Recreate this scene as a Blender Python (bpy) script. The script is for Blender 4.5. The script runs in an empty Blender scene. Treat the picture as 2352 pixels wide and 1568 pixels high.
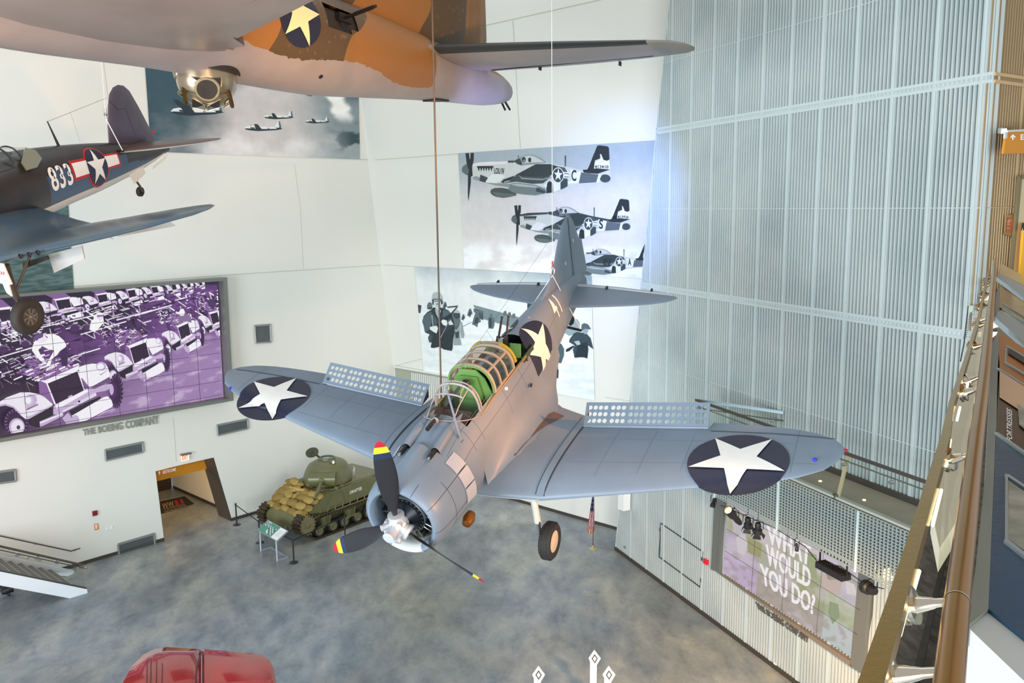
import bpy, bmesh, math, random
from mathutils import Vector as V, Matrix
from mathutils.geometry import tessellate_polygon
random.seed(7)
pi=math.pi; sin=math.sin; cos=math.cos
S=bpy.context.scene
# ---------------------------------------------------------------- camera
FOC=2000.0; CX,CY=1176.0,784.0
_dn=V((.0104,1,.1538)).normalized(); _fw=(V((0,0,1))-_dn*_dn.z).normalized(); _rt=_fw.cross(-_dn)
if _rt.x<0: _rt=-_rt
CAM=V((0,0,13.8))
def c2w(v): return V((v.dot(_rt),v.dot(_fw),-v.dot(_dn)))
def ray(px,py): return c2w(V((px-CX,py-CY,FOC)))
def onp(px,py,n,d):
    r=ray(px,py); n=V(n); return CAM+r*((d-n.dot(CAM))/n.dot(r))
def flo(px,py,z=0.0): return onp(px,py,(0,0,1),z)
cd=bpy.data.cameras.new('camera'); cam=bpy.data.objects.new('camera',cd); S.collection.objects.link(cam)
cr,cu,cb=c2w(V((1,0,0))),c2w(V((0,-1,0))),c2w(V((0,0,-1)))
cam.matrix_world=Matrix(((cr.x,cu.x,cb.x,CAM.x),(cr.y,cu.y,cb.y,CAM.y),(cr.z,cu.z,cb.z,CAM.z),(0,0,0,1)))
cd.sensor_width=36; cd.lens=FOC/2352*36; cd.clip_start=.05; cd.clip_end=300; S.camera=cam
# ---------------------------------------------------------------- world, lights, exposure
S.view_settings.view_transform='Standard'; S.view_settings.look='None'
S.view_settings.exposure=0.02; S.view_settings.gamma=1.0; S.view_settings.use_curve_mapping=False
W=bpy.data.worlds.new('world'); S.world=W; W.use_nodes=True
bg=W.node_tree.nodes['Background']; bg.inputs[0].default_value=(.93,.97,1,1); bg.inputs[1].default_value=.52
def area(name,loc,to,size,power,col,sy=None):
    l=bpy.data.lights.new(name,'AREA'); l.shape='RECTANGLE'; l.size=size; l.size_y=sy or size; l.energy=power; l.color=col
    o=bpy.data.objects.new(name,l); S.collection.objects.link(o); o.location=loc
    o.rotation_euler=(V(to)-V(loc)).to_track_quat('-Z','Y').to_euler(); return o
def spot(name,loc,to,power,col,ang=40,blend=.5,rad=.12):
    l=bpy.data.lights.new(name,'SPOT'); l.energy=power; l.color=col; l.spot_size=math.radians(ang); l.spot_blend=blend; l.shadow_soft_size=rad
    o=bpy.data.objects.new(name,l); S.collection.objects.link(o); o.location=loc
    o.rotation_euler=(V(to)-V(loc)).to_track_quat('-Z','Y').to_euler(); return o
area('window_side_fill',(-24,-8,9),(4,26,5),18,13500,(.78,.89,1.0),12)  # unseen area light added on the window side to lift the low walls
area('front_glazing',(6,-16,9),(-6,34,2),22,7600,(.93,.97,1.0),14)
area('skylight',(-4,24,34),(-4,26,0),22,1300,(.97,.99,1.0))
spot('warm_track_spot',(9.0,14.5,12.6),(.3,17.0,10.2),5200,(1,.34,.07),44,.7,.06)
spot('warm_nose_spot',(8.6,9.5,11.2),(-.9,14.4,9.0),3600,(1,.42,.12),28,.8,.06)
spot('warm_bomber_spot',(0,5,13.2),(-7.5,13,17.6),3000,(1,.50,.26),70,.8,.3)
spot('warm_bomber_tail_spot',(2,10,14.0),(-3.2,19.6,17.6),4000,(1,.46,.10),46,.8,.3)
spot('blue_bomber_tail_spot',(2.5,22.5,12.5),(-.8,24.2,17.3),1500,(.35,.42,1.0),34,.8,.3)
spot('white_wall_wash',(1.5,23,9),(3.4,36,6),1900,(.82,.88,1.0),56,1,.3)
spot('warm_floor_spot',(6.0,13.5,7.2),(6.3,20.3,0),6500,(1,.56,.22),85,.9,.3)
spot('warm_fighter_spot',(-6,6,15.5),(-11,22,13.5),3000,(1,.55,.25),40,.8,.2)
spot('blue_wall_spot',(1.5,25,15),(4.9,34.2,13.5),3600,(.25,.38,1.0),60,1,.2)
spot('blue_floor_spot',(5.2,31.4,6.2),(3.9,34.0,0),700,(.18,.30,1.0),50,1,.2)
spot('hallway_side_spot',(2,28,14),(-2,38,8),2600,(1,.95,.86),60,1,.2)
# ---------------------------------------------------------------- materials
MT={}
def mat(name,col,rough=.5,metal=0.0,noise=0.0,nscale=3.0,bump=0.0,bscale=20.0,emit=None,estr=0.0,alpha=None,trans=0.0,spec=.5,coat=0.0,col2=None,stretch=None,spd=None):
    if name in MT: return MT[name]
    m=bpy.data.materials.new(name); MT[name]=m; m.use_nodes=True; t=m.node_tree; N=t.nodes; L=t.links
    b=N['Principled BSDF']; c=tuple(col)+(1,) if len(col)==3 else col
    b.inputs['Base Color'].default_value=c; b.inputs['Roughness'].default_value=rough; b.inputs['Metallic'].default_value=metal
    b.inputs['Specular IOR Level'].default_value=spec; b.inputs['Coat Weight'].default_value=coat
    if trans: b.inputs['Transmission Weight'].default_value=trans
    if alpha is not None: b.inputs['Alpha'].default_value=alpha
    if emit: b.inputs['Emission Color'].default_value=tuple(emit)+(1,); b.inputs['Emission Strength'].default_value=estr
    if noise or bump:
        tc=N.new('ShaderNodeTexCoord'); mp=N.new('ShaderNodeMapping'); L.new(tc.outputs['Object'],mp.inputs[0])
        if stretch: mp.inputs['Scale'].default_value=stretch
    if noise:
        n=N.new('ShaderNodeTexNoise'); n.inputs['Scale'].default_value=nscale; n.inputs['Detail'].default_value=6; L.new(mp.outputs[0],n.inputs['Vector'])
        r=N.new('ShaderNodeValToRGB'); r.color_ramp.elements[0].position=.3; r.color_ramp.elements[1].position=.7
        c2=col2 or tuple(x*(1-noise) for x in col[:3]); r.color_ramp.elements[0].color=tuple(c2)+(1,); r.color_ramp.elements[1].color=c
        L.new(n.outputs[0],r.inputs[0]); L.new(r.outputs[0],b.inputs['Base Color'])
    if bump:
        n2=N.new('ShaderNodeTexNoise'); n2.inputs['Scale'].default_value=bscale; L.new(mp.outputs[0],n2.inputs['Vector'])
        bp=N.new('ShaderNodeBump'); bp.inputs['Strength'].default_value=bump; bp.inputs['Distance'].default_value=.02
        L.new(n2.outputs[0],bp.inputs['Height']); L.new(bp.outputs[0],b.inputs['Normal'])
    return m
def h(s):
    s=s.lstrip('#'); f=lambda v:(v/12.92 if v<=.04045 else ((v+.055)/1.055)**2.4)
    return tuple(f(int(s[i:i+2],16)/255) for i in (0,2,4))
def glass(name,tint=(.9,.97,.95),alpha=.16,rough=.03):
    if name in MT: return MT[name]
    m=bpy.data.materials.new(name); MT[name]=m; m.use_nodes=True; t=m.node_tree; N=t.nodes; L=t.links
    for n in list(N):
        if n.type=='BSDF_PRINCIPLED': N.remove(n)
    tr=N.new('ShaderNodeBsdfTransparent'); tr.inputs[0].default_value=tuple(tint)+(1,)
    gl=N.new('ShaderNodeBsdfGlossy'); gl.inputs['Roughness'].default_value=rough
    fr=N.new('ShaderNodeLayerWeight'); fr.inputs['Blend'].default_value=.5; pw=N.new('ShaderNodeMath'); pw.operation='POWER'; pw.inputs[1].default_value=5; L.new(fr.outputs['Facing'],pw.inputs[0])
    ad=N.new('ShaderNodeMath'); ad.operation='MULTIPLY_ADD'; ad.inputs[1].default_value=alpha*1.6; ad.inputs[2].default_value=alpha*.22; L.new(pw.outputs[0],ad.inputs[0]); ad.use_clamp=True
    mx=N.new('ShaderNodeMixShader'); L.new(ad.outputs[0],mx.inputs[0]); L.new(tr.outputs[0],mx.inputs[1]); L.new(gl.outputs[0],mx.inputs[2])
    L.new(mx.outputs[0],N['Material Output'].inputs[0]); return m
def printmat(name,emit=0.0,noise=.12,nscale=1.5,rough=.6):
    m=bpy.data.materials.new(name); MT[name]=m; m.use_nodes=True; t=m.node_tree; N=t.nodes; L=t.links; b=N['Principled BSDF']
    a=N.new('ShaderNodeAttribute'); a.attribute_name='Ink'; tc=N.new('ShaderNodeTexCoord')
    n=N.new('ShaderNodeTexNoise'); n.inputs['Scale'].default_value=nscale; n.inputs['Detail'].default_value=8; n.inputs['Roughness'].default_value=.6; L.new(tc.outputs['Object'],n.inputs['Vector'])
    mr=N.new('ShaderNodeMapRange'); mr.inputs[1].default_value=.3; mr.inputs[2].default_value=.7; mr.inputs[3].default_value=1-noise; mr.inputs[4].default_value=1+noise; L.new(n.outputs[0],mr.inputs[0])
    mu=N.new('ShaderNodeMix'); mu.data_type='RGBA'; mu.blend_type='MULTIPLY'; mu.inputs[0].default_value=1
    L.new(a.outputs['Color'],mu.inputs[6]); L.new(mr.outputs[0],mu.inputs[7])
    b.inputs['Roughness'].default_value=rough
    if emit:
        b.inputs['Base Color'].default_value=(.02,.02,.02,1); L.new(mu.outputs[2],b.inputs['Emission Color']); b.inputs['Emission Strength'].default_value=emit
    else: L.new(mu.outputs[2],b.inputs['Base Color'])
    return m
# ---------------------------------------------------------------- mesh builder
class MB:
    def __init__(s,xf=None): s.v=[];s.f=[];s.m=[];s.s=[];s.c=[];s.xf=xf;s.has=False
    def add(s,vs,fs,mi=0,sm=False,col=None):
        o=len(s.v)
        s.v+= [tuple(s.xf@V(p)) if s.xf else tuple(p) for p in vs]
        for f in fs: s.f.append(tuple(o+i for i in f)); s.m.append(mi); s.s.append(sm); s.c.append(col or (1,1,1)); s.has|=col is not None
        return s
    def box(s,c,d,R=None,mi=0,col=None):
        c=V(c); x,y,z=d[0]/2,d[1]/2,d[2]/2; R=R or Matrix.Identity(3)
        P=[c+R@V((a*x,b*y,e*z)) for a in(-1,1) for b in(-1,1) for e in(-1,1)]
        return s.add(P,[(0,1,3,2),(4,6,7,5),(0,4,5,1),(2,3,7,6),(0,2,6,4),(1,5,7,3)],mi,False,col)
    def hexa(s,a,b,mi=0,col=None): # two quads a (4) and b (4)
        return s.add(list(a)+list(b),[(3,2,1,0),(4,5,6,7),(0,1,5,4),(1,2,6,5),(2,3,7,6),(3,0,4,7)],mi,False,col)
    def poly(s,pts,mi=0,col=None):
        t=tessellate_polygon([[V(p) for p in pts]])
        return s.add(pts,[tuple(x) for x in t],mi,False,col)
    def slab(s,pts,off,mi=0,col=None,caps=True): # polygon extruded by vector off
        n=len(pts); off=V(off); P=[V(p) for p in pts]; t=[tuple(x) for x in tessellate_polygon([P])]
        fs=[]
        if caps: fs+=t+[tuple(n+i for i in reversed(x)) for x in t]
        fs+=[(i,(i+1)%n,n+(i+1)%n,n+i) for i in range(n)]
        return s.add(P+[p+off for p in P],fs,mi,False,col)
    def rings(s,R,closed=True,caps=(True,True),mi=0,sm=True,skip=None,col=None):
        n=len(R[0]); vs=[p for r in R for p in r]; fs=[]
        for i in range(len(R)-1):
            for j in range(n if closed else n-1):
                if skip and skip(i,j): continue
                k=(j+1)%n; fs.append((i*n+j,i*n+k,(i+1)*n+k,(i+1)*n+j))
        if caps[0]: fs.append(tuple(range(n-1,-1,-1)))
        if caps[1]: fs.append(tuple((len(R)-1)*n+j for j in range(n)))
        return s.add(vs,fs,mi,sm,col)
    def tube(s,P,r,n=10,mi=0,caps=(True,True),sq=False,col=None):
        P=[V(p) for p in P]; R=[]; up=None
        for i,p in enumerate(P):
            d=(P[min(i+1,len(P)-1)]-P[max(i-1,0)]).normalized()
            if up is None:
                up=V((0,0,1)) if abs(d.z)<.9 else V((1,0,0))
            a=d.cross(up).normalized(); b=a.cross(d).normalized(); up=b
            rr=r[i] if isinstance(r,(list,tuple)) else r
            if sq: R.append([p+(a*x+b*y)*rr for x,y in((-1,-1),(1,-1),(1,1),(-1,1))])
            else: R.append([p+(a*cos(2*pi*k/n)+b*sin(2*pi*k/n))*rr for k in range(n)])
        return s.rings(R,True,caps,mi,not sq,None,col)
    def lathe(s,prof,o,ax,n=32,mi=0,caps=(False,False),arc=None,sm=True,col=None): # prof [(along,radius)]
        o=V(o); ax=V(ax).normalized(); u=(V((0,0,1)) if abs(ax.z)<.9 else V((1,0,0))); a=ax.cross(u).normalized(); b=a.cross(ax)
        return s.rings([[o+ax*t+(a*cos(2*pi*k/n)+b*sin(2*pi*k/n))*r for k in range(n)] for t,r in prof],True,caps,mi,sm,None,col)
    def ball(s,c,r,n=16,mi=0,sc=(1,1,1),R=None,col=None):
        R=R or Matrix.Identity(3); c=V(c); m=n//2
        return s.rings([[c+R@V((r*sc[0]*sin(pi*i/m)*cos(2*pi*k/n),r*sc[1]*sin(pi*i/m)*sin(2*pi*k/n),r*sc[2]*cos(pi*i/m))) for k in range(n)] for i in [.02]+list(range(1,m))+[m-.02]],True,(True,True),mi,True,None,col)
    def build(s,name,mats,parent=None,kind=None,label=None,cat=None,group=None):
        me=bpy.data.meshes.new(name); me.from_pydata(s.v,[],s.f)
        if not isinstance(mats,(list,tuple)): mats=[mats]
        for m in mats: me.materials.append(m)
        me.polygons.foreach_set('material_index',s.m); me.polygons.foreach_set('use_smooth',s.s)
        if s.has:
            ca=me.color_attributes.new('Ink','FLOAT_COLOR','CORNER'); dat=[]
            for p in me.polygons:
                c=s.c[p.index]
                if isinstance(c,list):
                    for q in c: dat+=list(q)+[1]
                else: dat+=list(tuple(c)+(1,))*p.loop_total
            ca.data.foreach_set('color',dat)
        me.update()
        if any(s.s):
            bm=bmesh.new(); bm.from_mesh(me)
            for e in bm.edges:
                if len(e.link_faces)==2 and e.calc_face_angle(0)>.72: e.smooth=False
            bm.to_mesh(me); bm.free()
        o=bpy.data.objects.new(name,me); S.collection.objects.link(o)
        if parent: o.parent=parent
        tag(o,label,cat,group,kind); return o
def tag(o,label=None,cat=None,group=None,kind=None):
    if label: o['label']=label
    if cat: o['category']=cat
    if group: o['group']=group
    if kind: o['kind']=kind
    return o
def thing(name,label,cat,loc=(0,0,0),R=None,group=None):
    o=bpy.data.objects.new(name,None); S.collection.objects.link(o); o.empty_display_size=.2
    M=(R.to_4x4() if R else Matrix.Identity(4)); M.translation=V(loc); o.matrix_world=M
    return tag(o,label,cat,group)
def dup(root,M,label,group=None):
    r=root.copy(); S.collection.objects.link(r); r.matrix_world=M; r['label']=label
    if group: r['group']=group
    for ch in root.children:
        c=ch.copy(); S.collection.objects.link(c); c.parent=r
        for g in ch.children:
            d=g.copy(); S.collection.objects.link(d); d.parent=c
    return r
def smooth_by(o,ang=40):
    # mark sharp edges above an angle so smooth shading keeps creases
    me=o.data; bm=bmesh.new(); bm.from_mesh(me)
    for e in bm.edges:
        if len(e.link_faces)==2 and e.calc_face_angle(0)>math.radians(ang): e.smooth=False
    bm.normal_update(); bm.to_mesh(me); bm.free(); return o
def fixn(o):
    me=o.data; bm=bmesh.new(); bm.from_mesh(me); bmesh.ops.recalc_face_normals(bm,faces=bm.faces); bm.to_mesh(me); bm.free(); return o
BOLD=[.022]
def textpolys(txt,spacing=1.0):
    # letters as triangles in a 1-high coordinate frame
    cu=bpy.data.curves.new('t','FONT'); cu.body=txt; cu.size=1.0; cu.space_character=spacing; cu.resolution_u=3; cu.offset=BOLD[0]
    o=bpy.data.objects.new('t',cu); S.collection.objects.link(o); dg=bpy.context.evaluated_depsgraph_get(); dg.update()
    me=bpy.data.meshes.new_from_object(o.evaluated_get(dg)); vs=[(v.co.x,v.co.y) for v in me.vertices]; fs=[tuple(p.vertices) for p in me.polygons]
    bpy.data.objects.remove(o); bpy.data.meshes.remove(me)
    x0=min(v[0] for v in vs);x1=max(v[0] for v in vs);y0=min(v[1] for v in vs);y1=max(v[1] for v in vs)
    return [((x-x0)/(x1-x0),(y-max(y0,-.02))/(y1-max(y0,-.02))) for x,y in vs],fs
def text_on(mb,txt,fn,mi=0,col=None,spacing=1.0,thick=None,off=None,bold=0):
    vs,fs=textpolys(txt,spacing); P=[fn(u,v) for u,v in vs]
    if thick is None: mb.add(P,fs,mi,False,col)
    else:
        t=V(thick); n=len(P); E={}
        for f in fs:
            for a,b in zip(f,f[1:]+f[:1]): E[(a,b)]=1
        side=[(a,b,n+b,n+a) for (a,b) in E if (b,a) not in E]
        mb.add(P+[V(p)+t for p in P],fs+[tuple(n+i for i in reversed(f)) for f in fs]+side,mi,False,col)
    return mb
def lerp(a,b,t): return a+(b-a)*t
def bil(q,u,v): # quad q: tl,tr,br,bl (any tuples), u right, v down
    a=V(q[0]).lerp(V(q[1]),u); b=V(q[3]).lerp(V(q[2]),u); return a.lerp(b,v)
def tab(T,x): # piecewise linear table lookup, T sorted ascending on [0]
    if x<=T[0][0]: return T[0][1:]
    for a,b in zip(T,T[1:]):
        if x<=b[0]:
            t=(x-a[0])/(b[0]-a[0]); return tuple(p+(q-p)*t for p,q in zip(a[1:],b[1:]))
    return T[-1][1:]
def stab(T,x,k=0): # smooth (catmull) lookup of column k
    n=len(T); x=min(max(x,T[0][0]),T[-1][0]); i=0
    while i<n-2 and x>T[i+1][0]: i+=1
    a=T[max(i-1,0)];b=T[i];c=T[i+1];d=T[min(i+2,n-1)]; t=(x-b[0])/(c[0]-b[0])
    m1=(c[k+1]-a[k+1])/((c[0]-a[0]) or 1)*(c[0]-b[0]); m2=(d[k+1]-b[k+1])/((d[0]-b[0]) or 1)*(c[0]-b[0])
    return (2*t**3-3*t*t+1)*b[k+1]+(t**3-2*t*t+t)*m1+(-2*t**3+3*t*t)*c[k+1]+(t**3-t*t)*m2
def star_pts(n=5,r=1.0,ri=.382,rot=0.0):
    return [((r if k%2==0 else ri*r)*sin(rot+pi*k/n),(r if k%2==0 else ri*r)*cos(rot+pi*k/n)) for k in range(2*n)]
def patch(mb,tris,fn,mi=0,sub=3,col=None):
    # triangles in (u,v) subdivided and mapped through fn(u,v)->point
    for a,b,c in tris:
        idx={};vs=[];fs=[]
        for i in range(sub+1):
            for j in range(sub+1-i):
                u=i/sub; w=j/sub; idx[(i,j)]=len(vs)
                vs.append(fn(a[0]+(b[0]-a[0])*u+(c[0]-a[0])*w,a[1]+(b[1]-a[1])*u+(c[1]-a[1])*w))
        for i in range(sub):
            for j in range(sub-i):
                fs.append((idx[(i,j)],idx[(i+1,j)],idx[(i,j+1)]))
                if i+j<sub-1: fs.append((idx[(i+1,j)],idx[(i+1,j+1)],idx[(i,j+1)]))
        mb.add(vs,fs,mi,True,col)
def text_patch(mb,txt,fn,mi=0,sub=3,spacing=1.0):
    vs,fs=textpolys(txt,spacing)
    for f in fs:
        for k in range(1,len(f)-1): patch(mb,[(vs[f[0]],vs[f[k]],vs[f[k+1]])],fn,mi,sub)
def disc_tris(r=1.0,n=32): return [((0,0),(r*sin(2*pi*k/n),r*cos(2*pi*k/n)),(r*sin(2*pi*(k+1)/n),r*cos(2*pi*(k+1)/n))) for k in range(n)]
def star_tris(r=1.0,rot=0.0):
    p=star_pts(5,r,.382,rot); return [((0,0),p[k],p[(k+1)%10]) for k in range(10)]
# ================================================================ THE ROOM
dL=V((.6803,.7329,0)).normalized(); nL=V((dL.y,-dL.x,0)); kL=nL.dot(flo(535,1195))
dB=V((-.7455,.6665,0)).normalized(); leanB=V((.048,.110,-.993)).normalized(); nB=dB.cross(leanB).normalized(); kB=nB.dot(flo(1415,1216))
dC=V((-.3688,.9295,0)).normalized(); nC=V((dC.y,-dC.x,0)); kC=nC.dot(flo(1415,1262))
def OL(p,o=0): return onp(p[0],p[1],nL,kL+o)      # offset towards the hall
def OB(p,o=0): return onp(p[0],p[1],nB,kB+o)
def OC(p,o=0): return onp(p[0],p[1],nC,kC-o)
if nB.dot(CAM)<kB: nB=-nB; kB=-kB
KC=OC((2280,175)); KC.z=0; dO=V((.8269,.5624,0)).normalized(); nO=V((-dO.y,dO.x,0)); kO=nO.dot(KC)
def OO(p,o=0): return onp(p[0],p[1],nO,kO-o)
assert nL.dot(CAM)>kL
white=mat('white_wall_paint',h('#e3e2d8'),.75,noise=.04,nscale=.25)
seam=mat('panel_joint_shadow_gap',h('#b3b3a4'),.8)
gray_metal=mat('brushed_grey_metal',h('#8c8f8a'),.35,.85,bump=.05,bscale=60)
dkbase=mat('dark_bronze_metal',h('#5a544c'),.45,.6)
black=mat('matt_black',(.012,.012,.014),.5)
blackm=mat('black_metal',(.02,.02,.023),.4,.4)
# ---- floor
def floor_mat():
    m=bpy.data.materials.new('polished_stained_concrete'); m.use_nodes=True; t=m.node_tree;N=t.nodes;L=t.links;b=N['Principled BSDF']
    tc=N.new('ShaderNodeTexCoord'); mp=N.new('ShaderNodeMapping'); mp.inputs['Rotation'].default_value=(0,0,.75); mp.inputs['Scale'].default_value=(1,.6,1); L.new(tc.outputs['Object'],mp.inputs[0])
    def nz(sc,det=8,dist=0,ro=.6):
        n=N.new('ShaderNodeTexNoise'); n.inputs['Scale'].default_value=sc; n.inputs['Detail'].default_value=det; n.inputs['Distortion'].default_value=dist; n.inputs['Roughness'].default_value=ro; L.new(mp.outputs[0],n.inputs['Vector']); return n
    def ramp(n,els):
        r=N.new('ShaderNodeValToRGB'); e=r.color_ramp.elements
        while len(e)<len(els): e.new(.5)
        for i,(p,c) in enumerate(els): e[i].position=p; e[i].color=tuple(c)+(1,)
        L.new(n.outputs[0],r.inputs[0]); return r
    a=ramp(nz(.42,12,.15,.68),[(.30,h('#6d7883')),(.44,h('#88929c')),(.56,h('#9fa5a8')),(.72,h('#c2c2bb'))])
    c=ramp(nz(.16,5,.1),[(.40,h('#ffffff')),(.54,h('#f4eee0')),(.70,h('#d8cdb4'))])
    d=ramp(nz(1.7,12,.3,.72),[(.30,(.55,.58,.62)),(.5,(.92,.92,.92)),(.7,(1.12,1.1,1.06))])
    e=ramp(nz(.9,10,.5,.72),[(.64,(1,1,1)),(.74,(.66,.60,.46))])
    def mul(x,y,f):
        q=N.new('ShaderNodeMix'); q.data_type='RGBA'; q.blend_type='MULTIPLY'; q.inputs[0].default_value=f; L.new(x,q.inputs[6]); L.new(y,q.inputs[7]); return q.outputs[2]
    o=mul(a.outputs[0],c.outputs[0],.8); o=mul(o,d.outputs[0],.85); o=mul(o,e.outputs[0],.7)
    L.new(o,b.inputs['Base Color']); b.inputs['Roughness'].default_value=.42; b.inputs['Specular IOR Level'].default_value=.35
    bp=N.new('ShaderNodeBump'); bp.inputs['Strength'].default_value=.06; L.new(nz(3).outputs[0],bp.inputs['Height']); L.new(bp.outputs[0],b.inputs['Normal'])
    return m
MB().box((0,22,-.1),(80,76,.2)).build('floor',floor_mat(),kind='structure')
# ---- left wall with the doorway
door_q=[OL((357,1081)),OL((488,1051)),OL((531,1198)),OL((377.6,1247.6))]
def Lc(p): return (dL.dot(p),p.z)
def Lp(s,z,o=0): # point on left wall from its own coordinates
    return dL*s+nL*kL+nL*o+V((0,0,z))
sA,sD=Lc(door_q[0]),Lc(door_q[3]); sB,sE=Lc(door_q[1]),Lc(door_q[2])
cor0=dL.dot(flo(933.2,1078.1)); cor20=dL.dot(OL((821.8,180.7)))
sF=dL.dot(OL((-420,1300))); HT=24.0; cT=cor0+(cor20-cor0)/20*HT
zt=sA[1]+.0
wl=MB(); bk=-nL*.35
for q in ([(sF,0),(sD[0],0),(sA[0],zt),(sA[0],HT),(sF,HT)],[(sA[0],zt),(sB[0],sB[1]),(sB[0],HT),(sA[0],HT)],[(sE[0],0),(cor0,0),(cT,HT),(sB[0],HT),(sB[0],sB[1])]):
    wl.slab([Lp(*p) for p in q],bk)
def line(mb,pts,w,fn,o=.004,mi=1,d=.004):
    for a,b in zip(pts,pts[1:]):
        A,B=fn(a,o),fn(b,o); mb.tube([A,B],w/2,mi=mi,sq=True)
line(wl,[(-60,672-5+8),(507,632),(881,608)],.018,OL); 
for a,b in (((690,478),(697,618)),((237,140),(262,330)),((398,960),(405,1060)),((676,375),(690,478))): line(wl,[a,b],.012,OL)
zj=OL((827,366)).z; wl.tube([Lp(dL.dot(OL((827,366))),zj,.004),Lp(cor0+(cor20-cor0)/20*zj,zj,.004)],.009,mi=1,sq=True)
wl.build('wall_left',[white,seam],kind='structure')
# door reveal and hallway
hall=MB()
dp=-nL*1.1
hall.slab([door_q[1],door_q[2],door_q[2]+dp,door_q[1]+dp],dL*.06)
hall.build('door_1',mat('dark_wood_reveal',h('#4d443b'),.5,noise=.3,nscale=6,stretch=(1,1,8)),kind='structure')
hb=MB(); s0,s1=sD[0]-1.5,sE[0]+.4; dd=6.5
hb.slab([Lp(s0,0,-dd),Lp(s1,0,-dd),Lp(s1,3.6,-dd),Lp(s0,3.6,-dd)],-nL*.1,mi=0)
hb.build('wall_hallway_back',mat('brown_wood_panels',h('#4a3a28'),.4,noise=.35,nscale=4,stretch=(1,1,6)),kind='structure')
hb=MB(); hb.slab([Lp(s1+.1,0,-.4),Lp(s1+.1,0,-dd),Lp(s1+.1,3.6,-dd),Lp(s1+.1,3.6,-.4)],dL*.1); hb.build('wall_hallway_right',white,kind='structure')
hb=MB(); hb.slab([Lp(s0-.2,0,-.4),Lp(s0-.2,0,-dd),Lp(s0-.2,3.6,-dd),Lp(s0-.2,3.6,-.4)],-dL*.1); hb.build('wall_hallway_left',white,kind='structure')
hb=MB(); hb.slab([Lp(s0-.2,3.3,-.4),Lp(s1+.1,3.3,-.4),Lp(s1+.1,3.3,-dd),Lp(s0-.2,3.3,-dd)],V((0,0,.15))); hb.build('ceiling_hallway',white,kind='structure')
q=Lp((s0+s1)/2,3.28,-2.6); area('hallway_downlight',q,(q.x,q.y,0),1.0,75,(1,.62,.25))
# ---- back wall (leans in over the hall)
def Bp(s,z,o=0):
    b=flo(1415,1216)+dB*s; up=-leanB/(-leanB.z); return b+up*z+nB*o
wb=MB(); sc=(flo(933.2,1078.1)-flo(1415,1216)).dot(dB)
P=[Bp(-14,0),Bp(sc,0),OL((821.8,180.7))+(OL((821.8,180.7))-flo(933.2,1078.1))*(4/20),Bp(-14,24)]
wb.slab(P,-nB*.3)
for a,b in (((862,367),(1052,353)),((881,608),(952,612)),((1116,58),(1537,-36)),((1178,47),(1195,340)),((907,840),(1060,800)),((1390,912),(1455,922))): line(wb,[a,b],.016,OB)
wb.build('wall_back',[white,seam],kind='structure')
# low opening in the back wall, seen above the dive bomber's port flap
rec=MB(); q=[OB((907,841),.02),OB((1062,868),.02),OB((1062,960),.02),OB((914,930),.02)]
rec.slab(q,nB*.02); rec.build('trim_recess',mat('sage_grey_paint',h('#a3a794'),.7),kind='structure')
rib=MB()
for i in range(26):
    x=946+i*4.4; y0=848+(x-907)*.174
    rib.slab([OB((x,y0),.05),OB((x+2.1,y0+.4),.05),OB((x+4,y0+70),.05),OB((x+1.9,y0+70),.05)],nB*.04)
rib.slab([OB((906,839),.05),OB((1062,866),.05),OB((1062,869.5),.05),OB((906,842.5),.05)],nB*.08)
rib.build('trim_slats',mat('white_slats',h('#dfe3dc'),.5),kind='structure')
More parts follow.
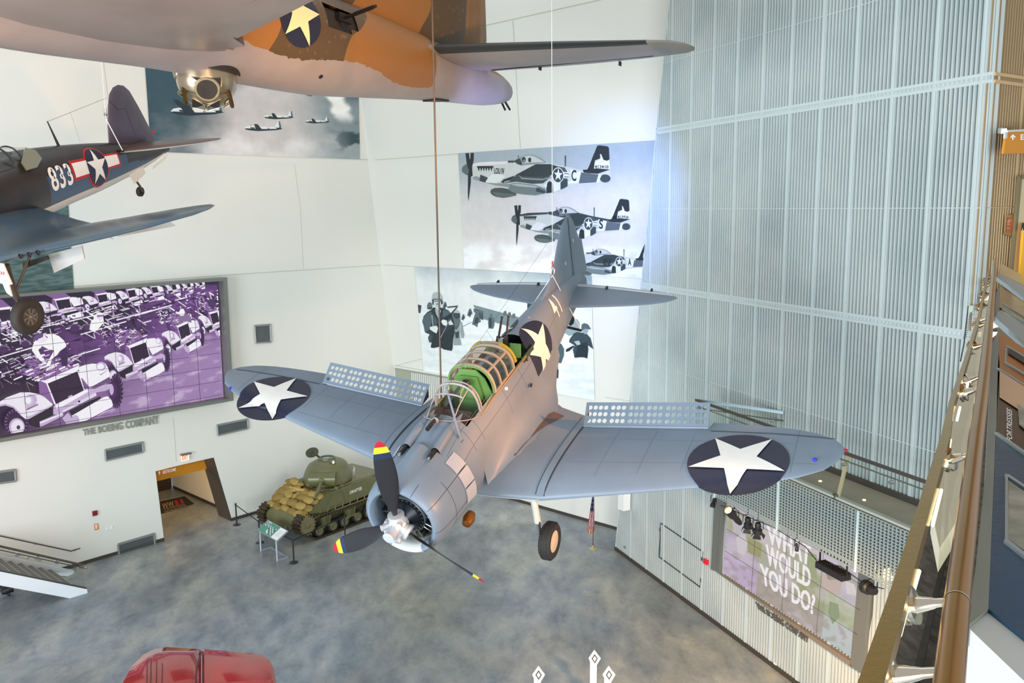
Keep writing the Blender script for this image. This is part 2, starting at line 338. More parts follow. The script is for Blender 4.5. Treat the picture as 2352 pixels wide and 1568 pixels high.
# ---- corrugated wall
def Cp(s,z,o=0): # s metres from the free left end towards the viewer
    return flo(1415,1262)-dC*s-nC*o+V((0,0,z))
Ltot=(KC-flo(1415,1262)).length; slope=3.45/20.6
corr=mat('corrugated_pale_metal',h('#d3dad6'),.38,.30,noise=.10,nscale=.5,col2=h('#bcc8c7'))
corr2=mat('bright_panel_joint',h('#c6d2cf'),.4,.1)
def corrugated(name,Pf,L,clip,zs,mats,pitch=.122,depth=.055,seams=1.22):
    m=MB()
    prof=[(0,0),(.44,0),(.54,1),(.90,1),(1,0)]
    n=int(L/pitch)
    for (z0,z1) in zs:
        row=[]
        for i in range(n+1):
            for u,d in prof[:-1]:
                s=min((i+u)*pitch,L); row.append((s,d*depth))
        a=[];b=[]
        for s,d in row:
            top=min(z1,max(z0,s/clip)) if clip else z1
            if clip and s/clip<z0: top=z0
            a.append(Pf(s,z0,d)); b.append(Pf(s,top,d))
        k=len(a); vs=a+b
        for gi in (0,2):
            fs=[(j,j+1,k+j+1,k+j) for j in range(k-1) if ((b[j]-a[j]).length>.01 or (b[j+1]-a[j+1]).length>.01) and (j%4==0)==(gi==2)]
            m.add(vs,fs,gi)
        s=seams
        while s<L:
            tp=min(z1,s/clip) if clip else z1
            if tp>z0+.1:
                m.slab([Pf(s-.012,z0,depth),Pf(s+.062,z0,depth),Pf(s+.062,tp,depth),Pf(s-.012,tp,depth)],Pf(0,0,.012)-Pf(0,0,0),mi=1)
            s+=seams
        # top and bottom rails of each lift
        e=z0*clip if clip else 0
        if z0>.5:
            for dz in (-.075,.075):
                m.slab([Pf(e,z0+dz-.035,0),Pf(L,z0+dz-.035,0),Pf(L,z0+dz+.035,0),Pf(e,z0+dz+.035,0)],Pf(0,0,.06)-Pf(0,0,0),mi=1)
            m.slab([Pf(e,z0-.05,0),Pf(L,z0-.05,0),Pf(L,z0+.05,0),Pf(e,z0+.05,0)],Pf(0,0,.035)-Pf(0,0,0),mi=0)
    for z in (13.68,8.1,18.6):
        e=z*clip if clip else 0
        m.slab([Pf(e,z,.034),Pf(L,z,.034),Pf(L,z+.02,.034),Pf(e,z+.02,.034)],Pf(0,0,.006)-Pf(0,0,0),mi=1)
    m.slab([Pf(0,0,-.02)]+([Pf(24*clip,24,-.02)] if clip else [Pf(0,24,-.02)])+[Pf(L,24,-.02),Pf(L,0,-.02)],Pf(0,0,-.2)-Pf(0,0,0),mi=0)
    return m.build(name,mats,kind='structure')
corrugated('wall_corrugated',Cp,Ltot,slope,[(0,10.93),(10.93,16.38),(16.38,24)],[corr,corr2,mat('perforated_trough_shade',h('#566260'),.5,.3)])  # shade between the ribs put into a darker colour for the perforated troughs
edge=MB(); edge.slab([Cp(0,0,.06),Cp(24*slope,24,.06),Cp(24*slope+.05,24,.06),Cp(.05,0,.06)],nC*.3); edge.build('trim_1',corr2,kind='structure')
edge=MB(); edge.box(KC+V((0,0,12))-nC*.0,(.05,.06,24),Matrix.Rotation(math.atan2(dC.y,dC.x),3,'Z')); edge.build('trim_2',corr2,kind='structure')
def Op(s,z,o=0): return KC+dO*s-nO*o+V((0,0,z))
corrO=mat('corrugated_bronze_metal',h('#a98f68'),.4,.5,noise=.1,nscale=.6)
corrugated('wall_right',Op,12,None,[(0,10.93),(10.93,16.37),(16.37,24)],[corrO,mat('bronze_joint',h('#c9a878'),.4,.1),mat('bronze_trough_shade',h('#6b5636'),.5,.3)],pitch=.105,depth=.03)  # bronze troughs darkened too, groove shade put into their colour
# ---- baseboards
bb=MB()
def bband(m,A,B,n,hh=.14,t=.02): m.slab([A+n*.012,B+n*.012,B+n*.012+V((0,0,hh)),A+n*.012+V((0,0,hh))],n*t)
bband(bb,Lp(sF,0),Lp(sD[0],0),nL); bband(bb,Lp(sE[0],0),Lp(cor0,0),nL)
bband(bb,Lp(s1+.1,0,-.5),Lp(s1+.1,0,-dd),-dL)
bb.build('baseboard_left',dkbase,kind='structure')
bb=MB(); bband(bb,Bp(-6,0),Bp(sc,0),V((nB.x,nB.y,0)).normalized()); bb.build('baseboard_back',dkbase,kind='structure')
bb=MB(); bband(bb,Cp(0,0,.04),Cp(Ltot,0,.04),-nC,.16); bb.build('baseboard_corrugated',dkbase,kind='structure')
# ---- flush service door in the corrugated wall
dq=[(1518,1201),(1615,1267),(1609,1348),(1514,1278)]
dm=MB()
for a,b in zip(dq,dq[1:]+dq[:1]): dm.tube([OC(a,.045),OC(b,.045)],.02,sq=True)
for p in ((1516,1216),(1515,1262),(1612,1283),(1610,1332)): dm.box(OC(p,.06),(.05,.05,.12))
dm.build('door_2',mat('door_gap_dark',h('#4c5250'),.5,.4),kind='structure')
# ================================================================ WALL FITTINGS
vent_m=mat('vent_louvre_grey',h('#5d6464'),.6,noise=.12,nscale=2); frame_m=mat('vent_frame',h('#8f9390'),.5,.3)
def vent(q,label,fn=OL,group='grey vents in the left wall'):
    P=[fn(p,.01) for p in q]; c=sum(P,V())/4
    t=thing('wall_vent',label,'vent',c,None,group); inv=Matrix.Translation(-c); m=MB(inv)
    n=nL if fn is OL else nB
    m.slab(P,n*.02); 
    for i in range(1,9):
        a=P[0].lerp(P[3],i/9); b=P[1].lerp(P[2],i/9); m.tube([a+n*.03,b+n*.03],.012,sq=True)
    m.build('grille',vent_m,t)
    m=MB(inv)
    for a,b in zip(P,P[1:]+P[:1]): m.tube([a+n*.03,b+n*.03],.035,sq=True)
    m.build('frame',frame_m,t)
vent([(584,748),(620,745),(622,785),(587,787)],'small square grey vent high on the left wall right of the big screen')
vent([(498,976),(568,962),(569,983),(500,999)],'long grey vent on the left wall just below the blue wing tip')
vent([(241,1033),(327,1015),(328.5,1037),(243,1057)],'long grey vent on the left wall under the raised company lettering')
vent([(-45,1089),(34,1078),(36,1104),(-43,1115)],'long grey vent cut off by the left picture edge')
vent([(271,1249),(353,1225),(356,1251),(274,1277)],'tall grey vent at floor level left of the doorway')
# lettering
let=mat('raised_grey_letters',h('#a3a79f'),.45,.4)
lm=MB(); q=[(189,986),(363,953),(365,972),(191,1000)]
fn=lambda u,v: OL(tuple(bil([V(p) for p in q],u,1-v)),.02)
text_on(lm,'THE BOEING COMPANY',fn,spacing=1.08,thick=nL*.04)
lm.build('wall_lettering',let,None,None,'raised grey letters THE BOEING COMPANY on the left wall under the vehicle picture','sign','raised company lettering')
lm=MB(); q2=[(1736,1381.5),(1859,1462),(1857,1476.5),(1741,1397)]
text_on(lm,'THE BOEING COMPANY',lambda u,v: OC(tuple(bil([V(p) for p in q2],u,1-v)),.06),spacing=1.08,thick=-nC*.03)
lm.build('wall_lettering',mat('raised_dark_letters',h('#6a6862'),.45,.4),None,None,'raised dark letters THE BOEING COMPANY on the ribbed metal wall under the text screen','sign','raised company lettering')
# exit sign
c=OL((424,1051),.12); t=thing('exit_sign','small lit red EXIT sign over the doorway','exit sign',c); inv=Matrix.Translation(-c)
m=MB(inv); m.slab([OL(p,.10) for p in ((416,1044),(433,1040),(434,1055),(417,1059))],nL*.03); m.build('sign_plate',mat('exit_face',h('#f7d9c8'),.4,emit=(1,.75,.55),estr=.55),t)
m=MB(inv); q3=[(418.5,1047),(431,1044),(431.5,1053.5),(419,1056.5)]
text_on(m,'EXIT',lambda u,v: OL(tuple(bil([V(p) for p in q3],u,1-v)),.142)); m.build('lettering',mat('exit_red',h('#e02b10'),.4,emit=(1,.12,.02),estr=1.2),t)
m=MB(inv); m.slab([OL(p,.02) for p in ((413,1042),(436,1037.5),(436.5,1040.5),(413.5,1045.5))],nL*.16); m.build('housing',gray_metal,t)
# restroom header
c=Lp((sA[0]+sB[0])/2,2.6,-.95); t=thing('restroom_sign','orange header board reading RESTROOMS across the doorway','sign',c); inv=Matrix.Translation(-c)
def OLd(p,o): return onp(p[0],p[1],nL,kL-o)
hq=[(340,1086),(474.5,1055.5),(474.5,1076.5),(340,1110)]
m=MB(inv); m.slab([OLd(p,.9) for p in hq],-nL*.12); m.build('board',mat('orange_sign_paint',h('#d08a1e'),.5),t)
m=MB(inv); q4=[(374,1080.5),(404,1073.5),(404,1081),(374,1088)]
text_on(m,'RESTROOMS',lambda u,v: OLd(tuple(bil([V(p) for p in q4],u,1-v)),.88)); 
m.build('lettering',mat('white_print',h('#f5f3ee'),.5,emit=(1,1,1),estr=.15),t); m=MB(inv); m.add([OLd(p,.88) for p in ((365.5,1081),(369,1085),(367,1085),(367,1089.5),(365,1090),(365,1085.5),(363,1086))],[(0,1,2),(0,2,5),(0,5,6),(2,3,4),(2,4,5)])
m.build('arrow',MT['white_print'],t)
# floor mat
mm=[flo(*p,z=.012) for p in ((368,1152),(424,1139.5),(446,1156.5),(368,1180))]
c=sum(mm,V())/4; t=thing('entrance_mat','black entrance mat with museum lettering on the hallway floor','mat',(c.x,c.y,0)); inv=Matrix.Translation(-V((c.x,c.y,0)))
m=MB(inv); m.slab(mm,V((0,0,.01))); m.build('rubber_mat',mat('mat_black',(.02,.018,.018),.9),t)
m=MB(inv); mf=lambda q:(lambda u,v: flo(*tuple(bil([V(p+(0,)) for p in q],u,1-v))[:2],z=.024))
text_on(m,'WW',mf([(371,1156),(397,1150),(402,1161),(373,1168)]),mi=0); text_on(m,'II',mf([(400,1149),(418,1145),(424,1155),(405,1160)]),mi=1)
text_on(m,'THE NATIONAL',mf([(374,1167),(425,1156),(428,1159.5),(376,1171)]),mi=2); text_on(m,'WWII MUSEUM',mf([(377,1173),(428,1160.5),(431,1164),(379,1177)]),mi=2)
m.build('lettering',[mat('mat_tan',h('#a88a5c'),.8),mat('mat_red',h('#a82020'),.8),mat('mat_grey',h('#807868'),.8)],t)
# alarm, small orange notice, switch plates
def plate(name,fn,q,n,mt,label,cat,th=.03,extra=None):
    P=[fn(p,.01) for p in q]; return MB().slab(P,n*th).build(name,mt,None,None,label,cat)
plate('fire_alarm',OL,[(211.5,1173.5),(222.5,1171.5),(223,1182),(212.5,1184.5)],nL,mat('alarm_red_dark',h('#7c1c22'),.4),'small dark red fire alarm box on the white wall above the stairs','fire alarm',.06)
c=OL((221,1208.5),.02); t=thing('notice_sign','small orange notice with white lettering on the white wall below the red alarm box','sign',c); inv=Matrix.Translation(-c)
m=MB(inv); m.slab([OL(p,.01) for p in ((216,1203),(225,1201.5),(226.5,1215),(217.5,1217))],nL*.02); m.build('board',MT['orange_sign_paint'],t)
m=MB(inv)
for i in range(4): m.slab([OL((218+i*.3,1205+i*2.6),.035),OL((223.5,1203.8+i*2.6),.035),OL((223.7,1205+i*2.6),.035),OL((218.2+i*.3,1206.2+i*2.6),.035)],nL*.004)
m.build('lettering',MT['white_print'],t)
plate('switch_plate',OL,[(243,1210.5),(247,1209.5),(247.5,1216),(243.5,1217)],nL,mat('plate_white',h('#eef2ee'),.4),'narrow white switch plate right of the orange notice','switch',.02)
plate('switch_plate',OL,[(250,1208.5),(258.5,1206.5),(259,1213.5),(250.5,1215.5)],nL,MT['plate_white'],'wide white switch plate, the one nearer the floor level vent','switch',.02)
plate('fire_alarm',OC,[(1621.5,1281),(1630,1286),(1629.5,1296.5),(1621.5,1291)],-nC,mat('alarm_red',h('#d8232a'),.4),'bright red fire alarm box on the ribbed metal wall by the screen','fire alarm',.12)
plate('wall_outlet',OC,[(1435.5,1252),(1440.5,1255),(1440,1260),(1435.5,1257)],-nC,frame_m,'small grey outlet low on the ribbed wall near its free end','outlet',.06)
plate('wall_outlet',OC,[(1780.5,1521),(1786,1525),(1785.5,1533.5),(1780,1529.5)],-nC,MT['plate_white'],'white outlet low on the ribbed wall under the metal lettering','outlet',.06)
c=OC((1441,1150),.2); t=thing('wall_speaker','white column speaker on the ribbed wall under the blue wing','speaker',c); inv=Matrix.Translation(-c)
m=MB(inv); m.slab([OC(p,.12) for p in ((1436,1110),(1449,1118),(1447.5,1171),(1434.5,1166))],-nC*.3); m.build('cabinet',mat('speaker_white',h('#eceee8'),.4),t)
m=MB(inv); m.slab([OC(p,.0) for p in ((1441,1113),(1452,1120),(1450.5,1166),(1439.5,1160))],-nC*.12); m.build('mounting_plate',blackm,t)
# ================================================================ STAIRCASE at the left wall
st=thing('staircase','white sided staircase with grey treads and glass balustrade at the left wall','stairs',flo(150,1340))
invS=Matrix.Translation(-st.location)
stw=mat('stringer_white',h('#dfe6ea'),.5)
kS=nL.dot(flo(181,1367)); kW=nL.dot(flo(163,1319))
def SN(p,o=0): return onp(p[0],p[1],nL,kS)+nL*o
def SW(p,o=0): return onp(p[0],p[1],nL,kW)+nL*o
def ext(A,B,t): return A+(A-B)*t
nt=SN((200,1352.5)); nl=SN((0,1312)); nb=SN((161,1373.7)); nbl=SN((0,1344))
m=MB(invS); m.slab([flo(201,1361.5),nt,ext(nl,nt,.5),ext(nbl,nb,.5),nb],-nL*.12); m.build('near_stringer',stw,st)
m=MB(invS); m.slab([SN((200,1352.5),.004),SN((0,1312),.004),SN((0,1312),.004)+V((0,0,.05)),SN((200,1352.5),.004)+V((0,0,.05))],-nL*.13); m.build('stringer_cap',dkbase,st)
ft=SW((170,1310)); fl=SW((0,1275)); fbm=flo(156,1323)
m=MB(invS); m.slab([flo(170,1316),ft,ext(fl,ft,.5),ext(fl,ft,.5)-V((0,0,.8)),fl-V((0,0,.6)),fbm],-nL*.08); m.build('wall_stringer',stw,st)
tm=mat('tread_grey_brown',h('#77706a'),.5,noise=.15,nscale=3); nose=mat('tread_nosing',h('#b9b8b0'),.4,.3)
n0=SN((169,1343.5),-.12); n6=SN((26,1313.5),-.12); stp=(n6-n0)/6; rise=V((0,0,stp.z)); run=stp-rise; wv=-nL*(kS-kW-.14)
for i in range(11):
    a=n0+stp*i; m=MB(invS)
    m.slab([a,a+wv,a+wv+run*1.05,a+run*1.05],V((0,0,-.05))); m.slab([a,a+wv,a+wv-rise,a-rise],run*.06)
    e=V((0,0,.003)); m.slab([a+e,a+wv+e,a+wv+run*.07+e,a+run*.07+e],e,mi=1)
    m.build('tread',[tm,nose],st)
r0=SN((189,1297),0); r1=SN((0,1254),0)
m=MB(invS); m.tube([SN((189,1297)),ext(SN((0,1254)),SN((189,1297)),.4)],.04); m.build('top_rail',dkbase,st)
m=MB(invS); m.tube([SN((192,1303.5),.06),ext(SN((0,1262),.06),SN((192,1303.5),.06),.4)],.018); m.build('lower_rail',dkbase,st)
m=MB(invS); m.slab([SN((196,1352)),SN((189,1298)),ext(SN((0,1255)),SN((189,1298)),.4),ext(SN((0,1312)),SN((196,1352)),.4)],nL*.012); m.build('glass_panel',glass('clear_glass',(.95,.965,.955),.14),st)
for x,y,r in ((40,1273,.075),(85,1281,.075),(130,1289.5,.075),(63,1280,.05),(91,1286,.05),(179,1304.5,.04),(197,1303.5,.04)):
    m=MB(invS); m.lathe([(-.03,.0),(-.03,r),(.03,r),(.03,.0)],SN((x,y),.03),nL,16); m.build('glass_bolt',mat('chrome',(.75,.75,.75),.12,1),st)
# wall handrail is a thing of its own
wr=MB(); A=OL((-30,1224),.1); B=OL((163,1265.5),.1); Cq=OL((184,1259),.1); wr.tube([A,B,Cq],.022)
o=thing('wall_handrail','thin dark metal handrail fixed to the white wall above the stairs','handrail',OL((100,1252)))
inv=Matrix.Translation(-o.location); wr.xf=None
m=MB(inv); m.tube([A,B,Cq],.022); m.build('rail',dkbase,o)
for p in ((81,1250),(172,1264)):
    m=MB(inv); m.tube([OL(p,0),OL(p,.09),OL((p[0],p[1]-3),.1)],.015,6); m.build('bracket',dkbase,o)
# black spotlight lying under the stairs
c=flo(17,1356,z=.16); t=thing('floor_spotlight','black spotlight on the floor beneath the white staircase','spotlight',(c.x,c.y,0)); inv=Matrix.Translation(-V((c.x,c.y,0)))
m=MB(inv); m.lathe([(-.2,.0),(-.2,.1),(-.05,.15),(.16,.17),(.16,.0)],c+V((0,0,.04)),dL+V((0,0,.2)),14); m.build('lamp_body',black,t)
m=MB(inv); m.tube([c+nL*.2+V((0,0,.05)),c+nL*.2+V((0,0,-.15)),c-nL*.2+V((0,0,-.15)),c-nL*.2+V((0,0,.05))],.015,6); m.build('yoke',blackm,t)
# ================================================================ DIVE BOMBER
RS=Matrix(((-.389,.914,-.116),(-.855,-.405,-.323),(-.343,-.026,.939)))
def ortho(R):
    a=V((R[0][0],R[1][0],R[2][0])).normalized(); b=V((R[0][1],R[1][1],R[2][1])); b=(b-a*a.dot(b)).normalized(); c=a.cross(b)
    return Matrix(((a.x,b.x,c.x),(a.y,b.y,c.y),(a.z,b.z,c.z)))
RS=ortho(RS); TS=V((-1.839,13.166,8.844))
def invl(R,T,p,n,d):
    o=R.transposed()@(CAM-T); r=R.transposed()@ray(*p); n=V(n); return o+r*((d-n.dot(o))/n.dot(r))
def LS(p,n,d): return invl(RS,TS,p,n,d)
blue=mat('blue_grey_aircraft_paint',h('#7b8a99'),.38,noise=.14,nscale=1.3,bump=.02,bscale=9)
under=mat('light_grey_underside_paint',h('#c9cbc6'),.45,noise=.06,nscale=2)
navy=mat('insignia_navy',h('#23253c'),.45,noise=.12,nscale=8); starw=mat('insignia_white',h('#f2efe8'),.5,noise=.05,nscale=5)
gapm=mat('panel_gap_dark',h('#3c4650'),.7); green=mat('cockpit_green',h('#6f9a4e'),.5,noise=.12,nscale=4); dgreen=mat('dark_cockpit_green',h('#2e4a2c'),.6)
silver=mat('bare_metal',h('#c4c6c6'),.28,.9); steel=mat('dark_steel',h('#3a3634'),.4,.7); brown=mat('worn_walkway_brown',h('#6b5a54'),.8,noise=.2,nscale=9)
sb=thing('dive_bomber','blue grey two seat dive bomber with white stars hanging nose down in the middle','airplane',TS,RS)
# ---- wing surface
LET=[(0,-1.72),(.6,-1.78),(1.65,-1.95),(2.8,-2.17),(4.1,-2.43),(5.2,-2.63),(5.75,-2.82),(6.1,-3.02),(6.3,-3.28),(6.37,-3.50)]
TET=[(0,-5.0),(.6,-4.95),(1.07,-4.6),(1.65,-4.40),(1.70,-3.92),(4.09,-3.90),(4.12,-4.27),(4.6,-4.24),(5.4,-4.12),(5.9,-3.98),(6.2,-3.78),(6.32,-3.64),(6.37,-3.52)]
def wsh(y): return math.tanh(y*1.2)
def wle(y): return tab(LET,abs(y))[0]+.17*wsh(y)
def wte(y): return tab(TET,abs(y))[0]+(.08*wsh(y) if abs(y)>4.1 else 0)
def wz(y): return -.56+.134*max(0,abs(y)-1.66)
def wth(y): return stab([(0,.42),(1.65,.40),(4,.24),(5.5,.14),(6.1,.08),(6.37,.01)],abs(y))
def wp(x,y,top=True):
    l=wle(y); fe=-4.35 if abs(y)>1.66 else wte(y); c=min(max((l-x)/max(l-min(wte(y),fe if abs(y)<4.1 else 0),.05),0),1)
    t=2.97*math.sqrt(c)-1.26*c-3.516*c*c+2.843*c**3-1.015*c**4
    return wz(y)+(wth(y)*t*.52 if top else -wth(y)*t*.34)
ys=[0,.3,.6,.85,1.07,1.3,1.5,1.65,1.70,1.9,2.3,2.8,3.3,3.7,4.09,4.12,4.4,4.8,5.2,5.5,5.75,5.95,6.1,6.2,6.28,6.33,6.365]
w=MB(); R=[]
for y in [-a for a in ys[::-1]]+ys[1:]:
    l,t=wle(y),wte(y); cs=[.5-.5*cos(pi*i/30) for i in range(31)]
    up=[V((l+(t-l)*c,y,wp(l+(t-l)*c,y))) for c in cs]; lo=[V((l+(t-l)*c,y,wp(l+(t-l)*c,y,False))) for c in cs[::-1]]
    R.append(up+lo[1:-1])
w.rings(R)
def fcol(mb,idx=1,test=None):
    for i,f in enumerate(mb.f):
        c=sum((V(mb.v[k]) for k in f),V())/len(f)
        n=(V(mb.v[f[1]])-V(mb.v[f[0]])).cross(V(mb.v[f[2]])-V(mb.v[f[0]]))
        if test(c,n): mb.m[i]=idx
fcol(w,1,lambda c,n: c.z<wz(c.y)-.01)
# insignia, walkways, seams lie in the wing skin
def wdec(cx,cy,o): return lambda u,v: V((cx+u,cy+v,wp(cx+u,cy+v)+o))
for cx,cy,rt,r in ((-3.12,4.77,0,.81),(-3.16,-4.75,pi/5*0+pi+.0,.76)):
    cx=LS((1698,1058) if cy>0 else (631,909),(0,-.134 if cy>0 else .134,1),-.56-.134*1.66+.10).x
    patch(w,[tuple((a[0]*r,a[1]*r) for a in t) for t in disc_tris(1,40)],wdec(cx,cy,.015),2,8)
    patch(w,[tuple((a[1]*r*.985,a[0]*r*.985) for a in t) for t in star_tris(1,rt+(.03 if cy>0 else -.06))],wdec(cx,cy,.036),3,9)
def strip(pts,wd,o,mi,dens=12): # strip following the wing skin through (x,y) points
    P=[]
    for a,b in zip(pts,pts[1:]):
        for i in range(dens): P.append((lerp(a[0],b[0],i/dens),lerp(a[1],b[1],i/dens)))
    P.append(pts[-1]); A=[];B=[]
    for i,p in enumerate(P):
        q=P[min(i+1,len(P)-1)];r=P[max(i-1,0)]; d=V((q[0]-r[0],q[1]-r[1],0)).normalized(); n=V((-d.y,d.x,0))*wd/2
        A.append(V((p[0]+n.x,p[1]+n.y,wp(p[0]+n.x,p[1]+n.y)+o)));B.append(V((p[0]-n.x,p[1]-n.y,wp(p[0]-n.x,p[1]-n.y)+o)))
    w.rings([A,B],False,(False,False),mi)
for sg in (1,-1):
    strip([(wle(sg*1.66)-.02,sg*1.66),(-4.33,sg*1.66)],.13,.022,0,20)
    for d in (-.075,.075): strip([(wle(sg*1.66)-.03,sg*(1.66+d)),(-4.0,sg*(1.66+d)),(-4.33,sg*(1.66+d))],.018,.012,4,16)
    strip([(-3.86,sg*4.14),(-3.82,sg*5.2),(-3.72,sg*6.2)],.022,.008,4)
    strip([(-2.62,sg*1.9),(-2.95,sg*6.0)],.004,.006,6); strip([(-3.45,sg*1.8),(-3.5,sg*5.6)],.004,.006,6)
    strip([(wle(sg*5.6)-.1,sg*5.62),(-4.0,sg*5.62)],.006,.006,6)
    for yy in (2.5,3.2,3.9): strip([(wle(sg*yy)-.35,sg*yy),(-3.8,sg*yy)],.004,.006,6)
    strip([(-2.72,sg*4.5),(-2.72,sg*5.3)],.03,.02,4)
    # walkway band on the inner wing
    pts=[(-2.05,sg*.98),(-2.7,sg*.98),(-3.4,sg*.95),(-4.2,sg*.88),(-4.65,sg*.82)]
    if sg>0: strip([LS((x,y),(0,0,1),-.40)[:2] for x,y in ((1170,1050),(1186,1030),(1201,1012),(1220,990),(1240,970),(1283,941))],.27,.014,5)
    else: strip(pts,.26,.014,5)
fine=mat('fine_panel_seam',h('#6a7886'),.6)
fixn(w.build('wing',[blue,under,navy,starw,gapm,brown,fine],sb))
# coloured formation lamps on the tips
for p,cm,nm in (((-3.05,5.95,.06),mat('blue_lamp',(.02,.03,.7),.1),'formation_lamp'),((-3.05,-5.85,.05),mat('blue_lamp',(.02,.03,.7),.1),'formation_lamp'),((-3.42,6.38,.05),mat('red_lamp',(.35,.01,.01),.1),'tip_lamp')):
    z=wp(p[0],p[1]) if abs(p[1])<6.3 else p[2]; MB().ball((p[0],p[1],z+.01),.035,10).build(nm,cm,sb)
# ---- perforated dive flaps: real plates with real holes
def perf(P0,du,dv,nrm,W_,H_,groups,rows,r,mb,mi=0,offs=(0,0,0)):
    th=.006; cw=W_/(sum(groups)+.35*(len(groups)+1)); cells=[]; x=0
    bounds=[]; 
    x=.35*cw; bounds.append((0,x,False))
    for g in groups:
        for k in range(g): bounds.append((x,x+cw,True)); x+=cw
        bounds.append((x,x+.35*cw,False)); x+=.35*cw
    rh=H_/(rows+.6)
    def P(u,v,s): return P0+du*u+dv*v+nrm*(th*s)
    vb=[(0,.3*rh,False)]+[(.3*rh+i*rh,.3*rh+(i+1)*rh,True) for i in range(rows)]+[(.3*rh+rows*rh,H_,False)]
    n=16
    for a,b,hx in bounds:
        for c,d,hy in vb:
            if hx and hy:
                mx,my=(a+b)/2,(c+d)/2; hw,hh=(b-a)/2,(d-c)/2; O=[];I=[]
                for k in range(n):
                    t=2*pi*(k+.5)/n; ct,s_=cos(t),sin(t); q=min(hw/max(abs(ct),1e-6),hh/max(abs(s_),1e-6)); O.append((mx+ct*q,my+s_*q)); I.append((mx+r*ct,my+r*s_))
                # corners
                vs=[P(*o,1) for o in O]+[P(*i,1) for i in I]+[P(*o,-1) for o in O]+[P(*i,-1) for i in I]; fs=[]
                for k in range(n):
                    k2=(k+1)%n; fs+=[(k,k2,n+k2,n+k),(2*n+k2,2*n+k,3*n+k,3*n+k2),(n+k,n+k2,3*n+k2,3*n+k)]
                base=len(vs)
                for (ex,ey) in ((b,d),(a,d),(a,c),(b,c)):
                    t=math.atan2(ey-my,ex-mx)%(2*pi); k=int((t/(2*pi)*n)-.5)%n; k2=(k+1)%n
                    vs+= [P(ex,ey,1),P(ex,ey,-1)]; fs+=[(k,base,k2),(2*n+k2,base+1,2*n+k)]; base+=2
                mb.add(vs,fs,mi)
            else: mb.add([P(a,c,1),P(b,c,1),P(b,d,1),P(a,d,1),P(a,c,-1),P(b,c,-1),P(b,d,-1),P(a,d,-1)],[(0,1,2,3),(7,6,5,4)],mi)
    mb.slab([P(0,0,-1),P(W_,0,-1),P(W_,H_,-1),P(0,H_,-1)],nrm*(2*th),mi,caps=False)
for sg in (1,-1):
    a=V((-3.93,sg*1.74,wp(-3.93,sg*1.8)+.015)); b=V((-3.91,sg*4.09,wp(-3.91,sg*4.09)+.03)); du=(b-a).normalized(); th=math.radians(38)
    dv=V((-cos(th),0,sin(th))); dv=(dv-du*du.dot(dv)).normalized(); nr=du.cross(dv)
    m=MB(); perf(a,du,dv,nr,(b-a).length,.47,[4,3,3,3,3,4],3,.0445,m); 
    m.tube([a,b],.02,8); 
    fixn(m.build('upper_dive_flap',blue,sb))
    a2=V((-3.93,sg*1.74,wz(1.74)-.09)); b2=V((-3.91,sg*4.09,wz(4.09)-.06)); du=(b2-a2).normalized(); dv=V((-cos(th),0,-sin(th))); dv=(dv-du*du.dot(dv)).normalized()
    m=MB(); perf(a2,du,dv,du.cross(dv),(b2-a2).length,.47,[4,3,3,3,3,4],3,.0445,m); fixn(m.build('lower_dive_flap',blue,sb))
    # red painted flap end ribs
    MB().slab([a+V((0,0,0)),a+V((-cos(th),0,sin(th)))*.46,a+V((-.3,0,.02))],V((0,.012*sg,0))).build('flap_end_rib',mat('dark_red_paint',h('#6a1c1c'),.5),sb)
m=MB(); perf(V((-4.35,-1.6,-.66)),V((0,1,0)),V((-cos(.8),0,-sin(.8))),V((0,1,0)).cross(V((-cos(.8),0,-sin(.8)))),3.2,.5,[4,4,4,4,4,4],3,.042,m); fixn(m.build('centre_dive_flap',under,sb))
# ---- fuselage
FT=[(-9.36,.03,.08,-.20,-.05),(-8.9,.08,.38,-.27,.06),(-8.2,.16,.58,-.36,.12),(-7.5,.25,.70,-.45,.12),(-6.8,.34,.78,-.52,.10),(-6,.43,.80,-.60,.06),(-5,.53,.80,-.70,0),(-4,.60,.82,-.80,-.05),(-3,.64,.85,-.84,-.08),(-2.3,.66,.87,-.82,-.08),(-1.9,.675,.88,-.79,-.05),(-1.5,.70,.84,-.76,-.02),(-1.02,.735,.745,-.735,0)]
def fs(x,th,k=1.0):
    wd,zt,zb,zm=[stab(FT,x,i) for i in range(4)]; e=2/2.15; s_,c_=sin(th),cos(th)
    y=wd*math.copysign(abs(s_)**e,s_); z=(zt-zm if c_>0 else zm-zb)*math.copysign(abs(c_)**e,c_)
    return V((x,y*k,zm+z*k))
xs=[-1.02,-1.1,-1.3,-1.5,-1.7,-1.9,-2.1,-2.32]+[-2.32-.19*i for i in range(1,15)]+[-5.2,-5.5,-5.8,-6.1,-6.4,-6.8,-7.1,-7.4,-7.8,-8.2,-8.5,-8.8,-9.1,-9.3,-9.36]
NF=56
f=MB(); rg=[[fs(x,2*pi*j/NF) for j in range(NF)] for x in xs]
def openc(i,j):
    a,b=xs[i],xs[i+1]
    if a>-1.88 or b<-5.0: return False
    y=max(abs(rg[i][j].y),abs(rg[i][(j+1)%NF].y)); return y<.46 and rg[i][j].z>.3
f.rings(rg,skip=openc)
fcol(f,1,lambda c,n: c.z<stab(FT,c.x,2)+.16 and c.x>-9)
def fdec(xc,th0,Rr,o): return lambda u,v: (lambda p: p+V((0,p.y,p.z-.0)).normalized()*o)(fs(xc+u,th0-v/Rr))
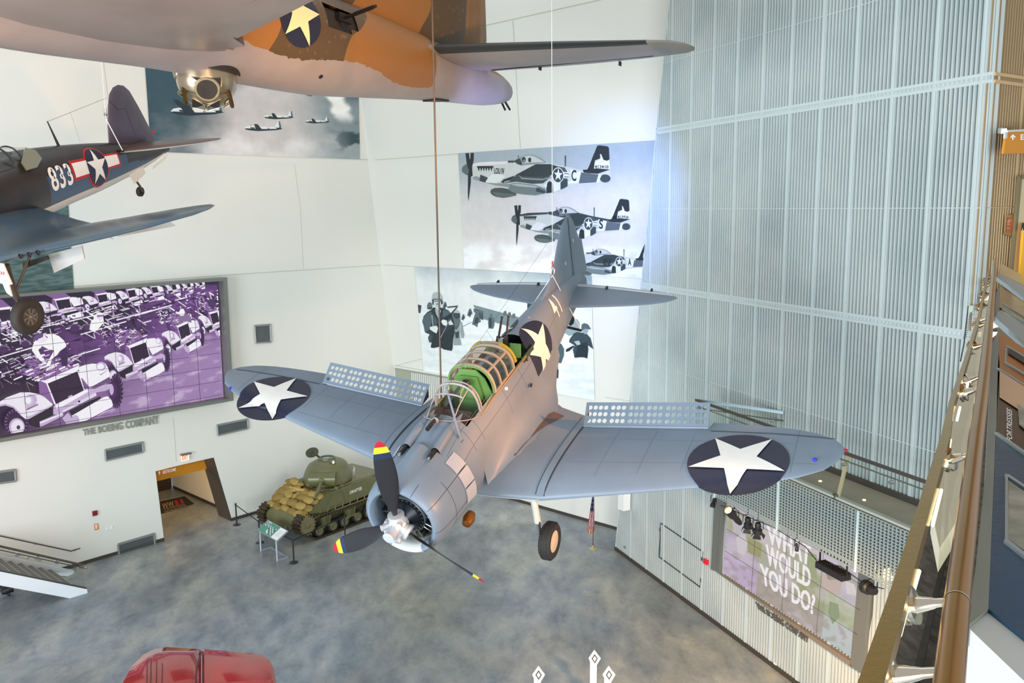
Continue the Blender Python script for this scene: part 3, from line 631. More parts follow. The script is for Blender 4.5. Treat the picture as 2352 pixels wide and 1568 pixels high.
for sg in (1,-1):
    c=LS((1245,815),(0,1,0),.5); th0=sg*math.radians(64)
    fn=(lambda g:(lambda u,v: g(u,v*sg)))(fdec(-5.3,th0,.62,.006)); patch(f,[tuple((a[0]*.60,a[1]*.62) for a in t) for t in disc_tris(1,36)],fn,2,5)
    fn=(lambda g:(lambda u,v: g(u,v*sg)))(fdec(-5.3,th0,.62,.012)); patch(f,[tuple((a[0]*.59,a[1]*.61) for a in t) for t in star_tris(1,.10)],fn,3,6)
    fn=lambda u,v: fdec(-6.50,th0-sg*.12,.45,.010)(-(u*.46) if sg>0 else u*.46-.46,sg*(v*.40-.10))
    BOLD[0]=.008; text_patch(f,'41',fn,3,4,1.15); BOLD[0]=.022
def frg(x,a0=0,a1=2*pi,wd=.008,o=1.003,mi=4,n=40):
    f.rings([[fs(x+d,a0+(a1-a0)*k/n,o) for k in range(n+1)] for d in (-wd/2,wd/2)],False,(False,False),mi)
for x in (-1.75,-2.12): frg(x,-1.2,1.2)
for x in (-3.3,-4.1,-5.9,-6.4,-7.2): frg(x,.8,2.6,.006); frg(x,-2.6,-.8,.006)
for th in (.62,1.05,1.9): 
    for sg in (1,-1):
        X=[-1.1-.25*i for i in range(9 if th<1 else 26)]; f.rings([[fs(x,sg*th+d,1.003) for x in X] for d in (-.005,.005)],False,(False,False),4)
fixn(f.build('fuselage',[blue,under,navy,starw,mat('fuselage_seam',h('#5c6874'),.6)],sb))
# fillet between fuselage and wing
for sg in (1,-1):
    m=MB(); R=[]
    for x,yb in ((-1.82,.69),(-1.95,.74),(-2.2,.83),(-2.7,.96),(-3.2,1.05),(-4.0,1.06),(-4.4,1.04),(-4.8,.9),(-5.2,.72),(-5.7,.56),(-6.2,.45)):
        A=fs(x,1.35); B=V((x,yb,wp(x,yb) if x>-4.6 else lerp(-.545,-.3,(-4.6-x)/1.6))); Cc=V((x,min(A.y+.04,yb),B.z+.03)); row=[]
        for k in range(8):
            t=k/7; p=A*(1-t)**2+Cc*2*t*(1-t)+B*t*t; row.append(V((p.x,sg*p.y,p.z)))
        row+= [V((B.x,sg*B.y,B.z-.02)),V((B.x,sg*.3,B.z-.1))]
        R.append(row)
    m.rings(R,False,(False,False)); m.build('wing_root_fillet',blue,sb)
# ---- cowling
cw_=MB(); prof=[(-.95,.66),(-.5,.60),(-.32,.545),(-.22,.52),(-.15,.53),(-.105,.57),(-.10,.61),(-.14,.655),(-.24,.69),(-.4,.715),(-.6,.732),(-.85,.745),(-1.06,.75)]
NC=64
R=[]
for x,r in prof:
    row=[]
    for k in range(NC):
        t=2*pi*k/NC; rr=r
        if x<-.3 and prof.index((x,r))>6: # raised gun fairing ridge on top with two troughs
            q=math.degrees(math.atan2(sin(t),cos(t))); hgt=.10*min(1,(-.3-x)/.5)
            rr+=hgt*math.exp(-(q/26)**4)-hgt*.9*(math.exp(-((abs(q)-15)/5)**2))
        row.append(V((x,rr*sin(t),rr*cos(t))))
    R.append(row)
cw_.rings(R,True,(False,False))
fcol(cw_,1,lambda c,n: math.degrees(math.atan2(abs(c.y),c.z))>152)
for q in (28,60,100,150,-28,-60,-100,-150):
    t=math.radians(q); cw_.rings([[V((x,(r+.003)*sin(t+d),(r+.003)*cos(t+d))) for x,r in prof[6:]] for d in (-.006,.006)],False,(False,False),2)
cw_.rings([[V((x,.737*sin(2*pi*k/60),.737*cos(2*pi*k/60))) for k in range(8,53)] for x in (-.62,-.628)],False,(False,False),2)
cw_.build('engine_cowling',[blue,under,gapm],sb)
for sg in (1,-1):
    for a0,a1 in ((38,58),(60,80),(82,104)):
        m=MB(); m.rings([[V((x,r*sg*sin(math.radians(a0+(a1-a0)*k/8)),r*cos(math.radians(a0+(a1-a0)*k/8)))) for k in range(9)] for x,r in ((-.98,.765),(-1.26,.80),(-1.26,.785),(-.98,.752))],False,(False,False)); m.build('cowl_flap',mat('pale_cowl_flap',h('#a9abb0'),.42),sb)
# gun fairings and barrels
for sg in (1,-1):
    m=MB(); m.rings([[V((x,sg*.27+r*cos(t),.70+dz+r*1.3*sin(t))) for t in [pi*k/10 for k in range(11)]] for x,r,dz in ((-1.06,.085,.0),(-1.2,.09,.03),(-1.5,.085,.07),(-1.9,.05,.08),(-2.1,.01,.1))],False,(False,False)); m.build('gun_fairing',blue,sb)
    m=MB(); m.tube([(-1.5,sg*.27,.76),(-.86,sg*.27,.76)],.035,12); m.build('nose_gun',steel,sb); 
    m=MB(); m.lathe([(0,0),(0,.02),(.05,.02),(.05,0)],(-.86,sg*.27,.76),(1,0,0),10); m.build('gun_muzzle',silver,sb)
    m=MB(); m.lathe([(0,0),(0,.075)],(-1.075,sg*.27,.735),(1,0,0),14); m.build('gun_port',black,sb)
# ---- engine
e=MB(); e.lathe([(-1.0,0),(-1.0,.62),(-.95,.65)],(0,0,0),(1,0,0),32); e.build('engine_firewall',mat('firewall_black',(.008,.008,.009),.8),sb)  # even near-black disc closing the cowl behind the engine
e=MB(); e.lathe([(-.55,.30),(-.30,.30),(-.22,.27),(-.14,.15),(-.05,.10),(.0,.09)],(0,0,0),(1,0,0),28); e.build('crankcase',mat('crankcase_dark',h('#23272c'),.3,.6),sb)
e=MB(); e.lathe([(-.33,.30),(-.29,.315),(-.27,.33),(-.29,.345),(-.33,.345)],(0,0,0),(1,0,0),36); 
for k in range(24): t=2*pi*k/24; e.ball((-.27,.30*sin(t),.30*cos(t)),.012,6)
e.build('ignition_ring',silver,sb)
cylm=mat('cylinder_fins',h('#5b5850'),.35,.8)
for k in range(9):
    t=2*pi*k/9+.2; d=V((0,sin(t),cos(t))); m=MB()
    pr=[]
    for i in range(12): pr+=[(.28+i*.022,.095),(.291+i*.022,.075)]
    pr+=[(.55,.09),(.56,.05),(.56,0)]
    m.lathe(pr,(-.55,0,0),d,14,sm=False); m.box(V((-.45,0,0))+d*.5,(.10,.16,.10),Matrix.Rotation(-t,3,'X'))
    m.build('engine_cylinder',cylm,sb)
    s_=V((0,cos(t),-sin(t)))
    for o in (-.055,.055): MB().tube([V((-.34,0,0))+d*.22+s_*o*.6,V((-.40,0,0))+d*.54+s_*o],.010,6).build('push_rod',silver,sb)
# ---- propeller
blk=mat('blade_black',(.018,.018,.022),.4); 
bm_=[blk,mat('blade_navy',h('#1c2c4c'),.45),mat('blade_yellow',h('#f5d02c'),.4),mat('blade_red',h('#b5182a'),.4)]
CT=[(.2,.07,.045),(.28,.085,.05),(.4,.17,.04),(.6,.265,.032),(.85,.325,.026),(1.05,.33,.022),(1.25,.30,.018),(1.4,.255,.014),(1.5,.20,.011),(1.57,.14,.009),(1.61,.08,.006),(1.63,.02,.003)]
ph=.019
for k in range(3):
    an=ph+k*-2*pi/3; r_=V((0,sin(an),cos(an))); tg=V((1,0,0)).cross(r_)
    m=MB(); rr=[.2,.28,.34,.4,.5,.6,.72,.85,.95,1.05,1.15,1.25,1.31,1.3101,1.36,1.41,1.4101,1.46,1.52,1.5201,1.57,1.6,1.62,1.63]; R=[]
    for x in rr:
        c,t=stab(CT,x),stab(CT,x,1); be=math.radians(lerp(50,27,(x-.2)/1.43)); ch=tg*cos(be)+V((1,0,0))*sin(be); nn=r_.cross(ch)
        R.append([r_*x+ch*(c*.5*cos(a))+nn*(t*.5*sin(a)*(1 if x<.3 else (1-.5*cos(a)))) for a in [2*pi*j/16 for j in range(16)]])
    m.rings(R)
    for i,fc in enumerate(m.f):
        x=sum(V(m.v[q]).dot(r_) for q in fc)/len(fc); m.m[i]=0 if x<1.31 else 1 if x<1.41 else 2 if x<1.52 else 3
    m.build('propeller_blade',bm_,sb)
hm=mat('hub_silver_paint',h('#cfcfd0'),.35,.35)
m=MB(); m.lathe([(-.16,.10),(-.12,.15),(.02,.16),(.06,.13),(.08,.09),(.10,.085),(.26,.085),(.27,.095),(.30,.095),(.305,.06),(.30,0)],(0,0,0),(1,0,0),24)
for k in range(3):
    an=ph+k*-2*pi/3; r_=V((0,sin(an),cos(an))); m.lathe([(.08,.12),(.16,.12),(.17,.135),(.22,.135),(.225,.10),(.225,0)],(-.02,0,0),r_,20)
    a2=an+.75; q=V((0,sin(a2),cos(a2))); m.lathe([(0,0),(0,.05),(.14,.05),(.14,.0)],V((.05,0,0))+q*.12,V((.6,0,0))+q*.4,12); m.box(V((-.02,0,0))+q*.17,(.10,.06,.10),Matrix.Rotation(-a2,3,'X'))
m.build('propeller_hub',hm,sb)
# ---- cockpit
m=MB() # green tub
for x0,x1 in ((-1.95,-4.95),):
    rows=[[V((x,.43*sin(t)*1.22 if abs(sin(t))<.8 else .44*math.copysign(1,sin(t)),-.30-.3*cos(t) if abs(t)<1.0 else lerp(-.46,.64,(abs(t)-1.0)/.6))) for t in [-1.6+3.2*k/16 for k in range(17)]] for x in (x0,-3,-3.6,-4.3,x1)]
    m.rings(rows,False,(False,False)); m.slab([V((x1,-.44,-.5)),V((x1,.44,-.5)),V((x1,.44,.62)),V((x1,-.44,.62))],V((-.01,0,0))); m.slab([V((x0,-.44,-.5)),V((x0,.44,-.5)),V((x0,.44,.6)),V((x0,-.44,.6))],V((.01,0,0)))
m.build('cockpit_tub',dgreen,sb)
m=MB(); xa=-3.02; m.slab([V((xa,y,z)) for y,z in ((-.42,.15),(-.40,.66),(-.30,.95),(-.15,1.12),(.15,1.12),(.30,.95),(.40,.66),(.42,.15),(.24,.1),(.20,.0),(-.20,.0),(-.24,.1))],V((-.03,0,0)))
m.slab([V((xa+.02,y,z)) for y,z in ((-.28,.3),(-.17,1.0),(.17,1.0),(.28,.3))],V((.03,0,0))); m.build('armour_bulkhead',green,sb)
hr=LS((1078.5,867.5),(0,1,0),0); MB().ball((xa+.16,0,.93),.075,16,sc=(.8,1,1)).build('headrest',mat('black_leather',(.015,.015,.018),.35),sb)
m=MB(); m.box((-2.95,0,.25),(.12,.44,.6)); m.box((-2.75,0,.0),(.45,.44,.08)); m.build('pilot_seat',green,sb)
beige=mat('beige_belt',h('#c9b492'),.7)
for sg in (1,-1):
    m=MB(); m.tube([(xa+.1,sg*.06,.85),(xa+.16,sg*.14,.7),(xa+.14,sg*.2,.45),(xa+.25,sg*.3,.3)],.012,6); m.build('seat_harness',beige,sb)
    m=MB(); m.tube([(-2.3,sg*.46,.60),(-3.0,sg*.455,.63),(-4.0,sg*.45,.60),(-4.55,sg*.44,.59)],.016,6,sq=True); m.build('canopy_rail',mat('cream_rail',h('#a08a5c'),.5),sb)
m=MB(); m.slab([(-2.2,-.40,.25),(-2.2,.40,.25),(-2.2,.36,.72),(-2.2,-.36,.72)],V((.04,0,0))); m.slab([(-1.9,-.40,.66),(-1.9,.40,.66),(-2.25,.38,.74),(-2.25,-.38,.74)],V((0,0,.02))); m.build('instrument_panel',mat('brown_leather',h('#4a3226'),.5,noise=.3,nscale=6),sb)
for y,z in ((-.2,.65),(0,.68),(.2,.65),(-.12,.5),(.12,.5)): MB().lathe([(0,0),(0,.05),(-.015,.05),(-.015,0)],(-2.21,y,z),(1,0,0),12).build('gauge',steel,sb)
# windscreen
def arch(x,zt,wd,zb,n=18,lean=0,e=.8): return [V((x+lean*(1-abs(cos(t))),wd*math.copysign(abs(cos(t))**e,cos(t)),zb+(zt-zb)*sin(t)**e)) for t in [pi*k/n for k in range(n+1)]]
top=arch(-2.44,1.16,.43,.66,16,-.02); base=[V((-2.28+.56*math.sin(pi*k/16)**.7,.46*cos(pi*k/16),.66+.22*sin(pi*k/16)**.8)) for k in range(17)]
gl=glass('canopy_glass',(.93,.96,.95),.25,.02)
m=MB(); m.rings([base,[a.lerp(b,.5)+V((.05,0,.02)) for a,b in zip(base,top)],top],False,(False,False)); m.build('windscreen_glass',gl,sb)
fr=mat('canopy_frame_grey',h('#a29a98'),.45)
m=MB(); m.tube(top,.021,8); m.tube([p+V((-.08,0,-.0)) for p in top],.017,8); m.build('windscreen_arch',fr,sb)
m=MB(); 
for a in (5,11): m.tube([base[a],(base[a]+top[a])/2+V((.05,0,.02)),top[a]],.011,6)
m.tube(base,.009,6); m.tube([a.lerp(b,.72)+V((.03,0,.01)) for a,b in zip(base,top)][5:12],.016,6); m.build('windscreen_frame',fr,sb)
m=MB(); m.tube([(-1.36,0,.93),(-1.52,0,.935)],.038,12); m.tube([(-1.52,0,.935),(-2.35,0,.98),(-2.6,0,.99)],.032,12); m.build('telescopic_sight',steel,sb)
m=MB(); m.lathe([(0,.0),(0,.06),(.03,.055),(.04,.04)],(-1.66,0,.92),(1,0,.05),16); m.build('sight_collar',fr,sb)
# rear canopy
frt=mat('canopy_frame_tan',h('#a89b86'),.5)
xs_=(-3.06,-3.33,-3.62,-3.92); Ar=[arch(x,lerp(1.19,1.13,(-3.06-x)/.86),.45,.67,20) for x in xs_]
m=MB(); m.rings(Ar,False,(False,False)); m.build('canopy_glass',glass('canopy_reflection_tint',(.72,.60,.49),.9,.15),sb)  # brown reflections in the panes put into the glass tint
m=MB()
for i,a in enumerate(Ar): m.tube(a,.020 if 0<i<3 else .028,6,sq=True)
for k in (0,5,15,20): m.tube([a[k] for a in Ar],.018,6,sq=True)
m.build('canopy_frame',frt,sb)
m=MB(); m.tube([p+V((.035,0,0)) for p in Ar[0]],.014,6,sq=True); m.build('canopy_front_edge',green,sb)
m=MB(); a=[p+V((-.02,0,.0))*1 for p in arch(-3.98,1.14,.47,.66,20)]; m.tube(a[1:9],.032,6,sq=True); m.tube(a[12:20],.032,6,sq=True); m.build('canopy_padding',mat('olive_yellow_pad',h('#a8952a'),.6),sb)
m=MB(); m.tube(arch(-4.02,1.12,.47,.66,20)[8:13],.03,6,sq=True); m.build('canopy_hoop',frt,sb)
# gunner's position and twin guns
m=MB(); m.lathe([(-.05,.36),(.03,.36),(.03,.30),(-.05,.30)],(-4.42,0,.55),(0,0,1),28); m.build('gun_ring',steel,sb)
gb=V((-4.42,0,.62)); 
gp=[LS((1160,812),(0,1,0),-.06),LS((1174,806),(0,1,0),.06)]; 
gd=[(LS((1153,729),(1,0,0),-4.75)),(LS((1168,727),(1,0,0),-4.75))]
for i,y in ((0,-.09),(1,.09)):
    b=V((-4.35,y,.72)); tip=gd[i]; d=(tip-b).normalized(); L_=(tip-b).length
    m=MB(); m.tube([b+d*L_*.45,tip],.02,10); 
    for q in range(9): m.tube([b+d*L_*(.5+.045*q),b+d*L_*(.52+.045*q)],.026,8)
    m.tube([b+d*L_*.98,tip+d*.02],.027,8)
    m.box(b+d*L_*.22,(.075,.06,L_*.5),d.to_track_quat('Z','X').to_matrix()); m.build('machine_gun',steel,sb)
m=MB(); m.box((-4.3,0,.70),(.10,.34,.07)); m.build('gun_grip_pad',mat('pad_khaki',h('#b9b08a'),.6),sb)
m=MB(); m.box((-4.45,0,.80),(.10,.10,.36),Matrix.Rotation(-.25,3,'Y')); m.build('ammunition_feed',silver,sb)
for y in (-.26,.26): MB().box((-4.5,y,.72),(.03,.22,.28),Matrix.Rotation(-.2,3,'Y')).build('gun_shield',green,sb)
m=MB(); m.box((-4.55,0,.15),(.5,.5,.5)); m.build('gunner_seat',mat('ammo_yellow_green',h('#8f8a2c'),.6),sb)
# aerial mast and wires
mb_=V((-1.58,.47,.58)); mt_=LS((1025,890),(0,1,0),.30)
m=MB(); m.tube([mb_,mt_],[.024,.016],10); m.build('aerial_mast',blue,sb); m=MB(); m.box(mb_+V((0,.0,.02)),(.09,.05,.05)); m.build('mast_socket',black,sb)
m=MB(); m.tube([mt_,V((-3.95,0,1.42)),V((-8.45,0,1.95))],.003,4); m.tube([V((-3.95,0,1.42)),V((-4.3,0,.9))],.003,4); m.build('aerial_wire',steel,sb)
# ---- tail
def lens(outline,t,ax,mi=0,mb=None,inset=.72,ctr=None):
    mb=mb or MB(); n=len(outline); P=[V(p) for p in outline]; c=V(ctr) if ctr else sum(P,V())/n; a=V(ax)
    r1=[c+(p-c)*.93+a*t*.62 for p in P]; r2=[c+(p-c)*.6+a*t for p in P]; q1=[c+(p-c)*.93-a*t*.62 for p in P]; q2=[c+(p-c)*.6-a*t for p in P]
    mb.rings([r2,r1,P,q1,q2],True,(True,True),mi); return mb
fin=[(-6.35,0,.76),(-6.8,0,.84),(-7.13,0,.95),(-7.45,0,1.14),(-7.72,0,1.42),(-8.0,0,1.70),(-8.3,0,1.90),(-8.52,0,1.96),(-8.53,0,1.2),(-8.53,0,.5),(-8.3,0,.4),(-7.5,0,.5),(-6.8,0,.6)]
lens(fin,.055,(0,1,0),ctr=(-8.05,0,.9)).build('tail_fin',blue,sb)
rud=[(-8.55,0,1.96),(-8.7,0,1.93),(-8.85,0,1.76),(-8.99,0,1.50),(-9.14,0,1.15),(-9.18,0,1.14),(-9.32,0,1.10),(-9.42,0,.6),(-9.5,0,.2),(-9.3,0,.12),(-9.1,0,.3),(-8.58,0,.34)]
m=lens(rud,.045,(0,1,0),ctr=(-8.85,0,.85)); o=m.build('rudder',blue,sb); 
m=MB(); m.tube([(-8.54,.03,.5),(-8.54,.03,1.9)],.008,4); m.build('rudder_hinge_gap',gapm,sb)
m=MB()
for x,z in ((-8.05,1.02),(-8.65,1.33)):
    for i in range(2): m.box((x-.02*i,.055,z-.05*i),(.09,.006,.018))
m.build('fin_stencil',starw,sb)
for sg in (1,-1):
    m=MB(); R=[]
    for y,l,t,th in ((.05,-7.36,-8.5,.10),(.5,-7.44,-8.5,.10),(1.16,-7.57,-8.44,.085),(1.7,-7.70,-8.38,.07),(2.1,-7.84,-8.33,.055),(2.34,-7.96,-8.31,.04),(2.48,-8.08,-8.27,.02),(2.54,-8.17,-8.22,.006)):
        z=.215; R.append([V((lerp(l,t,c),sg*y,z+th*s*(math.sqrt(max(c*(1-c),0))*1.1 if 0<c<1 else 0))) for s,cs in ((1,[0,.03,.1,.25,.5,.75,.93,1]),(-1,[.93,.75,.5,.25,.1,.03])) for c in cs])
    m.rings(R); fixn(m.build('tailplane',blue,sb))
    m=MB(); R=[]
    for y,t,th in ((.12,-8.52,.05),(1.16,-8.46,.045),(2.1,-8.35,.03),(2.42,-8.31,.015)):
        ch=.30 if y<2 else .16; R.append([V((t+.02,sg*y,.215+th)),V((t-.03,sg*y,.215+th*1.1)),V((t-ch,sg*y,.13)),V((t-ch,sg*y,.12)),V((t,sg*y,.215-th)),V((t+.02,sg*y,.215-th))])
    m.rings(R); fixn(m.build('elevator',mat('elevator_silver_grey',h('#b4bcc2'),.4),sb))
    for y in (.85,1.9): MB().box((-8.44,sg*y,.24),(.10,.035,.08)).build('elevator_hinge',black,sb)
m=MB(); m.lathe([(0,0),(0,.10),(-.05,.14),(-.06,.14),(-.06,.05)],(-8.2,.03,-.52),(0,1,0),18); m.tube([(-7.9,.0,-.36),(-8.2,0,-.52)],.05,8); m.build('tail_wheel',mat('tyre_rubber',(.025,.023,.02),.75),sb)
m=MB(); m.tube([(-7.65,.0,-.40),(-7.62,.45,-.46)],.03,8); m.build('sling_bar',steel,sb)
# ---- undercarriage
wm=MT['tyre_rubber']; 
for sg in (1,-1):
    m=MB(); m.tube([(-2.0,sg*1.44,-.62),(-2.06,sg*1.43,-1.30)],.062,14); m.lathe([(0,.09),(.05,.09)],(-2.0,sg*1.44,-.72),(0,0,1),14); m.build('oleo_leg',mat('gear_white',h('#d9d4c8'),.4),sb)
    m=MB(); m.tube([(-2.06,sg*1.43,-1.28),(-2.12,sg*1.43,-1.78)],.036,12); m.tube([(-2.12,sg*1.43,-1.76),(-2.12,sg*1.56,-1.76)],.035,10); m.build('oleo_piston',silver,sb)
    m=MB(); m.tube([(-2.0,sg*1.5,-1.25),(-1.93,sg*1.5,-1.5),(-2.1,sg*1.5,-1.72)],.014,6); m.build('torque_link',steel,sb)
    c=(-2.13,sg*1.58,-1.76); m=MB(); pr=[(-.095,.20),(-.115,.25),(-.105,.305),(-.06,.335),(0,.343),(.06,.335),(.105,.305),(.115,.25),(.095,.20)]
    m.lathe(pr,c,(0,sg,0),40)
    for k in range(40):
        for j,o_ in enumerate((-.05,0,.05)): t=2*pi*(k+.5*(j%2))/40; m.box(V(c)+V((.342*sin(t),o_,.342*cos(t))),(.03,.035,.012),Matrix.Rotation(t,3,'Y'))
    m.build('tyre',wm,sb)
    m=MB(); m.lathe([(-.07,0),(-.09,.12),(-.09,.20),(.07,.20),(.088,.205),(.085,.12),(.10,.06),(.10,0)],c,(0,sg,0),30); m.build('wheel_hub',mat('hub_sand',h('#d3c0a4'),.45),sb)
# exhaust stub, bullet holes like vents, service lamp
m=MB(); m.lathe([(.02,0),(0,.08),(-.12,.11),(-.25,.08),(-.3,0)],(-1.05,.60,-.70),(1,.1,-.1),16); m.build('copper_exhaust',mat('copper',h('#a5672c'),.3,.8,bump=.3,bscale=8),sb)
for p in ((1130,1003),(1217,884)):
    q=LS(p,(0,1,0),.60); m=MB(); m.slab([q+V((-.07,.02,0)),q+V((0,.02,.045)),q+V((.06,.02,0)),q+V((0,.02,-.05))],V((0,.012,0))); m.build('vent_opening',black,sb)
q=LS((1163,892),(0,1,0),.62); MB().ball(q,.03,10).build('side_lamp',mat('warm_lamp',(1,.9,.7),.2,emit=(1,.8,.5),estr=2),sb)
q=LS((1211,826),(0,1,0),.56); MB().ball(q,.03,8).build('recognition_lamp',steel,sb)
q=LS((1215,733),(0,1,0),.05); MB().ball(q+V((0,0,.02)),.035,8).build('spine_lamp',beige,sb)
# ---- slings and cables (things of their own: they carry the aircraft)
def W2(p): return RS@V(p)+TS
top1=W2((-2.62,-.42,.70)); 
def cable(name,label,pts,r,mt,cat='cable',grp=None):
    return MB().tube(pts,r,8).build(name,mt,None,None,label,cat,grp)
rope=mat('steel_rope',h('#5a4c40'),.5,.4,noise=.4,nscale=60); wht=mat('white_sling',h('#ece9e2'),.6)
zt_=V((top1.x,top1.y,24))
cable('suspension_cable','dark steel cable hanging from above down to the open pilot cockpit',[top1,zt_],.016,rope)
tt=W2((-7.45,0,1.9)); tt=CAM+ray(1269,612)*(W2((-7.2,0,.9))-CAM).length/ray(1269,612).length
cable('suspension_cable','thin pale cable from above ending in the ring over the dive bomber tail',[tt,V((tt.x,tt.y,24))],.007,wht)
t=thing('lifting_ring','small steel ring and shackle above the tail of the dive bomber','ring',tt); m=MB(Matrix.Translation(-tt))
m.tube([tt+V((.04*sin(a),0,-.10+.09*cos(a))) for a in [2*pi*k/16 for k in range(17)]],.012,6); m.build('ring',silver,t); m=MB(Matrix.Translation(-tt)); m.tube([tt+V((0,0,.12)),tt],.02,8); m.build('shackle',mat('red_tag',h('#b04a30'),.5),t)
cable('tail_sling','white sling strap from the lifting ring to the starboard rear fuselage',[tt+V((0,0,-.19)),W2((-6.55,-.36,.45))],.010,wht,'strap','tail slings')
cable('tail_sling','white sling strap from the lifting ring down the side marked 41',[tt+V((0,0,-.19)),W2((-7.63,.42,-.44))],.010,wht,'strap','tail slings')
# ================================================================ HEAVY BOMBER (rear half overhead)
RB=ortho(Matrix(((-.501,.863,.062),(-.863,-.504,.034),(.061,-.037,.997)))); TB=V((-11.523,6.185,18.042))
def LB(p,n,d): return invl(RB,TB,p,n,d)
def camo():
    m=bpy.data.materials.new('bomber_camouflage_paint'); m.use_nodes=True; t=m.node_tree;N=t.nodes;L=t.links;b=N['Principled BSDF']
    tc=N.new('ShaderNodeTexCoord'); sp=N.new('ShaderNodeSeparateXYZ'); L.new(tc.outputs['Object'],sp.inputs[0])
    def nz(sc,det,vec=None):
        n=N.new('ShaderNodeTexNoise'); n.inputs['Scale'].default_value=sc; n.inputs['Detail'].default_value=det; L.new(vec or tc.outputs['Object'],n.inputs['Vector']); return n
    def ma(op,a,b_,c=None):
        n=N.new('ShaderNodeMath'); n.operation=op
        for i,x in enumerate((a,b_,c)):
            if x is None: continue
            if isinstance(x,(int,float)): n.inputs[i].default_value=x
            else: L.new(x,n.inputs[i])
        return n.outputs[0]
    def mix(f,a,b_):
        n=N.new('ShaderNodeMix'); n.data_type='RGBA'; L.new(f,n.inputs[0])
        for i,x in ((6,a),(7,b_)):
            if isinstance(x,tuple): n.inputs[i].default_value=x+(1,)
            else: L.new(x,n.inputs[i])
        return n.outputs[2]
    x,z=sp.outputs[0],sp.outputs[2]
    wav=ma('MULTIPLY',ma('SINE',ma('MULTIPLY',x,1.55),0),.10)
    ed=ma('ADD',ma('ADD',ma('MULTIPLY',ma('ADD',x,14.0),-.045),-.42),wav); ed=ma('ADD',ed,ma('MULTIPLY',ma('SUBTRACT',nz(6,4).outputs[0],.5),.12))
    top=ma('GREATER_THAN',z,ed); top=ma('MULTIPLY',top,ma('GREATER_THAN',x,-18.4)) 
    top2=ma('MULTIPLY',ma('GREATER_THAN',z,.72),ma('LESS_THAN',x,-18.3)); top=ma('MAXIMUM',top,top2)
    pat=ma('GREATER_THAN',ma('ADD',nz(.42,1).outputs[0],ma('MULTIPLY',ma('SINE',ma('ADD',ma('MULTIPLY',x,1.15),2.2),0),.25)),.50)
    up=mix(pat,h('#58452a'),h('#96662f'))
    spk=ma('GREATER_THAN',nz(9,3).outputs[0],.66); up=mix(ma('MULTIPLY',spk,.5),up,h('#7a6a58'))
    lo=mix(nz(1.2,6).outputs[0],h('#8a7f7b'),h('#a59a95')); col=mix(top,lo,up)
    L.new(col,b.inputs['Base Color']); b.inputs['Roughness'].default_value=.45
    bk=N.new('ShaderNodeTexBrick'); bk.inputs['Scale'].default_value=1.0; bk.inputs['Mortar Size'].default_value=.006; bk.inputs['Brick Width'].default_value=.9; bk.inputs['Row Height'].default_value=.45
    cx_=N.new('ShaderNodeCombineXYZ'); L.new(x,cx_.inputs[0]); L.new(z,cx_.inputs[1]); L.new(cx_.outputs[0],bk.inputs['Vector'])
    bp=N.new('ShaderNodeBump'); bp.inputs['Strength'].default_value=.25; bp.inputs['Distance'].default_value=.01; L.new(bk.outputs['Fac'],bp.inputs['Height']); bp.invert=True; L.new(bp.outputs[0],b.inputs['Normal'])
    return m
cm=camo(); ug=mat('bomber_grey_underside',h('#93867d'),.42,noise=.18,nscale=.9,bump=.05,bscale=3)
hb_=thing('heavy_bomber','huge brown and grey bomber hanging overhead, only wing root, belly and tail in view','airplane',TB,RB)
BT=[(-22.95,.10,.52,.32,.42),(-22.75,.22,.68,.16,.40),(-22.3,.32,.82,.02,.38),(-21.5,.40,.92,-.14,.36),(-20,.50,1.0,-.30,.32),(-18.3,.63,1.08,-.50,.25),(-16.5,.82,1.12,-.74,.12),(-14.8,.95,1.12,-.96,.03),(-13,1.04,1.14,-1.06,0),(-11,1.13,1.2,-1.14,0),(-8.3,1.26,1.34,-1.34,0),(-5,1.28,1.4,-1.36,0),(-2.5,1.15,1.25,-1.15,0),(-.8,.75,.8,-.75,0),(0,.15,.15,-.15,0)]
def fb(x,th,k=1.0):
    wd,zt,zb,zm=[stab(BT,x,i) for i in range(4)]; return V((x,wd*sin(th)*k,zm+((zt-zm) if cos(th)>0 else (zm-zb))*cos(th)*k))
NB=64; xs=[0,-.3,-.8,-1.6,-2.5,-3.7]+[-5-.5*i for i in range(35)]+[-22.3,-22.55,-22.75,-22.88,-22.95]
# waist window opening: ring cells between these bounds are left out
win=lambda x,th: -15.3<x<-14.15 and .93<th<1.38
xs=sorted(set(xs)|{-14.2,-14.45,-14.7,-14.95,-15.2},reverse=True)
m=MB(); m.rings([[fb(x,2*pi*j/NB) for j in range(NB)] for x in xs],skip=lambda i,j: -15.25<(xs[i]+xs[i+1])/2<-14.15 and (9<=j<=13) and not(xs[i]<-14.85 and j>12) and not (xs[i+1]>-14.5 and j<9))
def bdec(xc,th0,Rr,o): return lambda u,v: (lambda p: p+V((0,p.y,p.z)).normalized()*o)(fb(xc+u,th0-v/Rr))
fn=bdec(-13.36,math.radians(76),1.04,.008); patch(m,[tuple((a[0]*.60,a[1]*.60) for a in t) for t in disc_tris(1,40)],fn,1,5)
fn=bdec(-13.36,math.radians(76),1.04,.016); patch(m,[tuple((a[0]*.60,a[1]*.60) for a in t) for t in star_tris(1,-.12)],fn,2,6)
m.lathe([(0,0),(0,.05)],fb(-14.3,2.35)+V((0,.01,-.01)),(0,1,-.9),12,mi=3)
m.build('fuselage',[cm,navy,mat('insignia_cream',h('#e8dfae'),.5),black],hb_)
m=MB(); m.rings([[fb(x,.9+.6*k/6,.93-.25*e) for k in range(7)] for x in (-14.0,-14.5,-15,-15.45) for e in (0,)],False,(False,False)); m.build('waist_interior',mat('dark_interior',(.02,.018,.015),.9),hb_)
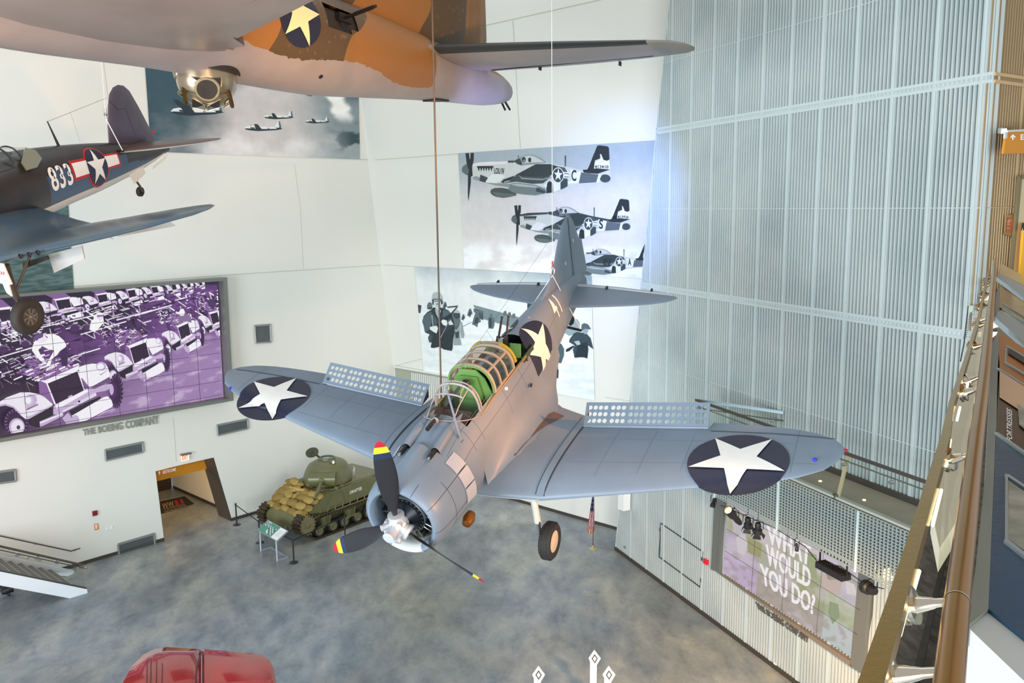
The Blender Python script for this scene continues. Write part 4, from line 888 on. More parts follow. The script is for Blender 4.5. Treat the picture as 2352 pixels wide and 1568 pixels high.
m=MB(); a=LB((790,42),(0,1,0),.85); b=LB((863,14),(0,1,0),2.0); m.tube([a,b],.032,10); 
for k in range(10): m.tube([a.lerp(b,.35+.06*k),a.lerp(b,.38+.06*k)],.043,8)
m.box(a,(.4,.12,.16)); m.box(a+V((0,-.1,-.15)),(.2,.2,.2)); m.build('waist_gun',steel,hb_)
# fin
m=lens([(-13.2,0,1.15),(-15,0,1.45),(-16.5,0,1.9),(-17.6,0,2.6),(-18.5,0,3.6),(-19.3,0,4.6),(-19.8,0,4.95),(-20.5,0,4.95),(-20.48,0,3),(-20.48,0,.95),(-18,0,.9),(-15,0,1.0)],.16,(0,1,0),ctr=(-18.6,0,2.2)); m.build('tail_fin',cm,hb_)
m=lens([(-20.52,0,4.95),(-21.0,0,4.8),(-21.3,0,4.2),(-21.34,0,2.6),(-21.5,0,1.6),(-21.54,0,1.0),(-20.52,0,.95)],.10,(0,1,0),ctr=(-20.95,0,2.8)); m.build('rudder',mat('rudder_brown',h('#8a6a48'),.5,noise=.2,nscale=2),hb_)
# tailplane with black boots
rbk=mat('deicer_boot_black',(.03,.032,.03),.45); 
for sg in (1,-1):
    m=MB(); R=[]; st_=((.2,-17.9,-21.15,.24),(.65,-18.2,-21.15,.23),(2.0,-18.42,-21.1,.20),(3.5,-18.66,-20.98,.17),(4.9,-18.92,-20.78,.13),(5.7,-19.06,-20.58,.10),(6.15,-19.19,-20.45,.07),(6.4,-19.5,-20.25,.045),(6.5,-19.85,-20.0,.012))
    cs=[0,.015,.04,.085,.0851,.2,.4,.6,.8,.95,1]
    for y,l,t,th in st_: R.append([V((lerp(l,t,c),sg*y,.70+th*s*(1.9*math.sqrt(c)*(1-c)**.8 if 0<c<1 else 0))) for s,cc in ((1,cs),(-1,cs[-2:0:-1])) for c in cc])
    m.rings(R); n=len(R[0])
    for i,f_ in enumerate(m.f):
        js=[k%n for k in f_[:4]]; cen=sum((V(m.v[k]) for k in f_),V())/len(f_)
        l,t=[stab([(a[0],a[1],a[2]) for a in st_],abs(cen.y),q) for q in (0,1)]
        m.m[i]=2 if abs(cen.y)>5.85 else (1 if (l-cen.x)/(l-t)<.09 and abs(cen.y)>.6 else 0)
    m.build('tailplane',[ug,rbk,mat('tip_olive',h('#8b8578'),.5,noise=.15,nscale=2)],hb_)
    m=MB()
    for y in (2.2,4.4): m.box((-20.7,sg*y,.60),(.12,.03,.10))
    m.tube([(-20.45,sg*.9,.565),(-20.3,sg*5.4,.645)],.012,4)
    m.build('elevator_hinge_line',black,hb_)
    # wing
    m=MB(); R=[]
    for y,l,t,th in ((.3,-5.9,-11.95,1.0),(1.1,-6.0,-11.6,.98),(1.6,-6.1,-11.28,.93),(3,-6.3,-10.82,.85),(4.2,-6.5,-10.4,.76),(6,-6.8,-10.0,.66),(9,-7.3,-9.8,.48),(12,-7.8,-9.65,.34),(14.5,-8.15,-9.5,.2),(15.5,-8.5,-9.3,.1),(15.8,-8.8,-9.1,.03)):
        z=-.80+.078*y; R.append([V((lerp(l,t,c),sg*y,z+(th*.62 if s>0 else -th*.38)*(2.3*math.sqrt(c)*(1-c)**.9 if 0<c<1 else 0))) for s,cc in ((1,cs),(-1,cs[-2:0:-1])) for c in cc])
    m.rings(R); m.build('wing',ug,hb_)
    m=MB() 
    for y in (1.9,3.3,5.0): m.tube([(-7.2,sg*y,-.80+.078*y-.34),(-9.6,sg*y,-.80+.078*y-.14)],.008,4)
    m.tube([(-10.1,sg*1.4,-.86),(-9.2,sg*6.0,-.46)],.010,4); m.build('flap_seam',gapm,hb_)
# underside fillet
for sg in (1,-1):
    m=MB(); R=[]
    for x,yb in ((-6.2,1.7),(-8,2.1),(-10,2.0),(-11,1.75),(-11.6,1.45),(-11.9,1.0)):
        A=fb(x,2.25); B=V((x,yb,-.80+.078*yb-.03-(.28 if x>-9 else .12 if x>-11 else .0))) if x>-11.8 else fb(x,1.9); C_=V((x,A.y+.25,B.z-.02)); R.append([V((p.x,sg*p.y,p.z)) for p in [A*(1-t)**2+C_*2*t*(1-t)+B*t*t for t in [k/8 for k in range(9)]]])
    m.rings(R,False,(False,False)); m.build('wing_root_fillet',ug,hb_)
# tail turret end
m=MB(); m.tube([(-22.6,.06,.15),(-22.85,.10,-.06)],.03,8); m.tube([(-22.6,-.06,.15),(-22.85,-.06,-.06)],.03,8); m.build('tail_gun',steel,hb_)
m=MB(); m.slab([V((-18.6,.1,-.46)),V((-19.0,.25,-.36)),V((-19.6,.2,-.30)),V((-19.4,.0,-.34))],V((0,0,-.04))); m.build('tail_wheel_door',black,hb_)
# ball turret
tc_=V((-12.05,0,-1.13)); TR=.535
cdir=(RB.transposed()@(CAM-(TB+RB@tc_))).normalized(); vd=(RB.transposed()@(CAM+ray(469,206)*10-(TB+RB@tc_)))
def on_ball(p,r=TR):
    o=RB.transposed()@(CAM-TB)-tc_; r_=(RB.transposed()@ray(*p)).normalized(); b=o.dot(r_); c=o.dot(o)-r*r; disc=b*b-c
    return tc_+o+r_*(-b-math.sqrt(max(disc,0)))
gold=mat('turret_bare_metal',h('#b8a68a'),.22,.85,noise=.12,nscale=3)
m=MB(); m.rings([[tc_+V((r*cos(2*pi*k/44),r*sin(2*pi*k/44),z)) for k in range(44)] for z,r in [(.30,TR*.93),(.15,TR*.985),(0,TR)]+[(-TR*sin(a),TR*cos(a)) for a in [pi/2*k/12 for k in range(1,12)]]+[(-TR,.01)]]); m.build('turret_shell',gold,hb_)
wc=on_ball((476,205)); nrm_=(wc-tc_).normalized(); wr_=(on_ball((503,204))-wc).length*1.0
m=MB(); pr=[(-.03,wr_*1.05),(.01,wr_*1.1),(.03,wr_*1.0),(.03,wr_*.88),(-.01,wr_*.83)]; m.lathe(pr,wc+nrm_*-.005,nrm_,36); m.build('window_ring',mat('ring_metal',h('#c9b48c'),.25,.8),hb_)
m=MB(); m.lathe([(0,.0),(0,wr_*.9)],wc+nrm_*.012,nrm_,36); m.build('window_glass',mat('smoked_glass',h('#3d3020'),.08,.0,coat=1.0,noise=.5,nscale=2.5),hb_)
dk=mat('dark_turret_glass',h('#2a231c'),.08,coat=1)
for q in ([(439,176),(466,177),(467,183),(449,191),(441,196)],[(483,179),(508,177),(508,199),(503,193)],[(441,225),(470,241),(471,254),(441,247)],[(477,243),(506,228),(505,247),(477,254)],[(409,209),(421,216),(421,224),(408,214)],[(519,235),(533,222),(530,240),(514,249)]):
    P=[on_ball(p,TR+.02) for p in q]; m=MB(); cc_=sum(P,V())/len(P); cc_=tc_+(cc_-tc_).normalized()*(TR+.02); m.add(P+[cc_],[(i,(i+1)%len(P),len(P)) for i in range(len(P))]); 
    n_=(P[0]-tc_).normalized(); m.build('turret_window',dk,hb_)
    m=MB(); m.tube(P+[P[0]],.008,6); m.build('window_frame',MT['ring_metal'],hb_)
for a,b in (((422,205),(427,239)),((525,210),(534,246))):
    A=on_ball(a); B=A+(on_ball(a)-tc_).normalized()*.1; zz=LB(b,(0,0,1),A.z-.45) if False else None
    o=RB.transposed()@(CAM-TB); dl=(A-o).length; rb=(RB.transposed()@ray(*b)).normalized(); E=o+rb*(dl-.22)
    m=MB(); m.tube([A-(E-A)*.2,E],.030,10)
    for k in range(9): m.tube([A.lerp(E,.05+.1*k),A.lerp(E,.10+.1*k)],.040,8)
    m.build('turret_gun',mat('gun_brass_tone',h('#6b5838'),.35,.8),hb_)
m=MB(); e=on_ball((404,165)); m.lathe([(0,0),(.05,.12),(.1,.16),(.14,.16)],tc_+(e-tc_).normalized()*.6+V((.0,.0,0)),-(e-tc_).normalized(),16); m.lathe([(-.62,.52),(-.66,.52),(-.66,.0)],tc_,(0,0,0.001)) if False else None; m.build('trunnion_cap',gold,hb_)
m=MB(); m.lathe([(.0,TR*1.02),(.0,TR*1.10),(.12,TR*1.12)],tc_+V((0,0,.12)),(0,0,1),40); m.build('turret_socket',mat('dark_interior',(.02,.018,.015),.9),hb_)

# ================================================================ FIGHTER (left)
RF=ortho(Matrix(((-.319,.948,-.016),(-.913,-.311,-.263),(-.254,-.07,.965)))); TF=V((-13.059,16.598,13.139))
def LF(p,n,d): return invl(RF,TF,p,n,d)
fg=thing('fighter_plane','dark blue gull winged fighter marked 833 hanging at the left edge','airplane',TF,RF)
sea=mat('glossy_sea_blue',h('#2b2b2e'),.28,noise=.25,nscale=2,col2=h('#3a342f')); mid=mat('intermediate_blue',h('#3f5672'),.35,noise=.15,nscale=1.5); wh_=mat('fighter_white_underside',h('#d9d6cf'),.4,noise=.06,nscale=2)
wgb=mat('wing_sea_blue',h('#3c5468'),.26,noise=.25,nscale=1.5,col2=h('#4e5a5e'))
red=mat('insignia_red',h('#b5222c'),.45)
GT=[(-10.0,.03,.02,-.16,-.06),(-9,.15,.25,-.38,-.05),(-8,.28,.46,-.52,0),(-7,.40,.64,-.62,.03),(-6,.50,.78,-.68,.05),(-5.3,.56,.86,-.74,.05),(-4.7,.60,.90,-.78,.03),(-4,.62,.86,-.80,0),(-3,.66,.78,-.80,0),(-2,.68,.72,-.76,0),(-1,.68,.68,-.68,0),(-.4,.60,.60,-.60,0)]
def ff(x,th,k=1.0):
    wd,zt,zb,zm=[stab(GT,x,i) for i in range(4)]; return V((x,wd*sin(th)*k,zm+((zt-zm) if cos(th)>0 else (zm-zb))*cos(th)*k))
xs=[-.4,-.7,-1,-1.5,-2,-2.5,-3]+[-3.25-.25*i for i in range(26)]+[-9.75,-9.9,-10]
m=MB(); m.rings([[ff(x,2*pi*j/48) for j in range(48)] for x in xs])
for i,f_ in enumerate(m.f):
    c=sum((V(m.v[k]) for k in f_),V())/len(f_); zt,zb,zm=[stab(GT,c.x,q) for q in (1,2,3)]
    m.m[i]=0 if c.z>zm+.30*(zt-zm)+.05*sin(c.x*3)+(.0 if c.x>-8 else -.2) else (2 if c.z<zm+.62*(zb-zm) else (1 if c.x<-4.9 else 0))
def gdec(xc,th0,Rr,o): return lambda u,v: (lambda p: p+V((0,p.y,p.z)).normalized()*o)(ff(xc-u,th0-v/Rr))
th0=math.radians(82)
def rect(u0,v0,u1,v1): return [((u0,v0),(u1,v0),(u1,v1)),((u0,v0),(u1,v1),(u0,v1))]
f1=gdec(-6.76,th0,.48,.006); f2=gdec(-6.76,th0,.48,.012); f3=gdec(-6.76,th0,.48,.018)
patch(m,[tuple((a[0]*.42,a[1]*.42) for a in t) for t in disc_tris(1,36)],f1,5,4); patch(m,rect(-.92,-.13,.92,.20),f1,5,10); patch(m,rect(-.86,-.08,.86,.15),f2,4,10)
patch(m,[tuple((a[0]*.37,a[1]*.37) for a in t) for t in disc_tris(1,36)],f3,3,4); f4=gdec(-6.76,th0,.48,.024); patch(m,[tuple((a[0]*.36,a[1]*.36) for a in t) for t in star_tris(1,0)],f4,4,5)
vs,fc=textpolys('833',1.05); g=gdec(-5.06,th0,.52,.010); m.add([g(u*.74,v*.36-.17) for u,v in vs],fc,4)
g=gdec(-5.06,th0,.52,.014)
for k in range(3):
    for vv in (.02,-.10+.24): patch(m,rect(.05+k*.25+.08,vv-.03 if k else vv-.02,.05+k*.25+.11,vv+.02),g,0,1)
o=m.build('fuselage',[sea,mid,wh_,navy,starw,red],fg); fixn(o)
m=lens([(-7.72,0,.40),(-7.82,0,.9),(-7.98,0,1.4),(-8.12,0,1.70),(-8.3,0,1.85),(-8.5,0,1.89),(-8.7,0,1.84),(-8.88,0,1.68),(-9.12,0,1.2),(-9.4,0,.55),(-9.52,0,.22),(-8.8,0,.18)],.07,(0,1,0),ctr=(-8.5,0,1.0)); m.build('tail_fin',mat('fin_grey_violet',h('#4e4c5c'),.35,noise=.2,nscale=2),fg)
m=MB(); m.tube([(-8.28,.075,1.28),(-8.52,.07,1.28),(-8.70,.07,.5)],.006,4); m.tube([(-8.0,.06,1.55),(-8.25,.075,1.28)],.006,4); m.build('rudder_line',black,fg)
MB().box((-9.42,.02,.47),(.26,.03,.05)).build('trim_tab',red,fg)
for sg in (1,-1):
    m=MB(); R=[]
    for y,l,t,th in ((.1,-7.75,-9.3,.11),(.9,-7.95,-9.28,.10),(1.8,-8.25,-9.25,.07),(2.3,-8.5,-9.2,.045),(2.55,-8.8,-9.1,.01)):
        R.append([V((lerp(l,t,c),sg*y,.25+.085*y*sg+th*s*(1.9*math.sqrt(c)*(1-c)**.8 if 0<c<1 else 0))) for s,cc in ((1,[0,.04,.15,.4,.7,1]),(-1,[.7,.4,.15,.04])) for c in cc])
    m.rings(R)
    for i,f_ in enumerate(m.f):
        c=sum((V(m.v[k]) for k in f_),V())/len(f_); m.m[i]=1 if c.z<.25+.085*c.y-.005 else 0
    m.build('tailplane',[mat('tail_brown_blue',h('#57463f'),.35),wh_],fg)
    m=MB(); R=[]
    for y,l,t,z,th in ((.4,-1.9,-4.6,-.35,.5),(.9,-1.9,-4.62,-.46,.48),(1.5,-1.95,-4.68,-.62,.46),(2.0,-2.0,-4.7,-.70,.44),(2.6,-2.04,-4.7,-.55,.40),(3.4,-2.14,-4.62,-.37,.34),(4.5,-2.35,-4.5,-.12,.26),(5.3,-2.55,-4.3,.06,.19),(5.8,-2.78,-4.05,.18,.12),(6.1,-3.0,-3.8,.24,.07),(6.24,-3.3,-3.5,.27,.015)):
        R.append([V((lerp(l,t,c),sg*y,z+(th*.6 if s>0 else -th*.4)*(1.95*math.sqrt(c)*(1-c)**.9 if 0<c<1 else 0))) for s,cc in ((1,[0,.01,.03,.07,.15,.3,.5,.75,1]),(-1,[.75,.5,.3,.15,.07,.03,.01])) for c in cc])
    m.rings(R)
    for i,f_ in enumerate(m.f):
        c=sum((V(m.v[k]) for k in f_),V())/len(f_); zc=tab([(.4,-.35),(2,-.70),(2.6,-.55),(4.5,-.12),(6.24,.27)],abs(c.y))[0]; m.m[i]=1 if c.z<zc-.05 and c.x<-2.4 else 0
    fixn(m.build('wing',[wgb,wh_],fg))
    m=MB()
    for k in range(3): m.lathe([(0,0),(0,.045),(.03,.055)],(-1.99-.018*k,sg*(2.62+.22*k),-.545+.05*k),(1,0,-.1),14)
    m.build('gun_ports',black,fg)
    m=MB(); m.slab([V((-4.75,sg*.75,-.60)),V((-4.75,sg*1.9,-.82)),V((-5.25,sg*1.9,-1.22)),V((-5.25,sg*.75,-1.0))],V((0,0,-.03))); m.slab([V((-4.72,sg*2.1,-.72)),V((-4.62,sg*3.9,-.30)),V((-5.1,sg*3.9,-.70)),V((-5.2,sg*2.1,-1.12))],V((0,0,-.03))); m.build('landing_flap',wh_,fg)
    wx,wy,wz_=-2.30,sg*1.97,-2.07
    m=MB(); m.tube([(-2.15,wy-.03*sg,-.85),(-2.25,wy-.12*sg,-1.5),(-2.28,wy-.14*sg,-1.65)],.07,12); m.tube([(-2.28,wy-.14*sg,-1.6),(-2.30,wy-.16*sg,-2.05)],.04,10); m.tube([(-2.30,wy-.18*sg,-2.07),(-2.30,wy+.05*sg,-2.07)],.05,10); m.tube([(-2.8,wy,-.8),(-2.3,wy-.1*sg,-1.45)],.03,8); m.tube([(-2.15,wy-.3*sg,-.8),(-2.28,wy-.1*sg,-1.5)],.025,8); m.build('gear_leg',mat('gear_dark_olive',h('#4a4238'),.5,.3),fg)
    m=MB(); m.lathe([(-.09,.19),(-.115,.26),(-.11,.34),(-.07,.385),(0,.40),(.07,.385),(.11,.34),(.115,.26),(.09,.19)],(wx,wy,wz_),(0,1,0),40); m.build('tyre',wm,fg)
    m=MB(); m.lathe([(.05,.0),(.05,.19),(.085,.205),(.085,.18),(.06,.17)],(wx,wy,wz_),(0,sg,0),30); 
    for k in range(8):
        t=2*pi*k/8; d=V((sin(t),0,cos(t))); m.box(V((wx,wy+sg*.08,wz_))+d*.11,(.045,.03,.15),Matrix.Rotation(t,3,'Y'))
    m.ball((wx,wy+sg*.09,wz_),.045,10); m.build('wheel_hub',mat('hub_grey_olive',h('#77736a'),.4,.5),fg)
c=lambda x,y:(x/6.818,560+y/6.818)
m=MB(); P=[LF(c(x,y),(1,0,0),-1.9) for x,y in ((-60,300),(45,310),(185,635),(135,640),(185,825),(100,765),(40,625),(-60,600))]; m.slab(P,V((-.03,0,0))); 
q=[LF(c(x,y),(1,0,0),-1.895) for x,y in ((-28,424),(70,438),(66,485),(-30,472))]
vs,fc=textpolys('833',1.1); m.add([tuple(bil(q,u,1-v)+V((.004,0,0))) for u,v in vs],fc,1); m.build('gear_door',[wh_,red],fg)
for nm,pl,mt_ in (('side_door',((760,165),(1280,30),(1320,235),(845,455)),mat('door_grey',h('#a9a9a6'),.5)),('inner_flap',((345,290),(730,190),(765,240),(365,400)),mat('shaded_brown_flap',h('#231a14'),.6))):  # inner flap's shade put into its dark brown colour
    xx=-3.0 if nm=='side_door' else -2.7
    MB().slab([LF(c(*p),(1,0,0),xx) for p in pl],V((-.03,0,0))).build(nm,mt_,fg)
# tail wheel and doors
m=MB(); tw=LF((322,440),(0,1,0),0); m.lathe([(-.05,.05),(-.06,.10),(-.03,.135),(.03,.135),(.06,.10),(.05,.05)],tw,(0,1,0),24); m.build('tail_wheel_tyre',wm,fg)
m=MB(); m.tube([tw+V((0,.08,0)),tw+V((.05,.07,.18)),V((-8.35,0,-.5))],.03,8); m.build('tail_wheel_fork',MT['gear_dark_olive'],fg)
for nm,pl in (('tail_wheel_door',((293,397),(328,383),(333,398),(308,422))),('arrestor_door',((352,382),(385,353),(380,366),(350,388)))):
    MB().slab([LF(p,(0,1,0),.14) for p in pl],V((0,.02,0))).build(nm,mat('door_white',h('#e6e2da'),.5),fg)
# canopy
m=MB(); A=[]
for x,zt,wd in ((-3.55,.84,.40),(-3.9,1.0,.42),(-4.3,1.06,.42),(-4.6,1.04,.40),(-4.85,.97,.36),(-5.2,.90,.28)): A.append([V((x,wd*cos(t),.62+(zt-.62)*sin(t)**.8 if sin(t)>0 else .62)) for t in [pi*k/16 for k in range(17)]])
m.rings(A,False,(False,False)); m.build('canopy_glass',glass('clear_canopy',(.93,.95,.93),.3,.03),fg)
m=MB(); m.tube(A[2],.025,6); m.tube(A[3],.02,6); m.tube([a[0] for a in A],.02,6); m.build('canopy_frame',sea,fg)
m=MB(); m.slab([LF(p,(0,.78,.62),.80) for p in ((56,341),(80,347),(95,366),(84,386),(60,393),(47,374))],V((0,.03,.024))); m.build('rear_window',mat('olive_glass',h('#5c5a34'),.1,coat=1),fg)
m=MB(); m.box((-4.55,0,.75),(.06,.3,.35)); m.build('pilot_headrest',black,fg); m=MB(); m.slab([V((-3.6,-.4,.64)),V((-3.6,.4,.64)),V((-5.1,.36,.64)),V((-5.1,-.36,.64))],V((0,0,-.02))); m.build('cockpit_floor',black,fg)
m=MB(); m.tube([(-6.1,0,.75),(-5.93,0,1.38)],[.035,.015],10); m.build('aerial_mast',sea,fg)
m=MB(); m.tube([(-5.93,0,1.37),(-7.98,0,1.62)],.004,4); m.tube([(-6.7,0,1.46),(-6.75,.05,.72)],.003,4); m.build('aerial_wire',steel,fg)
m=MB(); m.tube([(-7.7,0,.42),(-7.8,0,.42)],.03,8); m.tube([(-7.75,-.3,.35),(-7.75,.42,.3)],.028,8); m.build('sling_bar',steel,fg)
def WF(p): return TF+RF@V(p)
p0=WF((-7.75,.40,.32)); hk=CAM+ray(243,272)*((WF((-7.7,0,1.3))-CAM).length/ray(243,272).length)
cable('tail_sling','white sling strap from the fighter tail up to its shackle',[p0,hk],.012,wht,'strap')
cable('suspension_cable','very thin pale cable holding the tail of the dark blue fighter',[hk,V((hk.x,hk.y,24))],.005,wht)
t=thing('lifting_shackle','small metal shackle beside the fin of the dark blue fighter','shackle',hk); m=MB(Matrix.Translation(-hk)); m.tube([hk+V((0,0,.25)),hk+V((0,0,.0))],.03,8); m.ball(hk+V((0,0,.1)),.05,8); m.build('shackle_body',silver,t)
# ================================================================ RED AIRCRAFT SURFACE (bottom left)
zr=4.0
t=thing('red_tailplane','glossy red rounded aircraft surface cut off by the lower picture edge','airplane part',flo(455,1530,zr))
inv=Matrix.Translation(-t.location); rm=mat('glossy_red_paint',h('#b3060f'),.16,coat=.8,noise=.18,nscale=2)
L1=[(262,1600),(280,1568),(298,1535),(325,1508),(352,1494),(385,1489),(462,1494),(462,1600)]; L2=[(464,1600),(464,1494.5),(520,1499),(580,1504),(605,1509),(622,1519),(630,1535),(634,1568),(636,1600)]
for nm,P in (('left_panel',L1),('right_panel',L2)):
    P3=[flo(x,y,zr) for x,y in P]; c=flo(455,1580,zr); c.z=zr
    m=lens(P3,.14,(0,0,1),ctr=flo(390 if nm=='left_panel' else 550,1560,zr)); m.xf=None; m.v=[tuple(inv@V(p)) for p in m.v]; fixn(m.build(nm,rm,t))
m=MB(inv); m.tube([flo(463,1497,zr+.10),flo(452,1530,zr+.15),flo(449,1590,zr+.15)],.02,6)
m.build('hinge_seam',mat('red_dark_seam',h('#5a0408'),.4),t)
for x in (338,347,360,373): 
    m=MB(inv); m.tube([flo(x,1512+abs(x-350)*.5,zr+.135),flo(x-1,1575,zr+.15)],.012,5); m.build('panel_seam',MT['red_dark_seam'],t)
# ================================================================ TANK
at_=math.radians(52); fx=V((-cos(at_),-sin(at_),0)); RT=Matrix(((fx.x,-fx.y,0),(fx.y,fx.x,0),(0,0,1)))
TT=V((-8.25,35.162,0))-RT@V((1.80,1.40,0))
od=mat('olive_drab_paint',h('#6c6b46'),.38,noise=.18,nscale=3); odd=mat('olive_drab_dusty',h('#7a7350'),.6,noise=.25,nscale=6); rub=mat('track_rubber',h('#2c2a26'),.8); trk=mat('rusty_track',h('#4e4330'),.6,.2,noise=.3,nscale=12)
tk=thing('tank','olive green tank with sandbagged front standing by the white wall','tank',TT,RT)
m=MB()
# upper hull: side walls flush with tracks, sloped glacis (sections along x as polygons in xz)
def hull(y0,y1,P,mi=0): m.slab([V((x,y0,z)) for x,z in P],V((0,y1-y0,0)),mi)
hull(-1.30,1.30,[(2.45,1.08),(1.25,1.82),(-1.0,1.92),(-2.55,1.80),(-2.75,1.2),(2.3,1.02)])
hull(-.78,.78,[(2.6,.85),(2.45,1.1),(-2.7,1.2),(-2.6,.55),(-2.2,.42),(2.0,.42),(2.4,.55)])
m.lathe([(-.95,0),(-.95,.30),(-.80,.36),(-.3,.38),(.3,.38),(.80,.36),(.95,.30),(.95,0)],(2.40,0,.80),(0,1,0),24)
o=m.build('hull',od,tk); 
m=MB() # sponson side plate details
m.slab([V((1.25,1.31,1.22)),V((.35,1.31,1.22)),V((.35,1.31,1.72)),V((.95,1.31,1.72))],V((0,.03,0))); m.build('side_armour_plate',od,tk)
m=MB(); q=[V((-.05,1.335,1.62)),V((-.75,1.335,1.64)),V((-.75,1.335,1.50)),V((-.05,1.335,1.48))]
vs,fc=textpolys('DRAFTEE',1.05); m.add([tuple(bil(q,u,1-v)) for u,v in vs],fc,0); m.build('name_lettering',starw,tk)
for sg in (1,-1):
    m=MB()
    for i in range(12): x=2.1-.42*i; m.slab([V((x,sg*1.31,1.0)),V((x-.02,sg*1.31,1.0)),V((x-.10,sg*1.31,1.24)),V((x-.08,sg*1.31,1.24))],V((0,sg*.05,0)))
    m.slab([V((2.2,sg*1.30,.98)),V((-2.6,sg*1.30,1.02)),V((-2.6,sg*1.30,1.06)),V((2.2,sg*1.30,1.02))],V((0,sg*.08,0))); m.build('skirt_brackets',odd,tk)
    # track as a loop of links
    pth=[]
    def arc_(cx,cz,r,a0,a1,n): return [(cx+r*cos(a0+(a1-a0)*k/n),cz+r*sin(a0+(a1-a0)*k/n)) for k in range(n+1)]
    pth+=arc_(2.38,.80,.42,pi/2,-pi*.30,8)+[(1.95,.06),(1.75,.03)]+[(1.75-.155*i,.03) for i in range(1,24)]+arc_(-2.35,.55,.42,-pi*.45,-pi*1.48,8)+[(-1.6,1.0),(-.5,.93),(.6,.93),(1.6,1.04)]
    # resample
    seg=[0]; n=len(pth)
    for i in range(n): a,b=pth[i],pth[(i+1)%n]; seg.append(seg[-1]+math.hypot(b[0]-a[0],b[1]-a[1]))
    K=78; m=MB()
    for k in range(K):
        d=seg[-1]*k/K; i=max(j for j in range(n) if seg[j]<=d); t=(d-seg[i])/max(seg[i+1]-seg[i],1e-6); a,b=pth[i],pth[(i+1)%n]
        x,z=lerp(a[0],b[0],t),lerp(a[1],b[1],t); an=math.atan2(b[1]-a[1],b[0]-a[0]); R_=Matrix.Rotation(-an,3,'Y')
        m.box((x,sg*1.18,z),(.135,.40,.05),R_); nn=R_@V((0,0,1)); m.box(V((x,sg*1.39,z))+nn*(.0),(.07,.07,.11),R_); m.box(V((x,sg*.97,z)),(.07,.06,.11),R_); m.box(V((x,sg*1.18,z))-nn*-.04,(.03,.40,.03),R_)
    m.build('track',trk,tk)
    m=MB(); m.lathe([(-.03,0),(-.03,.36),(.03,.36),(.03,0)],(2.38,sg*1.43,.80),(0,1,0),26)
    for k in range(17): t=2*pi*k/17; m.box(V((2.38+.37*cos(t),sg*1.43,.80+.37*sin(t))),(.10,.05,.05),Matrix.Rotation(-t,3,'Y'))
    for k in range(9): t=2*pi*k/9; m.ball((2.38+.2*cos(t),sg*1.40,.80+.2*sin(t)),.03,6)
    m.ball((2.38,sg*1.46,.80),.09,10,sc=(1,.5,1)); m.build('drive_sprocket',odd,tk)
    for bx in (1.3,-.1,-1.5):
        m=MB(); m.slab([V((bx+.28,sg*1.12,.88)),V((bx-.28,sg*1.12,.88)),V((bx-.18,sg*1.12,.52)),V((bx+.18,sg*1.12,.52))],V((0,sg*.22,0)))
        for q_ in (-.12,-.04,.04,.12): m.box((bx+q_,sg*1.36,.68),(.03,.06,.30))
        m.slab([V((bx+.45,sg*1.28,.42)),V((bx+.15,sg*1.28,.60)),V((bx-.15,sg*1.28,.60)),V((bx-.45,sg*1.28,.42)),V((bx-.4,sg*1.28,.34)),V((bx,sg*1.28,.46)),V((bx+.4,sg*1.28,.34))],V((0,sg*.06,0))); m.build('suspension_bogie',od,tk)
        for dx in (.38,-.38):
            m=MB(); m.lathe([(-.12,.0),(-.12,.25),(.12,.25),(.12,.20),(.08,.19),(.07,.08),(.12,.07),(.12,0)],(bx+dx,sg*1.20,.32),(0,sg,0),24); m.build('road_wheel',rub,tk)
            m=MB(); m.lathe([(0,.19),(.02,.17),(-.01,.07),(.03,.06),(.03,0)],(bx+dx,sg*1.32,.32),(0,sg,0),20); m.build('wheel_disc',od,tk)
    m=MB(); m.lathe([(-.05,0),(-.05,.34),(.05,.34),(.05,0)],(-2.35,sg*1.22,.55),(0,1,0),24); m.build('idler_wheel',od,tk)
# turret
tx,ty=.05,0.0; TX=Matrix.Translation((tx,0,0))@Matrix.Rotation(math.radians(38),4,'Z')@Matrix.Translation((-tx,0,0))
m=MB(TX)
R=[]
for z,sx,sy,dx in ((1.86,1.02,.98,0),(1.95,1.14,1.06,-.02),(2.15,1.16,1.05,-.05),(2.40,1.08,.96,-.08),(2.60,.95,.84,-.12),(2.70,.75,.66,-.14),(2.73,.4,.35,-.15)):
    R.append([V((tx+dx+sx*cos(t)*(1+.18*max(0,-cos(t))),sy*sin(t),z)) for t in [2*pi*k/40 for k in range(40)]])
m.rings(R); m.build('turret',od,tk)
m=MB(); m.lathe([(0,1.12),(.0,1.2),(.06,1.2),(.06,1.1)],(tx,0,1.80),(0,0,1),40); m.build('turret_ring',odd,tk)
m=MB(TX); R=[[V((tx+.98+.22*cos(a),y,2.22+.30*sin(a))) for a in [-pi/2+pi*k/12 for k in range(13)]]+[V((tx+.6,y,2.5)),V((tx+.6,y,1.95))] for y in (-.58,-.56,.56,.58)]
m.rings(R,sm=True); m.build('gun_mantlet',mat('olive_semi_gloss',h('#66663f'),.28,noise=.12,nscale=3),tk)
gx=V((tx+1.1,0,2.22)); gdir=V((1,.0,-.23)).normalized(); m=MB(TX); m.lathe([(0,.16),(.12,.15),(.14,.085),(.9,.075),(1.35,.062),(1.36,.07),(1.5,.07),(1.5,.045),(1.3,.04)],gx,gdir,18); m.build('gun_barrel',od,tk)
m=MB(TX); m.lathe([(0,0),(0,.045)],gx+gdir*1.49,gdir,12); m.build('gun_bore',black,tk)
m=MB(); m.lathe([(0,.30),(.0,.38),(.12,.36),(.14,.30),(.10,.27)],(tx-.35,-.40,2.68),(0,0,1),26); m.build('hatch_ring',od,tk)
m=MB(); m.lathe([(0,0),(0,.27)],(tx-.35,-.40,2.77),(0,0,1),24); m.build('hatch_vision_glass',mat('periscope_blue',h('#5a7088'),.15,coat=1),tk)
